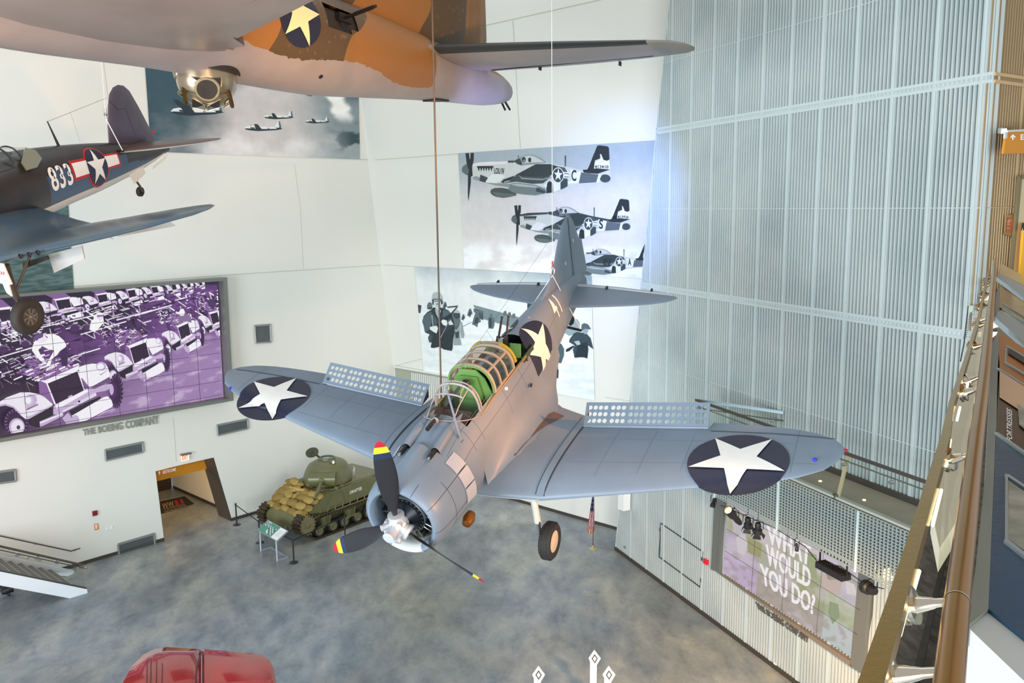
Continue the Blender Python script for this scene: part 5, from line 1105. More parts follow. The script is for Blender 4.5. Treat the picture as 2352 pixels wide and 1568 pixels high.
hc=V((tx+.05,-.92,3.0)); m=MB(); m.lathe([(0,0),(0,.29),(.05,.29),(.05,0)],hc,V((.3,-.55,.75)).cross(V((1,0,0))).normalized() if False else V((.45,.25,.85)),24); m.box(hc+V((.1,.06,.07)),(.16,.05,.03)); m.tube([hc+V((-.1,.2,-.1)),V((tx-.15,-.68,2.78))],.05,8); m.build('open_hatch_lid',mat('dark_olive',h('#3f402a'),.5),tk)
m=MB(); m.tube([(tx-.1,.1,2.7),(tx-.1,.1,2.95)],.02,6); m.box((tx-.1,.25,2.78),(.2,.2,.12)); m.lathe([(0,0),(0,.09),(.05,.09),(.05,0)],(tx-.05,.45,2.78),(1,.2,.2),14); m.build('turret_roof_fittings',odd,tk)
m=MB(); m.lathe([(0,0),(0,.07)],(tx+.02,.46,2.80),(1,.2,.2),14); m.build('roof_lamp_glass',starw,tk)
# star on turret side, decal follows the side
m=MB(TX); c_=V((tx-.55,1.07,2.15)); P=[c_+V((-a*.30,0.0+.0,b*.30)) for a,b in star_pts(5,1,.382,0)]
m.add([p+V((0,(.03-.10*abs(p.z-2.15)),0)) for p in P]+[c_+V((0,.04,0))],[(10,k,(k+1)%10) for k in range(10)]); m.build('side_star',starw,tk)
for x,y in ((1.0,.62),(1.0,-.62)): m=MB(); m.lathe([(0,.26),(.08,.24),(.10,.1),(.10,0)],(x,y,1.80),(0,0,1),20); m.box((x,y,1.92),(.2,.1,.08)); m.build('driver_hatch',odd,tk)
m=MB()
m.tube([(.9,1.18,1.88),(-.3,1.22,1.97),(-1.8,1.22,1.95)],.025,6); m.build('deck_cable',odd,tk)
for x,y in ((.2,1.12),(-1.7,1.1),(-1.7,-1.0),(.55,1.15)): MB().lathe([(0,.09),(.09,.09),(.11,.06),(.11,0)],(x,y,1.84),(0,0,1),14).build('deck_cap',odd,tk)
for y in (-.5,.5): MB().tube([(2.75,y,.7),(2.85,y,.62),(2.75,y,.55)],.035,6).build('tow_hook',od,tk)
# sandbags: things of their own, stacked on the sloped front
sb_m=[mat('sandbag_tan',h('#a68c4a'),.85,noise=.2,nscale=5,bump=.3,bscale=30),mat('sandbag_brown',h('#8f7638'),.85,noise=.2,nscale=5,bump=.3,bscale=30)]
def bag_mesh(mt_,seed):
    r=random.Random(seed); m=MB(); n=18; k=12; R=[]
    for i in range(k+1):
        u=-1+2*i/k; pr=(1-abs(u)**3.2)**.5 if abs(u)<1 else 0
        pinch=.16 if abs(u)>.92 else 1; row=[]
        for j in range(n):
            t=2*pi*j/n; wob=1+.06*sin(3*t+seed+u*2)+.05*sin(7*u+t*2+seed)
            row.append(V((.29*u,(.17*(.25+.75*pr))*cos(t)*wob,(.095*max(pr,.12))*sin(t)*wob)))
        R.append(row)
    m.rings(R); return m,mt_
rr_=random.Random(3)
W4=tk.matrix_world
names=['lowest','second lowest','middle','second highest','highest']
proto=[]
for s in range(4):
    m,mt_=bag_mesh(sb_m[s%2],s*1.7); me=m.build('sandbag',mt_); me.data.name='sandbag_mesh'; proto.append(me)
def gl(x): # height of the sloped front
    return 1.10+(2.40-x)/1.20*.74 if x>1.2 else 1.84
bags=[]
rows=[(2.34,[-1.05,-.58,-.1,.38,.86,1.16],0),(2.05,[-1.1,-.68,-.22,.22,.66,1.05],0),(1.76,[-1.12,-.7,-.25,.2,.62,1.05],0),(1.48,[-1.05,-.62,.05,.55,1.05],0),(2.14,[-.85,-.3,.15,.75],1),(1.85,[-.92,-.45,.45,.9],1),(1.58,[-.85,-.35,.3,.85],1),(1.22,[-1.0,-.5,-1.15],0),(1.3,[-.75],1),(.95,[-.05,-1.15],0)]
used=0; rn=['on the lower edge of the glacis','in the second row up the glacis','in the third row up the glacis','in the fourth row up the glacis','piled over the second row','piled over the third row','piled over the fourth row','beside the driver hatches','on top by the far hatch','on the flat deck by the turret']
side=['nearest the white wall','second from that wall','third from that wall','fourth from that wall','fifth from that wall','nearest the hall']
for ri,(x,ysl,lv) in enumerate(rows):
    for yi,y in enumerate(ysl):
        sl=math.radians(31) if x>1.25 else 0; xx=x+rr_.uniform(-.04,.04); z=gl(xx)+.07+.15*lv
        R_=Matrix.Rotation(sl,3,'Y')@Matrix.Rotation(pi/2+rr_.uniform(-.5,.5),3,'Z')@Matrix.Rotation(rr_.uniform(-.15,.15),3,'X')
        M_=W4@(Matrix.Translation(V((xx,y,z)))@R_.to_4x4()@Matrix.Scale(rr_.uniform(.95,1.12),4))
        p=proto[used%4]
        o=p if used<4 else p.copy()
        if used>=4: S.collection.objects.link(o)
        o.matrix_world=M_; used+=1
        tag(o,'sandbag %s, %s'%(rn[ri],side[yi if yi<len(ysl)-1 or len(ysl)<4 else 5]),'sandbag','sandbags on the tank')
# plank across the bags
m=MB(); a=V((1.60,-1.25,1.80)); b=V((1.62,.35,1.90)); m.tube([a,b],.05,4,sq=True); o=thing('wooden_plank','pale wooden plank lying across the sandbags on the tank','plank',TT,RT); m.build('board',mat('pale_pine',h('#d3ac6e'),.6,noise=.2,nscale=6,stretch=(1,4,1)),o)
# ================================================================ ROPE BARRIER, READER STAND, FLAG
pts=[(544,1207,1157),(597,1248,1196),(675,1294,1240),(793,1236,1192)]
pm=mat('satin_black_post',(.02,.02,.022),.35)
P=[flo(x,y-2) for x,y,_ in pts]; lab=['nearest the doorway','behind the reader stand','in front of the tank at its sprocket corner','beside the tank, partly behind the propeller']
for p,l in zip(P,lab):
    t=thing('barrier_post','black barrier post '+l,'barrier post',p,None,'black barrier posts round the tank'); m=MB(); m.lathe([(0,0),(0,.17),(.02,.17),(.035,.05),(.035,0)],(0,0,0),(0,0,1),24); m.build('base',pm,t)
    m=MB(); m.tube([(0,0,.03),(0,0,.93)],.032,12); m.build('post',pm,t); m=MB(); m.lathe([(.90,.04),(.99,.04),(1.0,.03),(1.0,0)],(0,0,0),(0,0,1),16); m.build('belt_cassette',pm,t)
for i,l in enumerate(('from the doorway post to the one behind the reader stand','passing behind the reader stand','running along the near side of the tank')):
    a,b=P[i]+V((0,0,.95)),P[i+1]+V((0,0,.95)); d=(b-a).normalized()*.045; m=MB(); m.slab([a+d,b-d,b-d-V((0,0,.05)),a+d-V((0,0,.05))],d.cross(V((0,0,1))).normalized()*.004)
    m.build('barrier_belt',black,None,None,'black belt '+l,'belt','black barrier belts')
# reader stand: px corners from the photograph's floor contact points
f1,f2,f3,f4=flo(599.5,1265),flo(637,1288),flo(617.5,1259),flo(656,1279)
t=thing('reader_stand','silver reader rail with green and white panel in front of the tank','information stand',(f1+f2)/2); inv=Matrix.Translation(-t.location)
sm_=mat('stand_silver',h('#aab0b8'),.35,.5)
def at_h(px,py,ref): # point above the floor point ref seen at the pixel
    r=ray(px,py); n=V((ref.x-CAM.x,ref.y-CAM.y,0)).normalized(); k_=n.dot(ref-CAM)/n.dot(r); return CAM+r*k_
t1=at_h(597,1230,f1); t2=at_h(633,1247,f2)
m=MB(inv); m.tube([f1,V((f1.x,f1.y,.88))],.03,sq=True); m.build('leg',sm_,t)
m=MB(inv); m.tube([f2,V((f2.x,f2.y,.88))],.03,sq=True); m.build('leg',sm_,t)
bk_=V(((f2-f1).y,-(f2-f1).x,0)).normalized(); bk_=bk_ if bk_.y>0 else -bk_
m=MB(inv); m.tube([f1+V((0,0,.03)),f1+bk_*.45+V((0,0,.03)),f2+bk_*.45+V((0,0,.03)),f2+V((0,0,.03))],.03,sq=True); m.build('foot_frame',sm_,t)
q0=V((f1.x,f1.y,.88))-(f2-f1)*.1-bk_*.05; q1=V((f2.x,f2.y,.88))+(f2-f1)*.1-bk_*.05; up_=bk_*.50+V((0,0,.30))
m=MB(inv); m.slab([q0,q1,q1+up_,q0+up_],-(up_.cross(q1-q0)).normalized()*.05 if up_.cross(q1-q0).z>0 else (up_.cross(q1-q0)).normalized()*.05); m.build('tray',sm_,t)
nn=up_.cross(q1-q0).normalized(); nn=nn if nn.z>0 else -nn
def rp(u,v,o=.004): return q0+(q1-q0)*u+up_*v+nn*o
m=MB(inv); m.add([rp(.02,.04),rp(.66,.04),rp(.66,.96),rp(.02,.96)],[(0,1,2,3)],0); m.add([rp(.68,.04),rp(.98,.04),rp(.98,.96),rp(.68,.96)],[(0,1,2,3)],1)
for u0,u1,v0,v1 in ((.07,.3,.55,.82),(.32,.62,.12,.72)):
    for i in range(6):
        for j in range(6):
            if (i*7+j*3)%4: m.add([rp(lerp(u0,u1,(i+a)/6),lerp(v0,v1,(j+b)/6),.008) for a,b in ((0,0),(.85,0),(.85,.85),(0,.85))],[(0,1,2,3)],1 if (i+j)%3 else 2)
m.add([rp(.07,.88,.008),rp(.25,.88,.008),rp(.25,.93,.008),rp(.07,.93,.008)],[(0,1,2,3)],1)
for i in range(6): m.add([rp(.73,.75-.09*i,.008),rp(.94,.75-.09*i,.008),rp(.94,.77-.09*i,.008),rp(.73,.77-.09*i,.008)],[(0,1,2,3)],3)
m.build('graphic_panel',[mat('panel_green',h('#4f8f78'),.5),mat('panel_white',h('#e8ece8'),.5),mat('panel_charcoal',h('#4a5256'),.6),mat('panel_text_grey',h('#b4bab6'),.6)],t)
# flag
fp=flo(1362,1260); t=thing('flag_on_stand','stars and stripes flag on a pole with gold floor base by the back wall','flag',fp)
m=MB(); m.lathe([(0,0),(0,.17),(.02,.17),(.05,.10),(.10,.04),(.14,.03)],(0,0,0),(0,0,1),28); m.build('base',mat('gold_base',h('#c9b684'),.25,.8),t)
m=MB(); m.tube([(0,0,.05),(0,0,2.35)],.016,10); m.build('pole',mat('pole_dark',h('#4a3a2c'),.4),t)
m=MB(); n=28; kk=26; G=[]
for i in range(kk+1):
    v=i/kk; wv=lerp(.05,.22,v**.8); row=[]
    for j in range(n+1):
        u=j/n; row.append(V((lerp(-.55,.55,u)*wv*1.25-.10*v,.09*sin(u*pi*5)*lerp(.5,1,v)-.02,lerp(2.25,.62+.18*abs(u-.35),v))))
    G.append(row)
vs=[p for r in G for p in r]; base_=len(m.v)
for i in range(kk):
    for j in range(n):
        u=(j+.5)/n; v=(i+.5)/kk; stripe=int((u*13+v*3.0))%2
        mi=3 if i==kk-1 or j==0 and i>14 else (2 if v<.42 and u<.75 else (0 if stripe else 1))
        if mi==2 and (i%3==1 and j%4==2): mi=1
        m.add([G[i][j],G[i][j+1],G[i+1][j+1],G[i+1][j]],[(0,1,2,3)],mi,True)
m.build('flag_cloth',[mat('flag_red',h('#a3263a'),.8),mat('flag_white',h('#e6e0e0'),.8),mat('flag_blue',h('#26305e'),.8),mat('flag_fringe',h('#c79a38'),.7)],t)
# arrow topped white direction pylons at the lower edge
for (x,y),hh,l in zip(((1237,1533),(1366,1496),(1399,1533)),(1.5,1.5,1.5),('leftmost, standing apart from the other two','tallest looking one, in the middle','right hand one beside the middle one')):
    tp=flo(x,y,hh); t=thing('sign_pylon','white pylon with a diamond shaped head, '+l,'sign',(tp.x,tp.y,0),None,'white diamond topped pylons'); 
    sd=V((1,.0,0)); up_=V((0,.35,.94)).normalized(); c=V((0,0,hh-.21))
    def pq(a,b,o=0): return c+sd*a+up_*b+V((0,-.94,.35))*o
    m=MB(); m.slab([pq(0,.22),pq(.17,.0),pq(.055,-.17),V((.055,.0,0.02)),V((-.13,.0,.02)),pq(-.13,-.08),pq(-.17,-.0)],V((0,.05,0))); m.build('pylon_body',mat('pylon_white',h('#f2f5f4'),.4),t)
    m=MB(); m.add([pq(0,.13,.006),pq(.09,0,.006),pq(0,-.13,.006),pq(-.09,0,.006)],[(0,1,2,3)],0); m.add([pq(0,.075,.010),pq(.05,0,.010),pq(0,-.075,.010),pq(-.05,0,.010)],[(0,1,2,3)],1); m.build('diamond_emblem',[mat('emblem_dark',h('#3a3a36'),.5),mat('emblem_pale',h('#d9d9dc'),.5)],t)
# ================================================================ PICTURES AND SCREENS ON THE WALLS
from mathutils import noise as NZ
def clip(poly,quad):
    # Sutherland-Hodgman against a convex quad in picture coordinates
    out=list(poly); area=sum(a[0]*b[1]-b[0]*a[1] for a,b in zip(quad,quad[1:]+quad[:1])); sg=1 if area>0 else -1
    for a,b in zip(quad,quad[1:]+quad[:1]):
        inp=out; out=[]
        f=lambda p: sg*((b[0]-a[0])*(p[1]-a[1])-(b[1]-a[1])*(p[0]-a[0]))
        for i,p in enumerate(inp):
            q=inp[i-1]; fp,fq=f(p),f(q)
            if fp>=0:
                if fq<0: t=fq/(fq-fp); out.append((q[0]+(p[0]-q[0])*t,q[1]+(p[1]-q[1])*t))
                out.append(p)
            elif fq>=0: t=fq/(fq-fp); out.append((q[0]+(p[0]-q[0])*t,q[1]+(p[1]-q[1])*t))
        if not out: return []
    return out
class Pic:
    def __init__(s,q,fn,o=.03,step=.0035,gain=1.0): s.q=q; s.fn=fn; s.o=o; s.mb=MB(); s.st=step; s.g=gain
    def c(s,col): return tuple(min(x*s.g,1) for x in (h(col) if isinstance(col,str) else col))
    def p(s,pts,col,l=1,T=None):
        if T: pts=[T(*a) for a in pts]
        pts=clip(pts,s.q)
        if len(pts)>=3: s.mb.poly([s.fn(a,s.o+s.st*l) for a in pts],0,s.c(col))
    def bgd(s,f,nu,nv):
        q=[V(a+(0,)) for a in s.q]
        P=[[s.fn(tuple(bil(q,i/nu,j/nv))[:2],s.o) for i in range(nu+1)] for j in range(nv+1)]
        K=[[s.c(f(i/nu,j/nv)) for i in range(nu+1)] for j in range(nv+1)]
        for j in range(nv):
            for i in range(nu): s.mb.add([P[j][i],P[j][i+1],P[j+1][i+1],P[j+1][i]],[(3,2,1,0)],0,False,[K[j+1][i],K[j+1][i+1],K[j][i+1],K[j][i]])
    def ell(s,cx,cy,rx,ry,col,l=1,T=None,n=20,a0=0): s.p([(cx+rx*cos(2*pi*k/n)*cos(a0)-ry*sin(2*pi*k/n)*sin(a0),cy+rx*cos(2*pi*k/n)*sin(a0)+ry*sin(2*pi*k/n)*cos(a0)) for k in range(n)],col,l,T)
    def ln(s,a,b,w,col,l=2,T=None):
        if T: a,b=T(*a),T(*b)
        d=V((b[0]-a[0],b[1]-a[1])); 
        if d.length<1e-6: return
        d=d.normalized()*w/2; s.p([(a[0]-d.y,a[1]+d.x),(b[0]-d.y,b[1]+d.x),(b[0]+d.y,b[1]-d.x),(a[0]+d.y,a[1]-d.x)],col,l)
    def txt(s,t,q,col,l=4,T=None):
        if T: q=[T(*a) for a in q]
        vs,fs=textpolys(t,1.0); Q=[V(a+(0,)) for a in q]
        for f in fs:
            pts=clip([tuple(bil(Q,vs[i][0],1-vs[i][1]))[:2] for i in f],s.q)
            if len(pts)>=3: s.mb.add([s.fn(a,s.o+s.st*l) for a in pts],[tuple(range(len(pts)))],0,False,s.c(col))
    def slab(s,back,col): s.mb.slab([s.fn(a,s.o-.004) for a in s.q],back,0,s.c(col))
def mixc(a,b,t): t=min(max(t,0),1); a=h(a) if isinstance(a,str) else a; b=h(b) if isinstance(b,str) else b; return tuple(x+(y-x)*t for x,y in zip(a,b))
def sm(a,b,x): t=min(max((x-a)/(b-a),0),1); return t*t*(3-2*t)
def fbm(x,y,s=0,o=5): return NZ.fractal(V((x,y,s)),1.0,2.0,o)*.5+.5
def crop_T(x0,y0,sc): return lambda x,y:(x0+x/sc,y0+y/sc)
def comp(A,B): return lambda x,y:A(*B(x,y))
pprint=printmat('printed_mural',0,.05,2.5,.55)
# ---- clouds with distant bombers (left wall)
Q=[(333,150),(823,175),(827,366),(347,348)]
pc=Pic(Q,OL)
def sky(u,v):
    n=fbm(u*3.2+1.3,v*2.2,1.7); n2=fbm(u*9,v*6,4.2)
    c=mixc('#35515c','#c9c4c1',sm(.05,.50,u+.25*(v-.5)+.35*(n-.5))); c=mixc(c,'#71868c',sm(.62,.95,u+.25*(n-.5))*.85)
    c=mixc(c,'#e6e4e2',sm(.72,.9,v+.35*(fbm(u*6,3.1,9)-.5))*sm(.12,.3,u)*(.5+.5*n2)*.75*(1-sm(.62,.9,u)*.6)); c=mixc(c,'#2f464c',sm(.80,.98,u)*sm(.45,.6,n2)*sm(.5,.65,v)*(1-sm(.8,1,v)))
    c=mixc(c,'#314b50',sm(.91,.95,u)*(1-sm(.15,.4,v))); d=abs(u-(.845+.10*v*1.5))-.035-.03*(n2-.5)*2
    c=mixc(c,'#f2f1ec',(1-sm(-.015,.02,d))*(1-sm(.45,.6,v))*sm(.05,.12,v+.05)); return tuple(x*(.9+.2*n2) for x in c)
pc.bgd(sky,170,80)
def bomber_art(p,T,dark='#26363c',light='#dfe5e4'):
    p.p([(1040,678),(1060,660),(1110,652),(1150,655),(1200,660),(1370,664),(1405,670),(1462,684),(1440,690),(1380,698),(1190,709),(1110,702),(1060,692)],light,2,T)
    p.p([(1044,684),(1060,680),(1150,684),(1250,688),(1400,686),(1462,684),(1440,690),(1380,700),(1190,710),(1110,703),(1060,693)],dark,3,T)
    p.p([(1365,668),(1392,618),(1405,600),(1425,600),(1436,640),(1442,680),(1380,682)],light,2,T); p.p([(1410,606),(1424,602),(1436,645),(1440,676),(1418,672)],'#5a6a6e',3,T); p.p([(1385,676),(1430,672),(1452,688),(1395,690)],dark,4,T)
    p.p([(1148,632),(1182,636),(1232,692),(1200,706),(1165,700)],dark,4,T); p.ell(1118,668,16,10,light,4,T); p.p([(1105,668),(1150,672),(1150,684),(1110,680)],dark,5,T)
    p.ln((1113,634),(1113,660),.4,dark,5,T); p.ell(1302,680,9,6,dark,4,T); p.ell(1302,680,4,3,light,5,T)
T0=crop_T(340,150,4.704)
bomber_art(pc,T0)
bomber_art(pc,comp(T0,lambda x,y:(1252+(x-1040)*.78,548+(y-670)*.85))); bomber_art(pc,comp(T0,lambda x,y:(1698+(x-1040)*.64,600+(y-670)*.68)))
bomber_art(pc,comp(T0,lambda x,y:(245+(x-1040)*1.39,490+(y-675)*1.5)),'#22343b'); pc.p([(270,370),(325,372),(520,525),(420,530)],'#22343b',6,T0)
for a in ([(1030,195),(1080,210),(1150,205),(1140,190)],[(1170,215),(1215,215),(1245,247),(1200,238)],[(1585,262),(1830,288),(1770,300),(1765,335),(1700,318),(1640,290)]): pc.p(a,'#27383e',3,T0)
o=pc.mb.build('wall_mural',pprint,None,None,'teal grey mural of distant bombers among clouds, high on the left wall','mural','wall murals'); 
# ---- sea picture behind the fighter
Q=[(-90,350),(150,368),(170,667),(-90,690)]
pc=Pic(Q,OL); pc.bgd(lambda u,v: mixc(mixc('#5d7570','#3c5450',sm(.35,.65,fbm(u*6,v*60,2,4))),'#9fb6b2',(1-sm(.1,.35,v))*.8),40,90)
pc.mb.build('wall_mural',pprint,None,None,'sea water mural behind the dark blue fighter on the left wall','mural','wall murals')
# ---- fighters mural (back wall)
Q=[(1052,352),(1530,320.5),(1500,640),(1066,617)]
pc=Pic(Q,OB); pc.bgd(lambda u,v: mixc(mixc(mixc('#a9b2b4','#d9d5d1',sm(0,.5,v)),'#eef0ee',sm(.3,.62,fbm(u*7,v*9,3))*sm(.72,.85,v)),'#8fa6b4',sm(.6,.9,1-v)*.3),70,60)
D,Lt,Md,Bk='#37454a','#e4e6e2','#8b9592','#1f2a2e'
def mustang(p,T,code,num,dark_top=False,name=None):
    p.p([(95,430),(110,385),(160,350),(240,355),(300,330),(400,320),(750,312),(850,318),(1280,320),(1380,350),(1600,390),(1800,437),(1870,430),(1905,370),(1980,190),(2022,92),(2050,84),(2165,98),(2188,120),(2196,290),(2205,420),(2218,520),(2200,572),(2120,615),(1700,660),(1580,672),(1540,700),(1400,755),(1250,790),(1100,797),(1000,785),(880,770),(760,680),(560,650),(380,600),(260,565),(235,525),(150,500),(100,460)],'#c9cdc8',1,T)
    p.p([(250,350),(400,322),(750,312),(740,345),(500,360),(250,380)],(D if dark_top else '#e3dfd8'),2,T)
    if dark_top: p.p([(750,312),(1290,320),(1500,370),(1850,435),(1850,470),(1300,420),(1000,400),(750,345)],D,2,T); p.p([(1850,470),(1905,370),(1980,190),(1960,330),(1970,470)],D,3,T)
    p.p([(250,540),(260,565),(380,600),(560,650),(760,680),(900,690),(900,640),(600,620),(430,570),(300,520)],Md,2,T)
    p.p([(360,500),(470,545),(430,612),(350,590)],D,3,T); p.p([(470,540),(560,470),(720,520),(600,625),(430,610)],'#dfe2de',3,T)
    p.p([(95,430),(110,385),(160,350),(240,355),(250,520),(235,528),(150,500),(100,460)],'#5c686a',3,T); p.p([(200,350),(240,355),(250,520),(232,526),(195,510)],Bk,4,T)
    p.p([(310,380),(545,378),(545,402),(320,405)],Bk,4,T)
    for k in range(6): p.p([(322+36*k,402),(352+36*k,402),(337+36*k,455)],Bk,4,T)
    for a in ([(148,198),(265,192),(262,300),(240,400),(190,420),(165,330)],[(185,480),(225,490),(222,620),(205,760),(190,880),(182,780)]): p.p(a,Bk,5,T)
    p.p([(200,195),(222,195),(216,290),(206,260)],'#aeb5b3',6,T)
    p.p([(750,305),(850,300),(920,262),(980,228),(1060,216),(1140,228),(1220,268),(1300,325),(1290,335),(950,372),(880,350),(840,320)],Md,2,T)
    p.p([(965,245),(1060,228),(1130,242),(1210,285),(1270,322),(1080,330),(960,335)],'#c3c7c3',3,T); p.p([(840,305),(915,265),(950,330),(945,370),(890,350)],D,4,T); p.ell(980,288,26,38,Bk,4,T); p.ell(1062,292,22,34,Bk,4,T); p.ell(982,300,14,16,Md,5,T)
    p.p([(750,330),(760,300),(850,305),(840,330)],D,4,T)
    p.p([(870,500),(1150,352),(1350,350),(1465,385),(1390,500),(1260,530),(960,520)],'#2e3a3d',4,T); p.p([(870,500),(960,520),(1260,530),(1360,505),(1330,560),(1250,625),(1100,632),(870,600),(700,625),(650,610),(690,570),(850,530)],'#3e4a4c',5,T)
    p.p([(900,505),(960,545),(1250,560),(1370,530),(1365,548),(1240,580),(950,565)],Md,6,T)
    p.p([(860,510),(800,560),(700,620),(650,610),(690,570),(790,535)],Bk,6,T); p.p([(690,600),(760,580),(800,590),(700,625)],Md,7,T)
    p.p([(760,690),(790,630),(870,615),(1150,650),(1280,700),(1300,760),(1150,795),(1000,785),(860,765),(790,735)],'#6f7c7c',7,T); p.p([(790,640),(870,625),(1150,662),(1200,690),(900,668)],'#a9b1af',8,T); p.p([(1160,680),(1290,740),(1270,770),(1150,740)],D,8,T)
    p.p([(500,750),(515,712),(570,690),(660,688),(760,705),(870,770),(870,795),(780,818),(690,830),(590,818),(530,790)],'#47534f',4,T); p.p([(520,745),(700,765),(870,785),(780,815),(600,815)],'#5f6c68',5,T)
    p.p([(1300,640),(1340,590),(1390,620),(1395,755),(1300,765)],Bk,5,T); p.p([(1390,600),(1500,600),(1500,710),(1400,752)],Lt,5,T); p.p([(1500,600),(1600,560),(1600,665),(1540,700),(1500,712)],D,5,T); p.p([(1260,660),(1310,610),(1305,680)],Lt,6,T)
    p.p([(1465,385),(1560,400),(1600,470),(1600,560),(1500,610),(1400,560),(1390,480)],'#4b5757',3,T)
    p.p([(1540,460),(1635,470),(1632,560),(1550,550)],Lt,6,T); p.p([(1552,478),(1622,485),(1620,543),(1555,535)],'#5a6666',7,T); p.p([(1552,490),(1620,497),(1618,530),(1555,523)],Lt,8,T)
    p.ell(1465,510,84,112,Lt,6,T); p.ell(1465,510,74,100,D,7,T); p.p([(1468+66*a,505-96*b) for a,b in star_pts(5,1,.382,.05)],Lt,8,T)
    p.txt(code,[(1655,435),(1725,435),(1725,590),(1655,590)],Bk if not dark_top else Bk,8,T)
    p.p([(1640,430),(1790,460),(1760,620),(1610,630),(1600,600),(1650,590)],Lt,4,T); p.p([(1795,470),(2050,500),(2010,610),(1760,625)],'#58646a',3,T); p.p([(2040,500),(2085,505),(2050,612),(2008,615)],Lt,4,T); p.ell(2135,555,75,58,'#3b474a',4,T)
    p.p([(1815,435),(2010,412),(2205,428),(2030,488),(1900,480),(1830,470)],Bk,5,T)
    p.p([(1880,430),(1910,370),(1980,190),(2060,200),(2065,270),(1990,300),(1975,420)],Bk,3,T); p.p([(1982,188),(2022,92),(2050,84),(2165,98),(2188,120),(2196,285),(2160,305),(2110,290),(2080,210),(2030,200)],Bk,3,T)
    p.p([(1985,330),(2060,290),(2090,230),(2110,295),(2195,300),(2205,420),(1975,415)],Lt,2,T); p.txt(num,[(1985,362),(2182,370),(2182,412),(1985,412)],Bk,5,T)
    p.p([(1560,230),(1578,230),(1575,385),(1562,385)],D,3,T); p.ln((900,225),(900,265),1.2,Bk,4,T)
    if name: p.txt(name,[(555,405),(700,408),(700,492),(555,490)],Bk,5,T)
TM=crop_T(1045,320,6.19)
mustang(pc,TM,'C','413410',name='LOU IV')
mustang(pc,comp(TM,lambda x,y:(800+(x-95)*.80,1135+(y-430)*.84)),'S','413926',True)
mustang(pc,comp(TM,lambda x,y:(1430+(x-95)*.66,1690+(y-430)*.64)),'A','413',False); pc.txt('E2',[(1386,594),(1403,595),(1403,610),(1386,609)],Bk,9)
pc.mb.build('wall_mural',pprint,None,None,'grey mural of three propeller fighters flying in line on the back wall','mural','wall murals')
# ---- soldiers wading ashore
Q=[(952,612),(1358,633),(1366,919),(973,852)]
pc=Pic(Q,OB,.045); 
def surf(u,v):
    hz=.43+.02*u; n=fbm(u*5,v*4,7)
    if v<hz: return mixc(mixc('#8aa0a6','#dfe3e1',sm(-.15,.32,v+.25*(n-.5)+.12*(1-u))),'#6f8a93',sm(.5,.9,u)*(1-sm(0,.35,v))*.5)
    return mixc('#e9eeec','#cfd9d9',sm(.45,.7,fbm(u*6,v*22,3))*.5)
pc.bgd(surf,60,50)
TA=crop_T(950,610,6.53); TB_=crop_T(1090,650,7.839)
d1,d2,d3,d4='#1f2c33','#34434a','#5b6a6f','#93a0a2'
def P_(pts,c,l=2,T=TA): pc.p(pts,c,l,T)
P_([(55,580),(118,595),(103,712),(60,708)],d2)
P_([(202,640),(200,600),(215,560),(240,545),(270,560),(285,620),(250,655),(215,655)],d3); P_([(225,625),(280,625),(270,655),(215,655)],d2,3)
# landing craft and small figures
P_([(895,640),(1045,680),(1045,820),(1000,800),(960,720),(905,700)],d3); pc.p([(1087,700),(1110,706),(1216,735),(1225,752),(1200,758),(1100,730)],'#75888c',2); pc.p([(1211,694),(1222,695),(1223,724),(1211,728)],d2,3); pc.p([(1222,703),(1240,705),(1230,720),(1222,722)],d2,3)
for x,y,s_ in ((945,800,1.0),(845,700,.6),(745,770,.45),(470,590,.5)):
    P_([(x-20*s_,y-90*s_),(x+25*s_,y-95*s_),(x+45*s_,y-30*s_),(x+65*s_,y+40*s_),(x+20*s_,y+60*s_),(x+10*s_,y+125*s_),(x-30*s_,y+95*s_),(x-70*s_,y+80*s_),(x-50*s_,y)],d3,3); P_([(x-10*s_,y-30*s_),(x+30*s_,y-20*s_),(x+20*s_,y+70*s_),(x-40*s_,y+70*s_)],d2,4)
for x,y,s_ in ((1128,738,1.0),):
    pc.ell(x,y-14,3,4,d3,3); pc.p([(x-6,y-10),(x+6,y-10),(x+8,y+6),(x+5,y+17),(x-6,y+16),(x-7,y+2)],d3,3); pc.p([(x-5,y-8),(x+1,y-8),(x+1,y+14),(x-5,y+14)],d2,4)
for x,y in ((1170,724),(1180,727),(1160,721)): pc.p([(x-3,y-6),(x+2,y-8),(x+5,y+3),(x-5,y+3)],d3,3)
P_([(735,905),(865,845),(870,853),(745,915)],d4,3); 
# second soldier behind the first
P_([(575,700),(620,690),(690,700),(705,800),(690,900),(640,960),(560,900),(520,860),(560,780)],d3,3); P_([(700,830),(730,850),(745,950),(762,1040),(745,1088),(715,1080),(700,980)],d4,4); P_([(600,930),(690,900),(700,1100),(720,1190),(600,1195),(590,1080)],d4,3); P_([(620,1000),(680,980),(680,1080),(630,1090)],d2,4)
P_([(585,690),(600,665),(640,655),(690,690),(706,730),(700,820),(680,760),(590,730)],'#aab6b6',4); P_([(590,705),(690,712),(700,780),(640,800),(600,760)],d2,5)
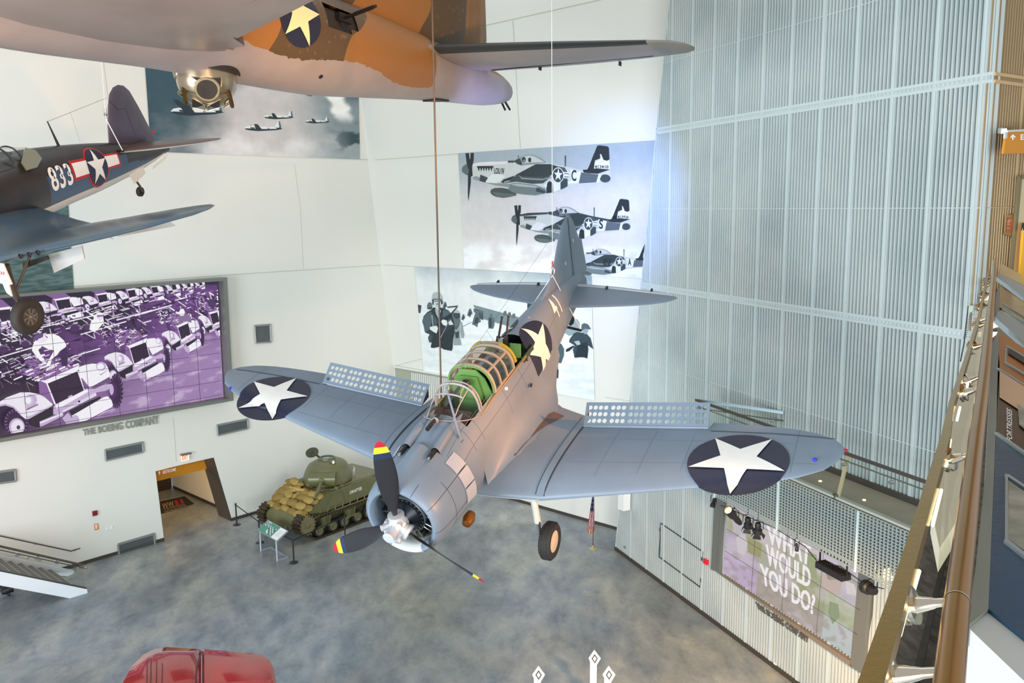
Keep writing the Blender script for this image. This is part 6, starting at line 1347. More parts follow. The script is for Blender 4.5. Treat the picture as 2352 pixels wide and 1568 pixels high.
# first soldier
P_([(128,840),(150,760),(200,700),(280,650),(330,640),(430,630),(520,670),(570,730),(600,830),(610,890),(620,1000),(590,1100),(585,1230),(570,1278),(450,1255),(390,1215),(300,1235),(255,1225),(270,1150),(235,1150),(215,1080),(240,1030),(170,1000),(150,900)],'#2b3a42',5)
P_([(150,780),(215,710),(270,690),(265,860),(240,950),(180,1000),(150,900),(132,845)],'#4d5f66',6); P_([(440,660),(520,680),(565,740),(560,850),(500,900),(440,840)],'#4d5f66',6); P_([(280,720),(340,800),(380,900),(330,960),(270,860)],'#43545b',6)
P_([(300,1000),(500,980),(610,900),(590,1100),(585,1230),(570,1278),(450,1255),(390,1215),(300,1235),(258,1222),(275,1120)],d1,6); P_([(215,1080),(260,1040),(290,1060),(270,1120),(235,1152)],'#3a4a51',7)
P_([(275,640),(300,625),(400,640),(435,660),(420,720),(385,800),(340,770),(290,700)],d1,7); P_([(318,650),(400,655),(412,680),(372,790),(335,720)],'#a4b0b0',8)
P_([(300,520),(310,510),(405,510),(412,580),(395,640),(360,662),(320,630),(300,575)],'#c9d0cd',9); P_([(310,520),(405,520),(405,545),(312,545)],'#7d8a8c',10); P_([(333,568),(378,568),(376,582),(335,582)],'#46545a',10); P_([(330,600),(375,600),(365,612),(340,612)],'#8b9696',10)
P_([(272,550),(275,450),(300,405),(340,395),(390,405),(420,450),(440,540),(432,580),(415,575),(400,505),(305,505),(300,590),(285,585)],'#a9b4b4',9); P_([(275,510),(300,497),(410,495),(440,545),(432,580),(415,578),(402,512),(305,512),(302,590),(283,583)],'#3b4a50',10)
P_([(242,920),(300,905),(350,902),(366,940),(345,1015),(330,1010),(290,985),(245,955)],'#dfe4e2',11); P_([(412,835),(440,805),(495,820),(508,870),(485,905),(440,885)],'#dfe4e2',11); P_([(520,845),(560,815),(600,885),(530,890)],'#cdd5d3',10)
P_([(340,880),(430,790),(560,710),(650,610),(640,590),(662,600),(655,625),(570,730),(560,780),(470,850),(400,950),(340,960)],d1,10); P_([(500,615),(640,600),(640,620),(510,632)],d1,10); P_([(500,890),(512,880),(400,1105),(388,1100)],d4,11)
P_([(265,740),(283,740),(297,905),(285,905)],d4,8)
# right hand soldiers
P2=lambda pts,c,l=3: pc.p(pts,c,l,TB_)
P2([(1640,700),(1760,640),(1850,650),(1890,710),(1900,900),(1700,950),(1600,880)],'#8ba0a5',2)
P2([(1840,880),(1930,890),(2010,900),(2090,990),(2140,1190),(2040,1120),(2050,1200),(2030,1360),(1960,1330),(1800,1345),(1770,1200),(1800,1120),(1700,1060),(1710,1010),(1790,900)],'#34454e',4); P2([(1920,800),(1930,740),(1975,720),(2040,740),(2098,830),(2050,830),(1990,820),(1930,850)],'#4f6068',5); P2([(1930,850),(1990,822),(2050,835),(2040,880),(2000,925),(1960,900)],'#93a2a6',5)
P2([(1790,1050),(1880,1035),(1910,1100),(1850,1120)],'#aebabc',6); P2([(1640,1240),(1650,1190),(1780,1120),(1790,1150),(1700,1225)],d1,5); P2([(1860,1100),(2030,1060),(2030,1340),(1810,1330)],'#1f2e38',5)
P2([(1500,1080),(1560,1090),(1610,1180),(1610,1300),(1560,1440),(1400,1430),(1340,1568),(1300,1568),(1400,1250)],'#4a5b62',4); P2([(1370,1250),(1500,1190),(1525,1290),(1430,1340)],'#a5b2b4',5); P2([(1340,1450),(1500,1440),(1500,1650),(1420,1800),(1300,1700)],'#22303a',5)
pc.p([(1255,852),(1272,835),(1283,850),(1282,868),(1270,870)],'#22303a',6)
pc.mb.build('wall_mural',pprint,None,None,'teal grey mural of helmeted soldiers wading ashore on the back wall','mural','wall murals')
# ================================================================ VIDEO WALL, LEFT
scr=thing('video_wall','huge video wall showing purple tinted rows of military vehicles','screen',OL((250,820)))
iv=Matrix.Translation(-scr.location)
Q=[(-70,687),(499,643),(513,911),(-70,1012)]
pc=Pic(Q,OL,.10,.0030); pc.mb.xf=iv; pc.step=.004
V0,V1,V2,V3,V4='#1d0b26','#4a1f5c','#8a5f9e','#c9b3d8','#fbf8ff'
def road(u,v):
    n=fbm(u*14,v*16,2); n2=fbm(u*3,v*3,8)
    base=mixc('#2a1133','#6d3f84',sm(.35,.75,n2)); 
    lit=sm(.55,1.1,u*.75+v*.55)*sm(.35,.75,v+.1*u); c=mixc(base,'#a988bb',lit*.9); c=mixc(c,'#d9c6e2',sm(.55,.8,n)*lit*.6)
    return c if v>.03 else '#2a1133'
pc.bgd(road,150,100)
rnd=random.Random(11)
def jeep(rad,l=3,det=1.0,T=None):
    # affine frame from the dark radiator: source corners of the nearest vehicle
    s0,s1,s3=V((905,500)),V((1465,265)),V((1065,895)); a,b,c_=[V(p) for p in (rad[0],rad[1],rad[3])]
    M=Matrix(((s1.x-s0.x,s3.x-s0.x),(s1.y-s0.y,s3.y-s0.y))).inverted()
    def T(x,y): k=M@V((x-s0.x,y-s0.y)); return tuple(a+(b-a)*k.x+(c_-a)*k.y)
    w=lambda pts,c,q=0: pc.p(pts,c,l+q,T)
    w([(300,300),(860,440),(1440,190),(1500,160),(1200,0),(500,50)],V2,0)
    if det>.5:
        for _ in range(int(190*det)):
            x=rnd.uniform(-150,1500); y=rnd.uniform(-60,520); 
            if y>520-(x-0)*.22+80: continue
            L_=rnd.uniform(20,200); an=rnd.choice([-.4,.5,1.2,-.35,-.42]); k_=rnd.choice([V0,V4,V3,V4,V4,V0,V1]); hw=rnd.uniform(6,30)
            w([(x,y),(x+L_*cos(an),y+L_*sin(an)),(x+L_*cos(an)+hw*.5,y+L_*sin(an)+hw),(x+hw*.5,y+hw)],k_,1)
    w([(300,1100),(1000,930),(1010,1090),(750,1240),(760,1340),(600,1300)],V0,0)
    # tyres
    for cx,cy,rx,ry,a0 in ((310,1230,225,250,0),(2200,640,130,330,-.18)):
        pc.p([T(cx+(rx+(14 if k%2 else -10))*cos(2*pi*k/44),cy+(ry+(14 if k%2 else -10))*sin(2*pi*k/44)) for k in range(44)],'#34173f',l+2)
        for k in range(22): t=2*pi*k/22; pc.p([T(cx+r_*rx*cos(t+dt),cy+r_*ry*sin(t+dt)) for r_,dt in ((1.0,0),(1.0,.11),(.72,.05))],V2,l+3)
        if cx<1000: pc.ell(cx+10,cy+90,150,165,V3,l+4,T); pc.ell(cx+20,cy+95,120,135,'#efe9f5',l+5,T); pc.ell(cx+40,cy+100,35,40,V1,l+6,T)
        else: pc.ell(cx-60,cy-10,75,180,V1,l+4,T); pc.ell(cx-85,cy-20,40,100,V3,l+5,T)
    w([(730,470),(770,440),(860,440),(905,500),(1065,900),(990,890),(850,760),(750,700)],V2,3); w([(870,480),(905,500),(1065,900),(1030,890)],V4,4)
    w([(905,500),(1465,265),(1590,625),(1065,895)],'#2a0c33',4)
    w([(760,440),(850,430),(1440,165),(1500,150),(1480,240),(1465,268),(890,505)],V4,5); w([(770,436),(1440,160),(1500,150),(1440,180),(850,440)],V2,6)
    w([(1465,265),(1490,265),(1605,620),(1590,628)],V4,5)
    w([(0,840),(130,760),(380,668),(560,665),(740,700),(850,760),(1000,890),(990,930),(560,1165),(480,1170),(380,1090),(250,960),(100,915),(0,935)],'#f3eef8',6); w([(560,1165),(990,930),(1000,900),(600,1100),(480,1130)],V3,7); w([(0,900),(100,880),(260,930),(400,1070),(380,1090),(250,960),(100,915),(0,935)],V3,7)
    pc.ell(590,810,115,105,V3,l+7,T); pc.ell(540,825,90,95,'#d9cce4',l+8,T); pc.ell(535,820,55,60,V4,l+9,T); w([(500,890),(720,880),(735,915),(510,1010)],V3,8); w([(500,990),(715,885),(718,895),(505,1005)],V1,9)
    w([(1490,190),(1600,150),(1750,120),(1850,130),(2000,120),(2045,200),(2090,330),(2080,370),(1710,575),(1640,560),(1520,400)],V4,6); pc.ell(1915,175,95,85,V3,l+7,T); pc.ell(1905,180,65,62,V4,l+8,T); w([(1530,400),(1560,400),(1700,575),(1640,580)],V2,7); w([(1850,290),(1905,330),(2045,235),(2040,245),(1910,345)],V2,8)
    w([(1010,940),(1060,890),(1300,770),(1290,745),(1365,710),(1380,740),(1640,600),(1800,600),(2000,500),(2125,510),(2120,580),(1180,1050),(1100,1090),(1010,1085)],V3,8); w([(1050,905),(1640,610),(1700,640),(1180,940),(1060,980)],V4,9); w([(1175,1020),(1810,670),(1830,730),(1200,1050)],'#e6dcf0',10)
    w([(750,1220),(1190,1040),(1200,1110),(760,1330)],V3,10); w([(760,1235),(1190,1060),(1195,1080),(762,1260)],V4,11); pc.ell(1500,840,22,20,V0,l+11,T)
    w([(1310,1015),(1900,740),(1910,790),(1360,1105)],V0,9); w([(1820,670),(1990,640),(2030,740),(1920,760),(1830,710)],V2,10)
    w([(1365,1110),(1960,760),(2040,740),(2110,810),(2140,900),(2110,980),(1560,1280),(1480,1330)],V4,11); w([(2110,980),(2140,900),(2135,940),(1700,1210),(1560,1290),(1480,1330),(1440,1290)],V2,12); pc.ell(1430,1210,75,115,V3,l+12,T); w([(1180,1160),(1290,1050),(1420,1240),(1290,1300)],V3,11)
for q in ([(-7.7,712.7),(22.3,709.5),(23,731.9),(3.8,739.5)],[(457,649),(463.5,648.2),(466,654),(459,656)],[(429,651),(436.5,650),(439,658.5),(431,660.5)],[(393.7,654),(403.3,653.4),(406.5,663.6),(396.9,666.2)],[(347.2,659.8),(360.6,658.5),(365,671.3),(351.6,673.8)],[(293,667.4),(309.5,664.9),(314.6,681.5),(297.4,684)],[(223.3,678.3),(244.3,675),(250,692.3),(228.4,695.5)],[(128.2,690.4),(158.8,685.9),(165.9,705.7),(135.2,711.4)]): jeep(q,1,.25 if q[0][0]>290 else .3)
# clutter of the stripped chassis in the middle rows
for i in range(420):
    u=rnd.random(); x=-20+u*520; y0=lerp(752,672,u)+rnd.uniform(-8,lerp(85,70,u)*rnd.random()+10)
    L_=rnd.uniform(3,26); an=rnd.choice([-.28,-.25,.5,.6,1.3,-.3]); hw=rnd.uniform(.7,3.2)
    pc.ln((x,y0),(x+L_*cos(an),y0+L_*sin(an)),hw,rnd.choice([V4,V3,V0,V1,V4,V2,V0]),16+i%2)
for a in ((13,770,137,742),(60,850,230,800),(158,738,255,715),(0,820,75,798),(268,735,350,712),(185,768,290,738),(310,725,395,700)): pc.ln(a[:2],a[2:],2.6,V4,19)
for x,y,r in ((58,790,14),(172,755,17),(200,752,13),(282,735,15),(310,728,13),(8,803,16),(380,715,13)):
    pc.ell(x,y,r,r*.72,'#3a1b47',17); pc.ell(x,y,r*.62,r*.45,V1,18)
    for k in range(12): t=pi+pi*k/11; pc.ln((x+r*.7*cos(t),y+r*.5*sin(t)),(x+r*cos(t),y+r*.72*sin(t)),1.1,V3,19)
jeep([(482.4,721.6),(499,716.5),(504,738.2),(488.8,745.2)],20,.7); jeep([(409,752.3),(432,742),(439,768.8),(416.7,779.7)],34,1.0); jeep([(298.7,799.5),(335,785.4),(344.6,814.8),(308.9,835.2)],48,1.2); jeep([(109.6,880.6),(177.5,852.1),(192.6,895.7),(129,928.4)],62,1.5)
TJ=crop_T(0,640,7.838); J_=lambda pts,c,l=78: pc.p(pts,c,l,TJ)
J_([(1080,1300),(1190,1240),(1222,1370),(1215,1568),(1110,1568)],'#3a1550'); J_([(790,1000),(960,990),(1060,1030),(1150,1110),(1195,1190),(1180,1230),(1080,1300),(1030,1370),(930,1450),(905,1568),(825,1568),(900,1420),(975,1290),(850,1260),(760,1210),(690,1280),(740,1390),(800,1450),(805,1510),(740,1490),(640,1380),(575,1290),(590,1200),(640,1110),(720,1150),(840,1110),(860,1050)],'#fffdff',79)
J_([(600,1100),(610,1050),(650,1010),(720,985),(790,1000),(860,1080),(850,1120),(780,1150),(700,1150),(690,1110),(640,1115)],'#f4e9fb',80); J_([(600,1100),(610,1050),(650,1010),(720,985),(785,995),(770,1050),(700,1080),(660,1115)],'#6b4a80',81)
J_([(1610,920),(1630,790),(1700,700),(1740,620),(1790,600),(1850,620),(1860,700),(1870,780),(1800,870),(1720,940)],'#fffdff'); J_([(1735,690),(1750,630),(1860,640),(1850,720),(1800,760)],'#efe3f6',80); J_([(1740,660),(1860,650),(1900,672),(1750,690)],V2,81)
TK=crop_T(240,640,7.839); pc.p([(1320,720),(1340,640),(1360,560),(1400,540),(1440,560),(1450,610),(1520,650),(1560,730),(1570,790),(1480,770),(1400,760),(1340,790)],'#8a6f9a',78,TK); pc.p([(1270,600),(1340,600),(1370,545),(1420,540),(1450,600),(1430,660),(1380,670)],'#fffdff',79,TK); pc.p([(1840,400),(1900,360),(1980,380),(2010,450),(1960,560),(1880,500)],'#4a2a5c',78,TK)
pcm=printmat('video_wall_purple',.86,.03,8.0,.25)
# panel joints
sa,za=Lc(OL((396.3,854),.42)); sb_,zb_=Lc(OL((455.6,850.2),.42)); ds=abs(sb_-sa); zc_=OL((399.5,892),.42).z; dz=abs(OL((396.3,859),.42).z-zc_)
x=sa
for i in range(-11,3):
    s_=sa+ds*i; pc.mb.slab([Lp(s_-.008,5.80,.42),Lp(s_+.008,5.80,.42),Lp(s_+.008,10.72,.42),Lp(s_-.008,10.72,.42)],nL*.002,1)
zz=zc_-dz*2
while zz<11: 
    if 5.85<zz<10.7: pc.mb.slab([Lp(sF,zz-.007,.42),Lp(Lc(OL((513,850),.42))[0]-.12,zz-.007,.42),Lp(Lc(OL((513,850),.42))[0]-.12,zz+.007,.42),Lp(sF,zz+.007,.42)],nL*.002,1)
    zz+=dz
pc.mb.build('display_panels',[pcm,mat('panel_joint_dark',(.03,.01,.04),.5)],scr)
# frame
bezel=mat('screen_frame_grey',h('#85867f'),.4,.5)
fo=[(-70,680),(508,636),(523,916),(-70,1021)]; fi=[(-70,687.5),(499,643.5),(513.5,911),(-70,1012)]
for nm,(a,b,c_,d) in (('top_frame',(fo[0],fo[1],fi[1],fi[0])),('side_frame',(fi[1],fo[1],fo[2],fi[2])),('bottom_frame',(fi[3],fi[2],fo[2],fo[3]))):
    MB(iv).slab([OL(p,.0) for p in (a,b,c_,d)],nL*.50).build(nm,bezel,scr)
# ================================================================ VIDEO WALL, RIGHT
scr=thing('video_wall','video wall on the ribbed metal wall reading WHAT WOULD YOU DO?','screen',OC((1820,1350))); iv=Matrix.Translation(-scr.location)
TD=crop_T(1400,1050,3.027); D4=[(830,192),(1772,717),(1705,1405),(790,800)]; Q=[TD(*p) for p in D4]
pc=Pic(Q,OC,.16,.004); pc.mb.xf=iv
tints=[['#c9c0cc','#cfc8d2','#d4c6cf','#cfc6d6'],['#b9b59a','#c6c1b4','#b9bba0','#c9c0c9'],['#c3b2c9','#c6c0b8','#a9ad84','#bdc2a4'],['#c7b0cf','#b3a69c','#b5aaa2','#c2ccc9']]
def im(u,v):
    n=fbm(u*5,v*5,3); n2=fbm(u*16+.3*v,v*16,6); c=mixc(tints[min(int(v*4),3)][min(int(u*4),3)],'#98a07c',sm(.50,.66,n)*.45*(1-sm(.7,.9,v))); c=mixc(c,'#d8ccd6',sm(.5,.3,n)*.5)
    c=mixc(c,'#9c8f86',sm(.52,.7,n2)*.5*sm(.55,.8,v)); return c
pc.bgd(im,90,64)
for a,c in (([(850,400),(960,440),(950,560),(860,520)],'#c8bfc6'),([(880,560),(930,520),(960,590),(940,680),(890,660)],'#d9cfd4'),([(960,560),(1060,600),(1050,700),(960,660)],'#a2a070'),([(1480,760),(1560,780),(1620,850),(1600,960),(1500,930),(1470,850)],'#cbb9b0'),([(1500,790),(1560,790),(1590,850),(1520,850)],'#8d7f78'),([(1640,860),(1700,880),(1720,960),(1650,950)],'#e3d8d8'),([(1530,1000),(1590,1020),(1600,1110),(1550,1160),(1520,1080)],'#93a37f'),([(1370,640),(1440,680),(1440,850),(1370,800)],'#a3ab80')):
    pc.p([TD(*p) for p in a],c,1)
tw_='#fffafc'
for t_,q in (('WHAT',[(1093,468),(1405,612),(1392,757),(1104,592)]),('WOULD',[(1086,600),(1400,775),(1394,912),(1092,740)]),('YOU DO?',[(1043,733),(1432,962),(1418,1095),(1060,878)])):
    for dx,l,c in ((3,2,'#9a7f92'),(0,3,tw_),(-2,3.2,tw_),(2,3.4,tw_)): pc.txt(t_,[TD(p[0]+dx,p[1]+(3 if dx==3 else 0)) for p in q],c,l)
pc.g=1
for i in range(1,4): a=bil([V(p+(0,)) for p in Q],[0,.213,.444,.707][i],0); b=bil([V(p+(0,)) for p in Q],[0,.213,.444,.707][i],1); pc.ln(tuple(a)[:2],tuple(b)[:2],.9,'#4a4248',6)
for j in range(1,4): a=bil([V(p+(0,)) for p in Q],0,j/4); b=bil([V(p+(0,)) for p in Q],1,j/4); pc.ln(tuple(a)[:2],tuple(b)[:2],.9,'#4a4248',6)
pc.mb.build('display_panels',printmat('video_wall_pastel',.80,.02,6.0,.3),scr)
for nm,q in (('side_frame',[(757,170),(812,190),(790,800),(725,775)]),('inner_frame',[(812,190),(832,192),(792,800),(778,795)]),('bottom_frame',[(778,795),(792,800),(1706,1405),(1722,1455)]),('end_frame',[(1772,717),(1855,760),(1795,1500),(1706,1440)])):
    MB(iv).slab([OC(TD(*p),.0) for p in q],-nC*(.17 if nm!='side_frame' else .12)).build(nm,bezel if nm!='bottom_frame' else mat('frame_sill_bronze',h('#a08f7c'),.4,.5),scr)
# ================================================================ WALKWAY ON THE RIBBED WALL
zf=6.7
wk=thing('footbridge','concrete footbridge along the ribbed wall with perforated metal fascia and glass guard','walkway',flo(1842,1109,zf)); iw=Matrix.Translation(-wk.location)
f1=flo(1608,1009,zf); f2=flo(2104,1222,zf); fd=(f2-f1); fd.z=0; fd.normalize(); f2=f1+fd*13.0
def wallpt(p): # foot of p on the ribbed wall plane
    k=nC.dot(p)-kC; return p-nC*k
conc=mat('walkway_concrete',h('#a89c86'),.6,noise=.18,nscale=1.5)
w2=wallpt(f2)-nC*.05; w1=OC((1804,937)); w1=V((w1.x,w1.y,zf))-nC*.05
endp=V((w2.x,w2.y,zf)) 
m=MB(iw); m.slab([f1,f2,V((w2.x,w2.y,zf)),w1],V((0,0,-.30))); m.build('deck_slab',conc,wk)
m=MB(iw); a=w1-nC*.02; b=V((w2.x,w2.y,zf))-nC*.02; m.slab([a,b,b+V((0,0,.16)),a+V((0,0,.16))],-nC*.03); m.build('skirting',dkbase,wk)
# perforated fascia, true slots
fm=mat('perforated_aluminium',h('#b9c4c0'),.35,.6); 
n_in=V((-fd.y,fd.x,0)); n_in=n_in if n_in.dot(w1-f1)>0 else -n_in; n_out=-n_in
nx=int(13.0/.115); nz_=19; H_=1.46; z0=zf-.03
m=MB(iw); base=f1+n_out*.06+fd*-.6; base.z=z0
cw,ch=.115,H_/nz_
for i in range(nx):
    a=base+fd*(i*cw); m.slab([a,a+fd*.034,a+fd*.034-V((0,0,H_)),a-V((0,0,H_))],n_out*.03,caps=True)
for j in range(nz_+1):
    z=-j*ch; m.slab([base+V((0,0,z)),base+fd*(nx*cw)+V((0,0,z)),base+fd*(nx*cw)+V((0,0,z-ch*.36)),base+V((0,0,z-ch*.36))],n_out*.014)
m.build('perforated_fascia',fm,wk)
for k in range(5):
    a=base+fd*(1.55+k*2.9)+n_out*.035; MB(iw).slab([a,a+fd*.05,a+fd*.05-V((0,0,H_+.05)),a-V((0,0,H_+.05))],n_out*.03).build('fascia_joint_strip',mat('bright_strip',h('#dfeeee'),.3,.3),wk)
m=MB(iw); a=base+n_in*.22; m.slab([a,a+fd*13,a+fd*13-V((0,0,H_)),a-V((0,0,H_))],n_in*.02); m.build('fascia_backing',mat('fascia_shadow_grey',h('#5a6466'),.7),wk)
m=MB(iw); a=base+V((0,0,.03)); m.slab([a,a+fd*13,a+fd*13+n_in*.16,a+n_in*.16],V((0,0,.05))); m.build('edge_channel',mat('edge_pale',h('#c3c3b4'),.5,.3),wk)
# guard rails
gz=1.2
e0=flo(1604,908,zf+gz); 
def rail_(p): return p+V((0,0,gz))
F0=f1+n_out*.02-fd*.25; F1=F0+fd*13
m=MB(iw); m.tube([rail_(F0),rail_(F1)],.035,sq=True); m.build('top_rail',dkbase,wk)
m=MB(iw); m.tube([rail_(F0)+n_in*.09-V((0,0,.22)),rail_(F1)+n_in*.09-V((0,0,.22))],.020,8); m.build('handrail',mat('stainless',h('#8a8a80'),.25,.9),wk)
m=MB(iw); m.slab([F0+V((0,0,.02)),F1+V((0,0,.02)),rail_(F1),rail_(F0)],n_in*.012); m.build('glass_panel',glass('clear_glass'),wk)
W1=w1+V((0,0,0)); m=MB(iw); m.tube([rail_(F0),rail_(W1)],.04,sq=True); m.build('end_rail',mat('bright_rail',h('#c9dfe6'),.3,.5),wk)
m=MB(iw); m.slab([F0,W1,rail_(W1),rail_(F0)],fd*.012); m.build('end_glass',MT['clear_glass'],wk)
m=MB(iw); m.tube([rail_(F0)-V((0,0,.25)),rail_(W1)-V((0,0,.25))],.018,8); m.build('end_handrail',MT['stainless'],wk)
for k in range(6):
    p=F0.lerp(F1,.03+.115*k)+V((0,0,gz-.30)); MB(iw).lathe([(-.03,0),(-.03,.045),(.06,.045),(.06,0)],p,n_in,14).build('rail_standoff',MT['chrome'],wk)
for k in range(3):
    p=(F0).lerp(W1,.12+.38*k)+V((0,0,gz-.30)); MB(iw).lathe([(-.03,0),(-.03,.045),(.06,.045),(.06,0)],p,fd,14).build('rail_standoff',MT['chrome'],wk)
# glass fin post near the wing tip
gp_=flo(1920,1143,zf); gp_.z=zf; m=MB(iw); m.slab([gp_,gp_+fd*.10,gp_+fd*.28+V((0,0,1.15))+n_in*.1,gp_+fd*.16+V((0,0,1.15))+n_in*.1],n_in*.03); m.build('glass_fin',mat('champagne_fin',h('#c9bb94'),.2,.3),wk)
m=MB(iw); m.box(gp_+V((0,0,.02)),(.12,.12,.16)); m.build('fin_clamp',dkbase,wk)
# recessed floor lights are lamps set in the deck
for x,y in ((1884,1104),(1985,1147.5)):
    p=flo(x,y,zf+.01); t=thing('floor_uplight','tiny round glowing light set in the footbridge deck, %s'%('the one just beyond the blue wing' if x<1900 else 'the one nearer the viewer'),'light',p,None,'footbridge deck lights')
    MB().lathe([(0,.0),(.004,.035)],(0,0,0),(0,0,1),14).build('lens',mat('warm_led',(1,.8,.5),.3,emit=(1,.75,.35),estr=30),t); MB().lathe([(0,.036),(.006,.036),(.006,.055),(0,.055)],(0,0,0),(0,0,1),16).build('bezel',silver,t)
# ---- stage spotlights hung under the footbridge
def hang(px,py,z): # point hanging just inside the fascia line below deck
    n=n_in; k=n.dot(base+n_in*.35); return onp(px,py,n,k)
def par(px,py,label,aim,L_=.42,r=.11,lit=False,door=False):
    c=hang(px,py,0); t=thing('stage_spotlight',label,'spotlight',c,None,'stage lights under the footbridge'); aim=V(aim).normalized()
    m=MB(); m.lathe([(-L_*.5,0),(-L_*.5,r*.55),(-L_*.3,r*.75),(0,r*.7),(L_*.1,r),(L_*.5,r*1.05),(L_*.5,r*.9),(L_*.42,r*.85)],(0,0,0),aim,18); m.build('lamp_body',black,t)
    m=MB(); m.lathe([(0,0),(0,r*.85)],aim*L_*.43,aim,16); m.build('lens',mat('lit_lens',(1,.6,.2),.3,emit=(1,.55,.12),estr=9) if lit else mat('dark_lens',(.05,.06,.08),.1),t)
    s_=aim.cross(V((0,0,1))).normalized(); m=MB(); m.tube([s_*r*1.2,s_*r*1.2+V((0,0,.20)),V((0,0,.26)),-s_*r*1.2+V((0,0,.20)),-s_*r*1.2],.013,6); m.tube([V((0,0,.24)),V((0,0,.42))],.02,6); m.build('yoke',blackm,t)
    if door:
        u=s_; w_=aim.cross(s_)
        for a,b in ((u,w_),(w_,u),(-u,w_),(-w_,u)): MB().slab([aim*L_*.5+a*r+b*r*.8,aim*L_*.5+a*r-b*r*.8,aim*L_*.75+a*r*1.5-b*r,aim*L_*.75+a*r*1.5+b*r],a*.005).build('barn_door',blackm,t)
    return t
par(1639,1154,'small black spotlight under the footbridge, first from the back wall',(-.3,-.3,-.8),.3,.08)
par(1686,1186,'black stage lamp glowing orange inside, tilted downwards under the footbridge',(-.55,-.55,.65),.95,.13,True)
par(1718,1200,'black stage light with barn doors between the orange lamp and its twin',(.1,.2,-1),.34,.12,door=True)
par(1741,1213,'black stage light with barn doors just left of the word WHAT',(.05,.1,-1),.34,.12,door=True)
par(1830,1256,'empty black lamp clamp hanging over the word WHAT',(.1,.1,-1),.22,.05)
par(1998,1352,'black stage lamp seen end on at the right edge of the text screen',(-.2,.9,-.1),.4,.16)
par(2046,1320,'stage lamp with bright orange light beside the near railing',(-.6,-.75,.35),.5,.17,True)
c=hang(1913,1310,0); t=thing('floodlight_bar','long black ribbed floodlight hanging on a bracket before the text screen','spotlight',c); L_=.95
m=MB(); m.box((0,0,0),(.30,L_,.16),Matrix.Rotation(math.atan2(fd.y,fd.x)-pi/2,3,'Z')); 
for i in range(14): m.box(fd*(-.42+.065*i)+V((0,0,.09)),(.28,.02,.04),Matrix.Rotation(math.atan2(fd.y,fd.x)-pi/2,3,'Z'))
m.build('lamp_body',black,t)
m=MB(); m.tube([fd*.48,fd*.48+V((0,0,.38)),-fd*.48+V((0,0,.38)),-fd*.48],.02,6,sq=True); m.build('bracket',blackm,t)
cb=MB(); P=[hang(*p,0) for p in ((1655,1160),(1700,1178),(1740,1196),(1775,1210),(1850,1255),(1878,1290),(1930,1300),(1985,1340),(2030,1352))]; cb.tube(P,.012,6); cb.build('lighting_cable',black,None,None,'black cable looping between the stage lights under the footbridge','cable')

# ================================================================ NEAR CATWALK (right edge): railing, handrail, painted reflection
zr_=13.0
cap_l=[(1969,1568),(2047,1348),(2111,1152),(2161,1000),(2179,923),(2214,824),(2244,730),(2269,617)]
cap_r=[(2031,1568),(2089,1348),(2141,1152),(2183,1000),(2192.5,923),(2224,824),(2251,730),(2273.5,617)]
CL=[flo(*p,z=zr_) for p in cap_l]; CR=[flo(*p,z=zr_) for p in cap_r]
def extend(P,d=.9): return [P[0]+(P[0]-P[1]).normalized()*d]+P
CL,CR=extend(CL),extend(CR)
C0=[(a+b)/2 for a,b in zip(CL,CR)]
rg=thing('glass_railing','brass coloured rail on glass panels with round handrail, sweeping up the right edge','railing',(C0[1].x,C0[1].y,11.9)); ig=Matrix.Translation(-rg.location)
brass=mat('brushed_bronze_rail',h('#c09a58'),.24,.92,noise=.12,nscale=2,bump=.04,bscale=50,stretch=(1,1,6))
def sweep(P,hw,hh,mt_,name,par_):
    m=MB(ig); R=[]
    for i,p in enumerate(P):
        d=(P[min(i+1,len(P)-1)]-P[max(i-1,0)]); d.z=0; d.normalize(); n=V((-d.y,d.x,0)); R.append([p+n*hw,p-n*hw,p-n*hw-V((0,0,hh)),p+n*hw-V((0,0,hh))])
    m.rings(R,True,(True,True),0,False); return m.build(name,mt_,par_)
m=MB(ig); R=[]
for a,b in zip(CL,CR): R.append([a,b,b-V((0,0,.05)),a-V((0,0,.05))])
m.rings(R,True,(True,True),0,False); m.build('top_rail',brass,rg)
hr_=[(2180,1568),(2198,1384),(2222,1181),(2243,1000),(2260,869),(2272,741),(2281.5,646),(2285,600)]
HR=extend([flo(*p,z=zr_) for p in hr_]); m=MB(ig); m.tube(HR,.025,20); m.build('handrail',mat('satin_bronze_handrail',h('#b07f3e'),.24,.92,noise=.10,nscale=3),rg)
m=MB(ig)
for y in (1384,): 
    p=flo(2198,1384,z=zr_); d=(HR[1]-HR[3]).normalized(); m.lathe([(-.003,.0258),(.003,.0258)],p,d,20)
m.build('rail_joint',mat('weld_line',h('#c9bfa4'),.3,.8),rg)
m=MB(ig); R=[[p-V((0,0,.05)),p-V((0,0,1.1))] for p in C0]; R=[[a+V((.006,0,0)),b+V((.006,0,0))] for a,b in R]
m.rings(R,False,(False,False),0,False); m.build('glass_panel',glass('rail_glass',(.95,.96,.93),.10),rg)
def at_y(P,px): # nearest point on a path for a picture x
    best=min(((onp(px[0],px[1],(0,0,1),zr_)-P[i].lerp(P[i+1],t)).length,i,t) for i in range(len(P)-1) for t in [k/20 for k in range(21)]); return P[best[1]].lerp(P[best[1]+1],best[2])
ch=mat('warm_chrome',(.78,.70,.56),.16,1)
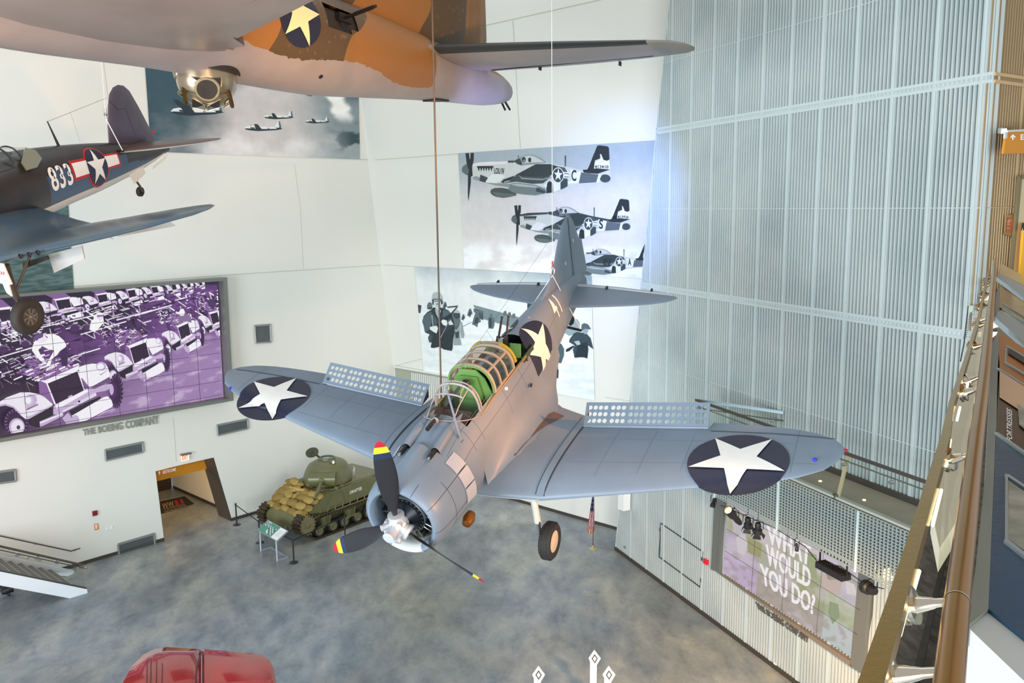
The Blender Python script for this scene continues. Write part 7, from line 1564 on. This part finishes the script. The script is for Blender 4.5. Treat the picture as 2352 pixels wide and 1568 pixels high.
for x,y in ((2089,1390),(2178,1055),(2211.6,902),(2218.5,876),(2234,798),(2243.7,749),(2245.7,737),(2253,705),(2258.5,678),(2263,657),(2266.7,644),(2042,1552)):
    c=flo(x,y,z=zr_-.055); hp=at_y(HR,(x+60 if y>1000 else x+20,y+8)); 
    # square to the handrail
    d=(hp-c); d.z=0; best=min((((HR[i].lerp(HR[i+1],k/20)-c).length,i,k/20) for i in range(len(HR)-1) for k in range(21))); hp=HR[best[1]].lerp(HR[best[1]+1],best[2]); hp=hp-V((0,0,.02))
    n=(hp-c).normalized(); L_=(hp-c).length; s_=min(1,L_/.16)
    m=MB(ig); m.lathe([(-.03,0),(-.03,.012),(-.012,.012),(-.014,.041),(-.005,.041),(-.004,.034),(.004,.034),(.005,.041),(.012,.041),(.014,.019),(.05,.012),(L_*.55,.010),(L_,.0075)],c,n,20); m.build('glass_standoff',ch,rg)
# light line under the cap rail
led=mat('warm_light_line',(1,.85,.5),.3,emit=(1,.80,.38),estr=3.2)
for a,b in (((2149,1125),(2127,1206)),((2098,1311),(2074,1385)),((2068,1400),(2051,1458)),((2210,880),(2204,905)),((2170,1010),(2158,1070)),((2192,935),(2183,965))):
    m=MB(ig); m.tube([flo(a[0]+13,a[1],z=zr_-.055),flo(b[0]+15,b[1],z=zr_-.055)],.0048,8); m.build('light_strip',led,rg)
# catwalk slab, and a cream wedge painting the soffit's reflection in the glass
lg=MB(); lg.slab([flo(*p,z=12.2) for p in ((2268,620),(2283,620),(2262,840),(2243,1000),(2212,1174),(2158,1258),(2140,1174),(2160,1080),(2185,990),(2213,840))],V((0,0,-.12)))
lg.build('trim_reflection',mat('cream_soffit_reflection',h('#f1e6c8'),.5,noise=.08,nscale=3),kind='structure')
cs=MB(); cs.slab([flo(*p,z=11.9) for p in ((2276,620),(2290,620),(2290,1000),(2262,1700),(1990,1700),(2050,1440),(2120,1215),(2185,1000),(2240,800))],V((0,0,-.35))); cs.build('floor_catwalk',mat('dark_concrete_edge',h('#7c7468'),.7,noise=.5,nscale=9,col2=h('#3a342e'),stretch=(3,1,1)),kind='structure')
for i,(a,b) in enumerate((((2180,1225),(2085,1620)),((2205,1190),(2140,1620)))):
    MB().slab([flo(*p,z=11.93) for p in ((a[0],a[1]),(a[0]+8,a[1]),(b[0]+16,b[1]),(b[0]-6,b[1]))],V((0,0,.02))).build('trim_%d'%(3+i),mat('rubber_channel',(.02,.015,.012),.6),kind='structure')
fl_=MB(); fl_.slab([flo(*p,z=11.9) for p in ((2290,620),(2500,620),(2900,1700),(2262,1700),(2290,1000))],V((0,0,-.2))); fl_.build('floor_gallery',mat('gallery_floor',h('#8d8070'),.5,noise=.3,nscale=4),kind='structure')
# ---- exhibit reading consoles
alu=mat('pale_blue_grey_frame',h('#a9b6bb'),.35,.4); cgrey=mat('console_grey',h('#8f958c'),.5)
def Z(z): return lambda p: flo(p[0],p[1],z)
def con(name,label,z,parts,grp=None):
    pts=parts[0][1]; c=sum((Z(z)(p) for p in pts),V())/len(pts); t=thing(name,label,'exhibit console',c,None,grp); ic=Matrix.Translation(-c)
    for nm,q,mt_,th,dz in parts: MB(ic).slab([flo(p[0],p[1],z+dz) for p in q],V((0,0,-th))).build(nm,mt_,t)
    return t,ic
orange=mat('exhibit_orange',h('#b86a1e'),.3,noise=.15,nscale=3); blu=mat('exhibit_blue',h('#235074'),.28,noise=.25,nscale=2,bump=.1,bscale=30); cream=mat('exhibit_cream',h('#d9b08c'),.4); brn=mat('exhibit_brown',h('#4a302a'),.3,noise=.3,nscale=4)
t,ic=con('exhibit_console','large reading console with blue graphics at the lower right edge',12.9,[
 ('side_panel',((2293,758),(2278,790),(2262,1100),(2241,1300),(2221,1438),(2270,1398),(2287,1000),(2296,850)),cgrey,.05,0),
 ('blue_graphic',((2288,995),(2420,1090),(2440,1530),(2352,1462),(2270,1397)),blu,.04,0),
 ('text_graphic',((2292,848),(2400,920),(2420,1085),(2352,1040),(2288,994)),brn,.04,0),
 ('orange_graphic',((2297,764),(2400,828),(2400,915),(2352,884),(2292,846)),orange,.04,0),
 ('front_panel',((2270,1398),(2221,1438),(2380,1590),(2450,1535)),mat('console_white',h('#d4d9d8'),.45),.6,-.01)])
fr_=lambda pts,r=.006,z=12.905,mt_=alu,nm='frame_bar': MB(ic).tube([flo(*p,z=z) for p in pts],r,sq=True).build(nm,mt_,t)
fr_(((2288,995),(2420,1088))); fr_(((2292,847),(2400,916))); fr_(((2312,1092),(2420,1165))); fr_(((2312,1092),(2312,1243)),.004); fr_(((2311,1243),(2420,1330)))
MB(ic).slab([flo(*p,z=12.906) for p in ((2316,1105),(2420,1178),(2420,1318),(2316,1240))],V((0,0,.004))).build('photo_print',mat('photo_grey_tones',h('#b9b5a6'),.3,noise=.6,nscale=8,col2=h('#5f6a60')),t)
MB(ic).slab([flo(*p,z=12.906) for p in ((2296,852),(2370,900),(2370,960),(2296,912))],V((0,0,.004))).build('cream_print',cream,t)
MB(ic).slab([flo(*p,z=12.906) for p in ((2337,930),(2380,960),(2380,1010),(2341,975))],V((0,0,.006))).build('small_photo',MT['photo_grey_tones'],t)
fr_(((2312,795),(2400,850))); fr_(((2311,800),(2309,832)),.004); fr_(((2309,833),(2400,890)))
MB(ic).slab([flo(*p,z=12.907) for p in ((2316,802),(2400,856),(2400,866),(2316,812))],V((0,0,.004))).build('slot',black,t)
# lettering standing on the text graphic
m=MB(ic); Qt=[(2312,1008),(2312,935),(2324,942),(2325,1017)]
text_on(m,'FORTRESSES',lambda u,v: flo(*tuple(bil([V(p+(0,)) for p in Qt],u,1-v))[:2],z=12.912)); m.build('title_lettering',starw,t)
t,ic=con('exhibit_console','second reading console with reflective top beyond the blue one',12.9,[
 ('top_graphic',((2296,656),(2360,700),(2360,745),(2296,705)),mat('mirror_graphic',h('#b8a98c'),.15,.4,noise=.4,nscale=6),.03,0),
 ('side_panel',((2296,656),(2288,672),(2284,728),(2294,712)),cgrey,.03,0),
 ('front_bar',((2293,714),(2283,726),(2360,792),(2360,752)),alu,.05,0)])
fr_(((2304,697),(2360,732)),.005); fr_(((2303,710),(2360,744)),.005)
t,ic=con('exhibit_console','farthest small reading console next to the yellow panel',12.9,[
 ('top_graphic',((2298,604),(2345,630),(2350,654),(2296,628)),mat('warm_graphic',h('#e0c08a'),.3,noise=.2,nscale=8),.03,0),
 ('front_bar',((2296,628),(2289,636),(2352,680),(2352,656)),alu,.05,0)])
for q,z_ in (((2278,755),(2298,748),(2296,742),(2280,742)),11.9),(((2276,777),(2293,765),(2276,765),(2274,770)),11.9),: MB().slab([flo(*p,z=z_) for p in q],V((0,0,.02))).build('gallery_light_pool_lamp',mat('gallery_lamp',(1,.9,.6),.3,emit=(1,.85,.5),estr=2.2),None,None,'small bright lamp glowing low beside the reading consoles, '+('upper one' if q[0][1]<760 else 'lower one'),'light')
# ================================================================ RIGHT WALL: signs, lift door
c=OO((2330,325),.5); t=thing('hanging_sign','orange overhead sign with white arrow at the right edge','sign',c); io=Matrix.Translation(-c)
sq=[(2312,304),(2430,298),(2427,350),(2305,353)]
MB(io).slab([OO(p,.5) for p in sq],nO*.05).build('board',MT['orange_sign_paint'],t)
m=MB(io); m.slab([OO(p,.5) for p in ((2308,299),(2430,293),(2430,298),(2308,304))],-nO*.06); m.slab([OO(p,.5) for p in ((2305,303),(2310,303),(2309,318),(2304,318))],-nO*.04); m.build('hanger_bar',mat('sign_bracket_pale',h('#d9dcd4'),.4,.4),t)
m=MB(io); m.slab([OO(p,.0) for p in ((2289,294),(2301,295),(2301,304),(2290,306))],-nO*.1); m.tube([OO((2296,300),.05),OO((2306,301),.5)],.05,sq=True); m.build('wall_bracket',MT['sign_bracket_pale'],t)
m=MB(io); ar=lambda x,y: OO((2180+x/3.645,270+y/3.645),.52)
m.slab([ar(527,160),ar(537,160),ar(537,187),ar(528,187)],-nO*.004); m.slab([ar(532,140),ar(556,162),ar(548,168),ar(532,153),ar(516,170),ar(510,163)],-nO*.004)
m.build('arrow',MT['white_print'],t); m=MB(io); text_on(m,'ELEVATOR',lambda u,v: ar(598+u*260,lerp(186,140,v)-u*6)); m.build('lettering',MT['white_print'],t)
c=OO((2317,518),.03); t=thing('wall_placard','small brown and orange directory placard on the bronze ribbed wall','sign',c); io=Matrix.Translation(-c); pr_=lambda x,y,o=.06: OO((2180+x/3.645,270+y/3.645),o)
MB(io).slab([pr_(475,813),pr_(540,813),pr_(520,1005),pr_(457,972)],-nO*.03).build('plate',mat('placard_tan',h('#a8814a'),.4,.3),t)
m=MB(io); m.slab([pr_(488,838,.1),pr_(535,838,.1),pr_(530,912,.1),pr_(484,908,.1)],-nO*.004); m.slab([pr_(480,916,.1),pr_(528,920,.1),pr_(522,962,.1),pr_(474,955,.1)],-nO*.004); m.build('orange_fields',mat('placard_orange',h('#b8561a'),.4),t)
m=MB(io)
for x,y,w_ in ((490,858,30),(488,870,22),(487,880,14),(486,895,20),(484,924,22),(465,930,8)): m.slab([pr_(x,y,.11),pr_(x+w_,y,.11),pr_(x+w_,y+3,.11),pr_(x,y+3,.11)],-nO*.003)
m.build('lettering',starw,t)
d=MB(); q=[(2341,410),(2460,400),(2460,760),(2316,720)]
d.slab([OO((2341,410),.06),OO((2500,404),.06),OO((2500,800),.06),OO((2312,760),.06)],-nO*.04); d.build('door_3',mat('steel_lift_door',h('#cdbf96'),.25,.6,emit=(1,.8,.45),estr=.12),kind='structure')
d=MB(); d.slab([OO((2336,404),.10),OO((2342,404),.10),OO((2308,770),.10),OO((2303,770),.10)],-nO*.06); d.slab([OO((2336,404),.10),OO((2500,392),.10),OO((2500,400),.10),OO((2337,412),.10)],-nO*.06); d.build('trim_5',mat('door_frame_bronze',h('#8f8260'),.35,.6),kind='structure')
c=OO((2345,600),.2); t=thing('yellow_banner','yellow upright banner with dark band at the right edge','banner',c); io=Matrix.Translation(-c)
MB(io).slab([OO(p,.18) for p in ((2347,512),(2430,506),(2415,740),(2330,735))],-nO*.05).build('yellow_board',mat('banner_yellow',h('#e8a81a'),.45,emit=(1,.6,.05),estr=.12),t)
MB(io).slab([OO(p,.20) for p in ((2347,512),(2430,507),(2429,524),(2345,529))],-nO*.05).build('black_band',black,t)
m=MB(io); u_=lambda x,y: OO((2180+x/3.645,270+y/3.645),.27); text_on(m,'USA',lambda u,v: u_(612+u*70,lerp(948,926,v))); m.build('title_lettering',starw,t); m=MB(io); text_on(m,'THE',lambda u,v: u_(611+u*50,lerp(998,984,v))); m.build('lettering',starw,t)
# far end guard by the corner of the ribbed wall
t=thing('end_guard','short glass and metal guard with grille at the far end of the gallery','railing',OC((2225,720),.2)); ie=Matrix.Translation(-t.location)
MB(ie).slab([OC(p,.2) for p in ((2222,700),(2240,702),(2236,716),(2221,714))],-nC*.05).build('glass_pane',mat('guard_pane',h('#bfc9b9'),.2),t)
m=MB(ie)
for i in range(14): x=2231-i*1.1; y=722+i*4.2; m.tube([OC((x-5,y),.25),OC((x+3,y-1),.25)],.006,4)
m.tube([OC((2224,702),.25),OC((2214,790),.25),OC((2206,830),.25)],.014,6); m.build('grille',black,t)

# ================================================================ pieces of parts go one level deeper
RULES={'gun_muzzle':'nose_gun','wheel_hub':'tyre','push_rod':'engine_cylinder','elevator_hinge':'elevator','rudder_hinge_gap':'rudder','wheel_disc':'road_wheel','window_frame':'turret_window','window_glass':'window_ring','gauge':'instrument_panel','barn_door':'lamp_body','lens':'lamp_body','flap_end_rib':'upper_dive_flap','gun_bore':'gun_barrel','side_star':'turret','hatch_vision_glass':'hatch_ring','belt_cassette':'post','ignition_ring':'crankcase','sight_collar':'telescopic_sight','mast_socket':'aerial_mast','fin_stencil':'tail_fin','roof_lamp_glass':'turret_roof_fittings','name_lettering':'hull','flap_seam':'wing','elevator_hinge_line':'tailplane','gun_ports':'wing','rudder_line':'tail_fin','trim_tab':'tail_fin','torque_link':'oleo_leg','diamond_emblem':'pylon_body','rail_joint':'handrail','fascia_joint_strip':'perforated_fascia','rail_standoff':'handrail','glass_standoff':'handrail','light_strip':'top_rail','fin_clamp':'glass_fin','stringer_cap':'near_stringer','windscreen_frame':'windscreen_glass','windscreen_arch':'windscreen_glass'}
def mid_(o):
    b=[V(c) for c in o.bound_box]; return sum(b,V())/8
for t in [o for o in S.objects if o.parent is None and o.type=='EMPTY']:
    ch=list(t.children); base=lambda o:o.name.split('.')[0]
    for c in ch:
        pn=RULES.get(base(c))
        if pn:
            cand=[k for k in ch if base(k)==pn and k.parent==t]
            if cand: c.parent=min(cand,key=lambda k:(mid_(k)-mid_(c)).length)
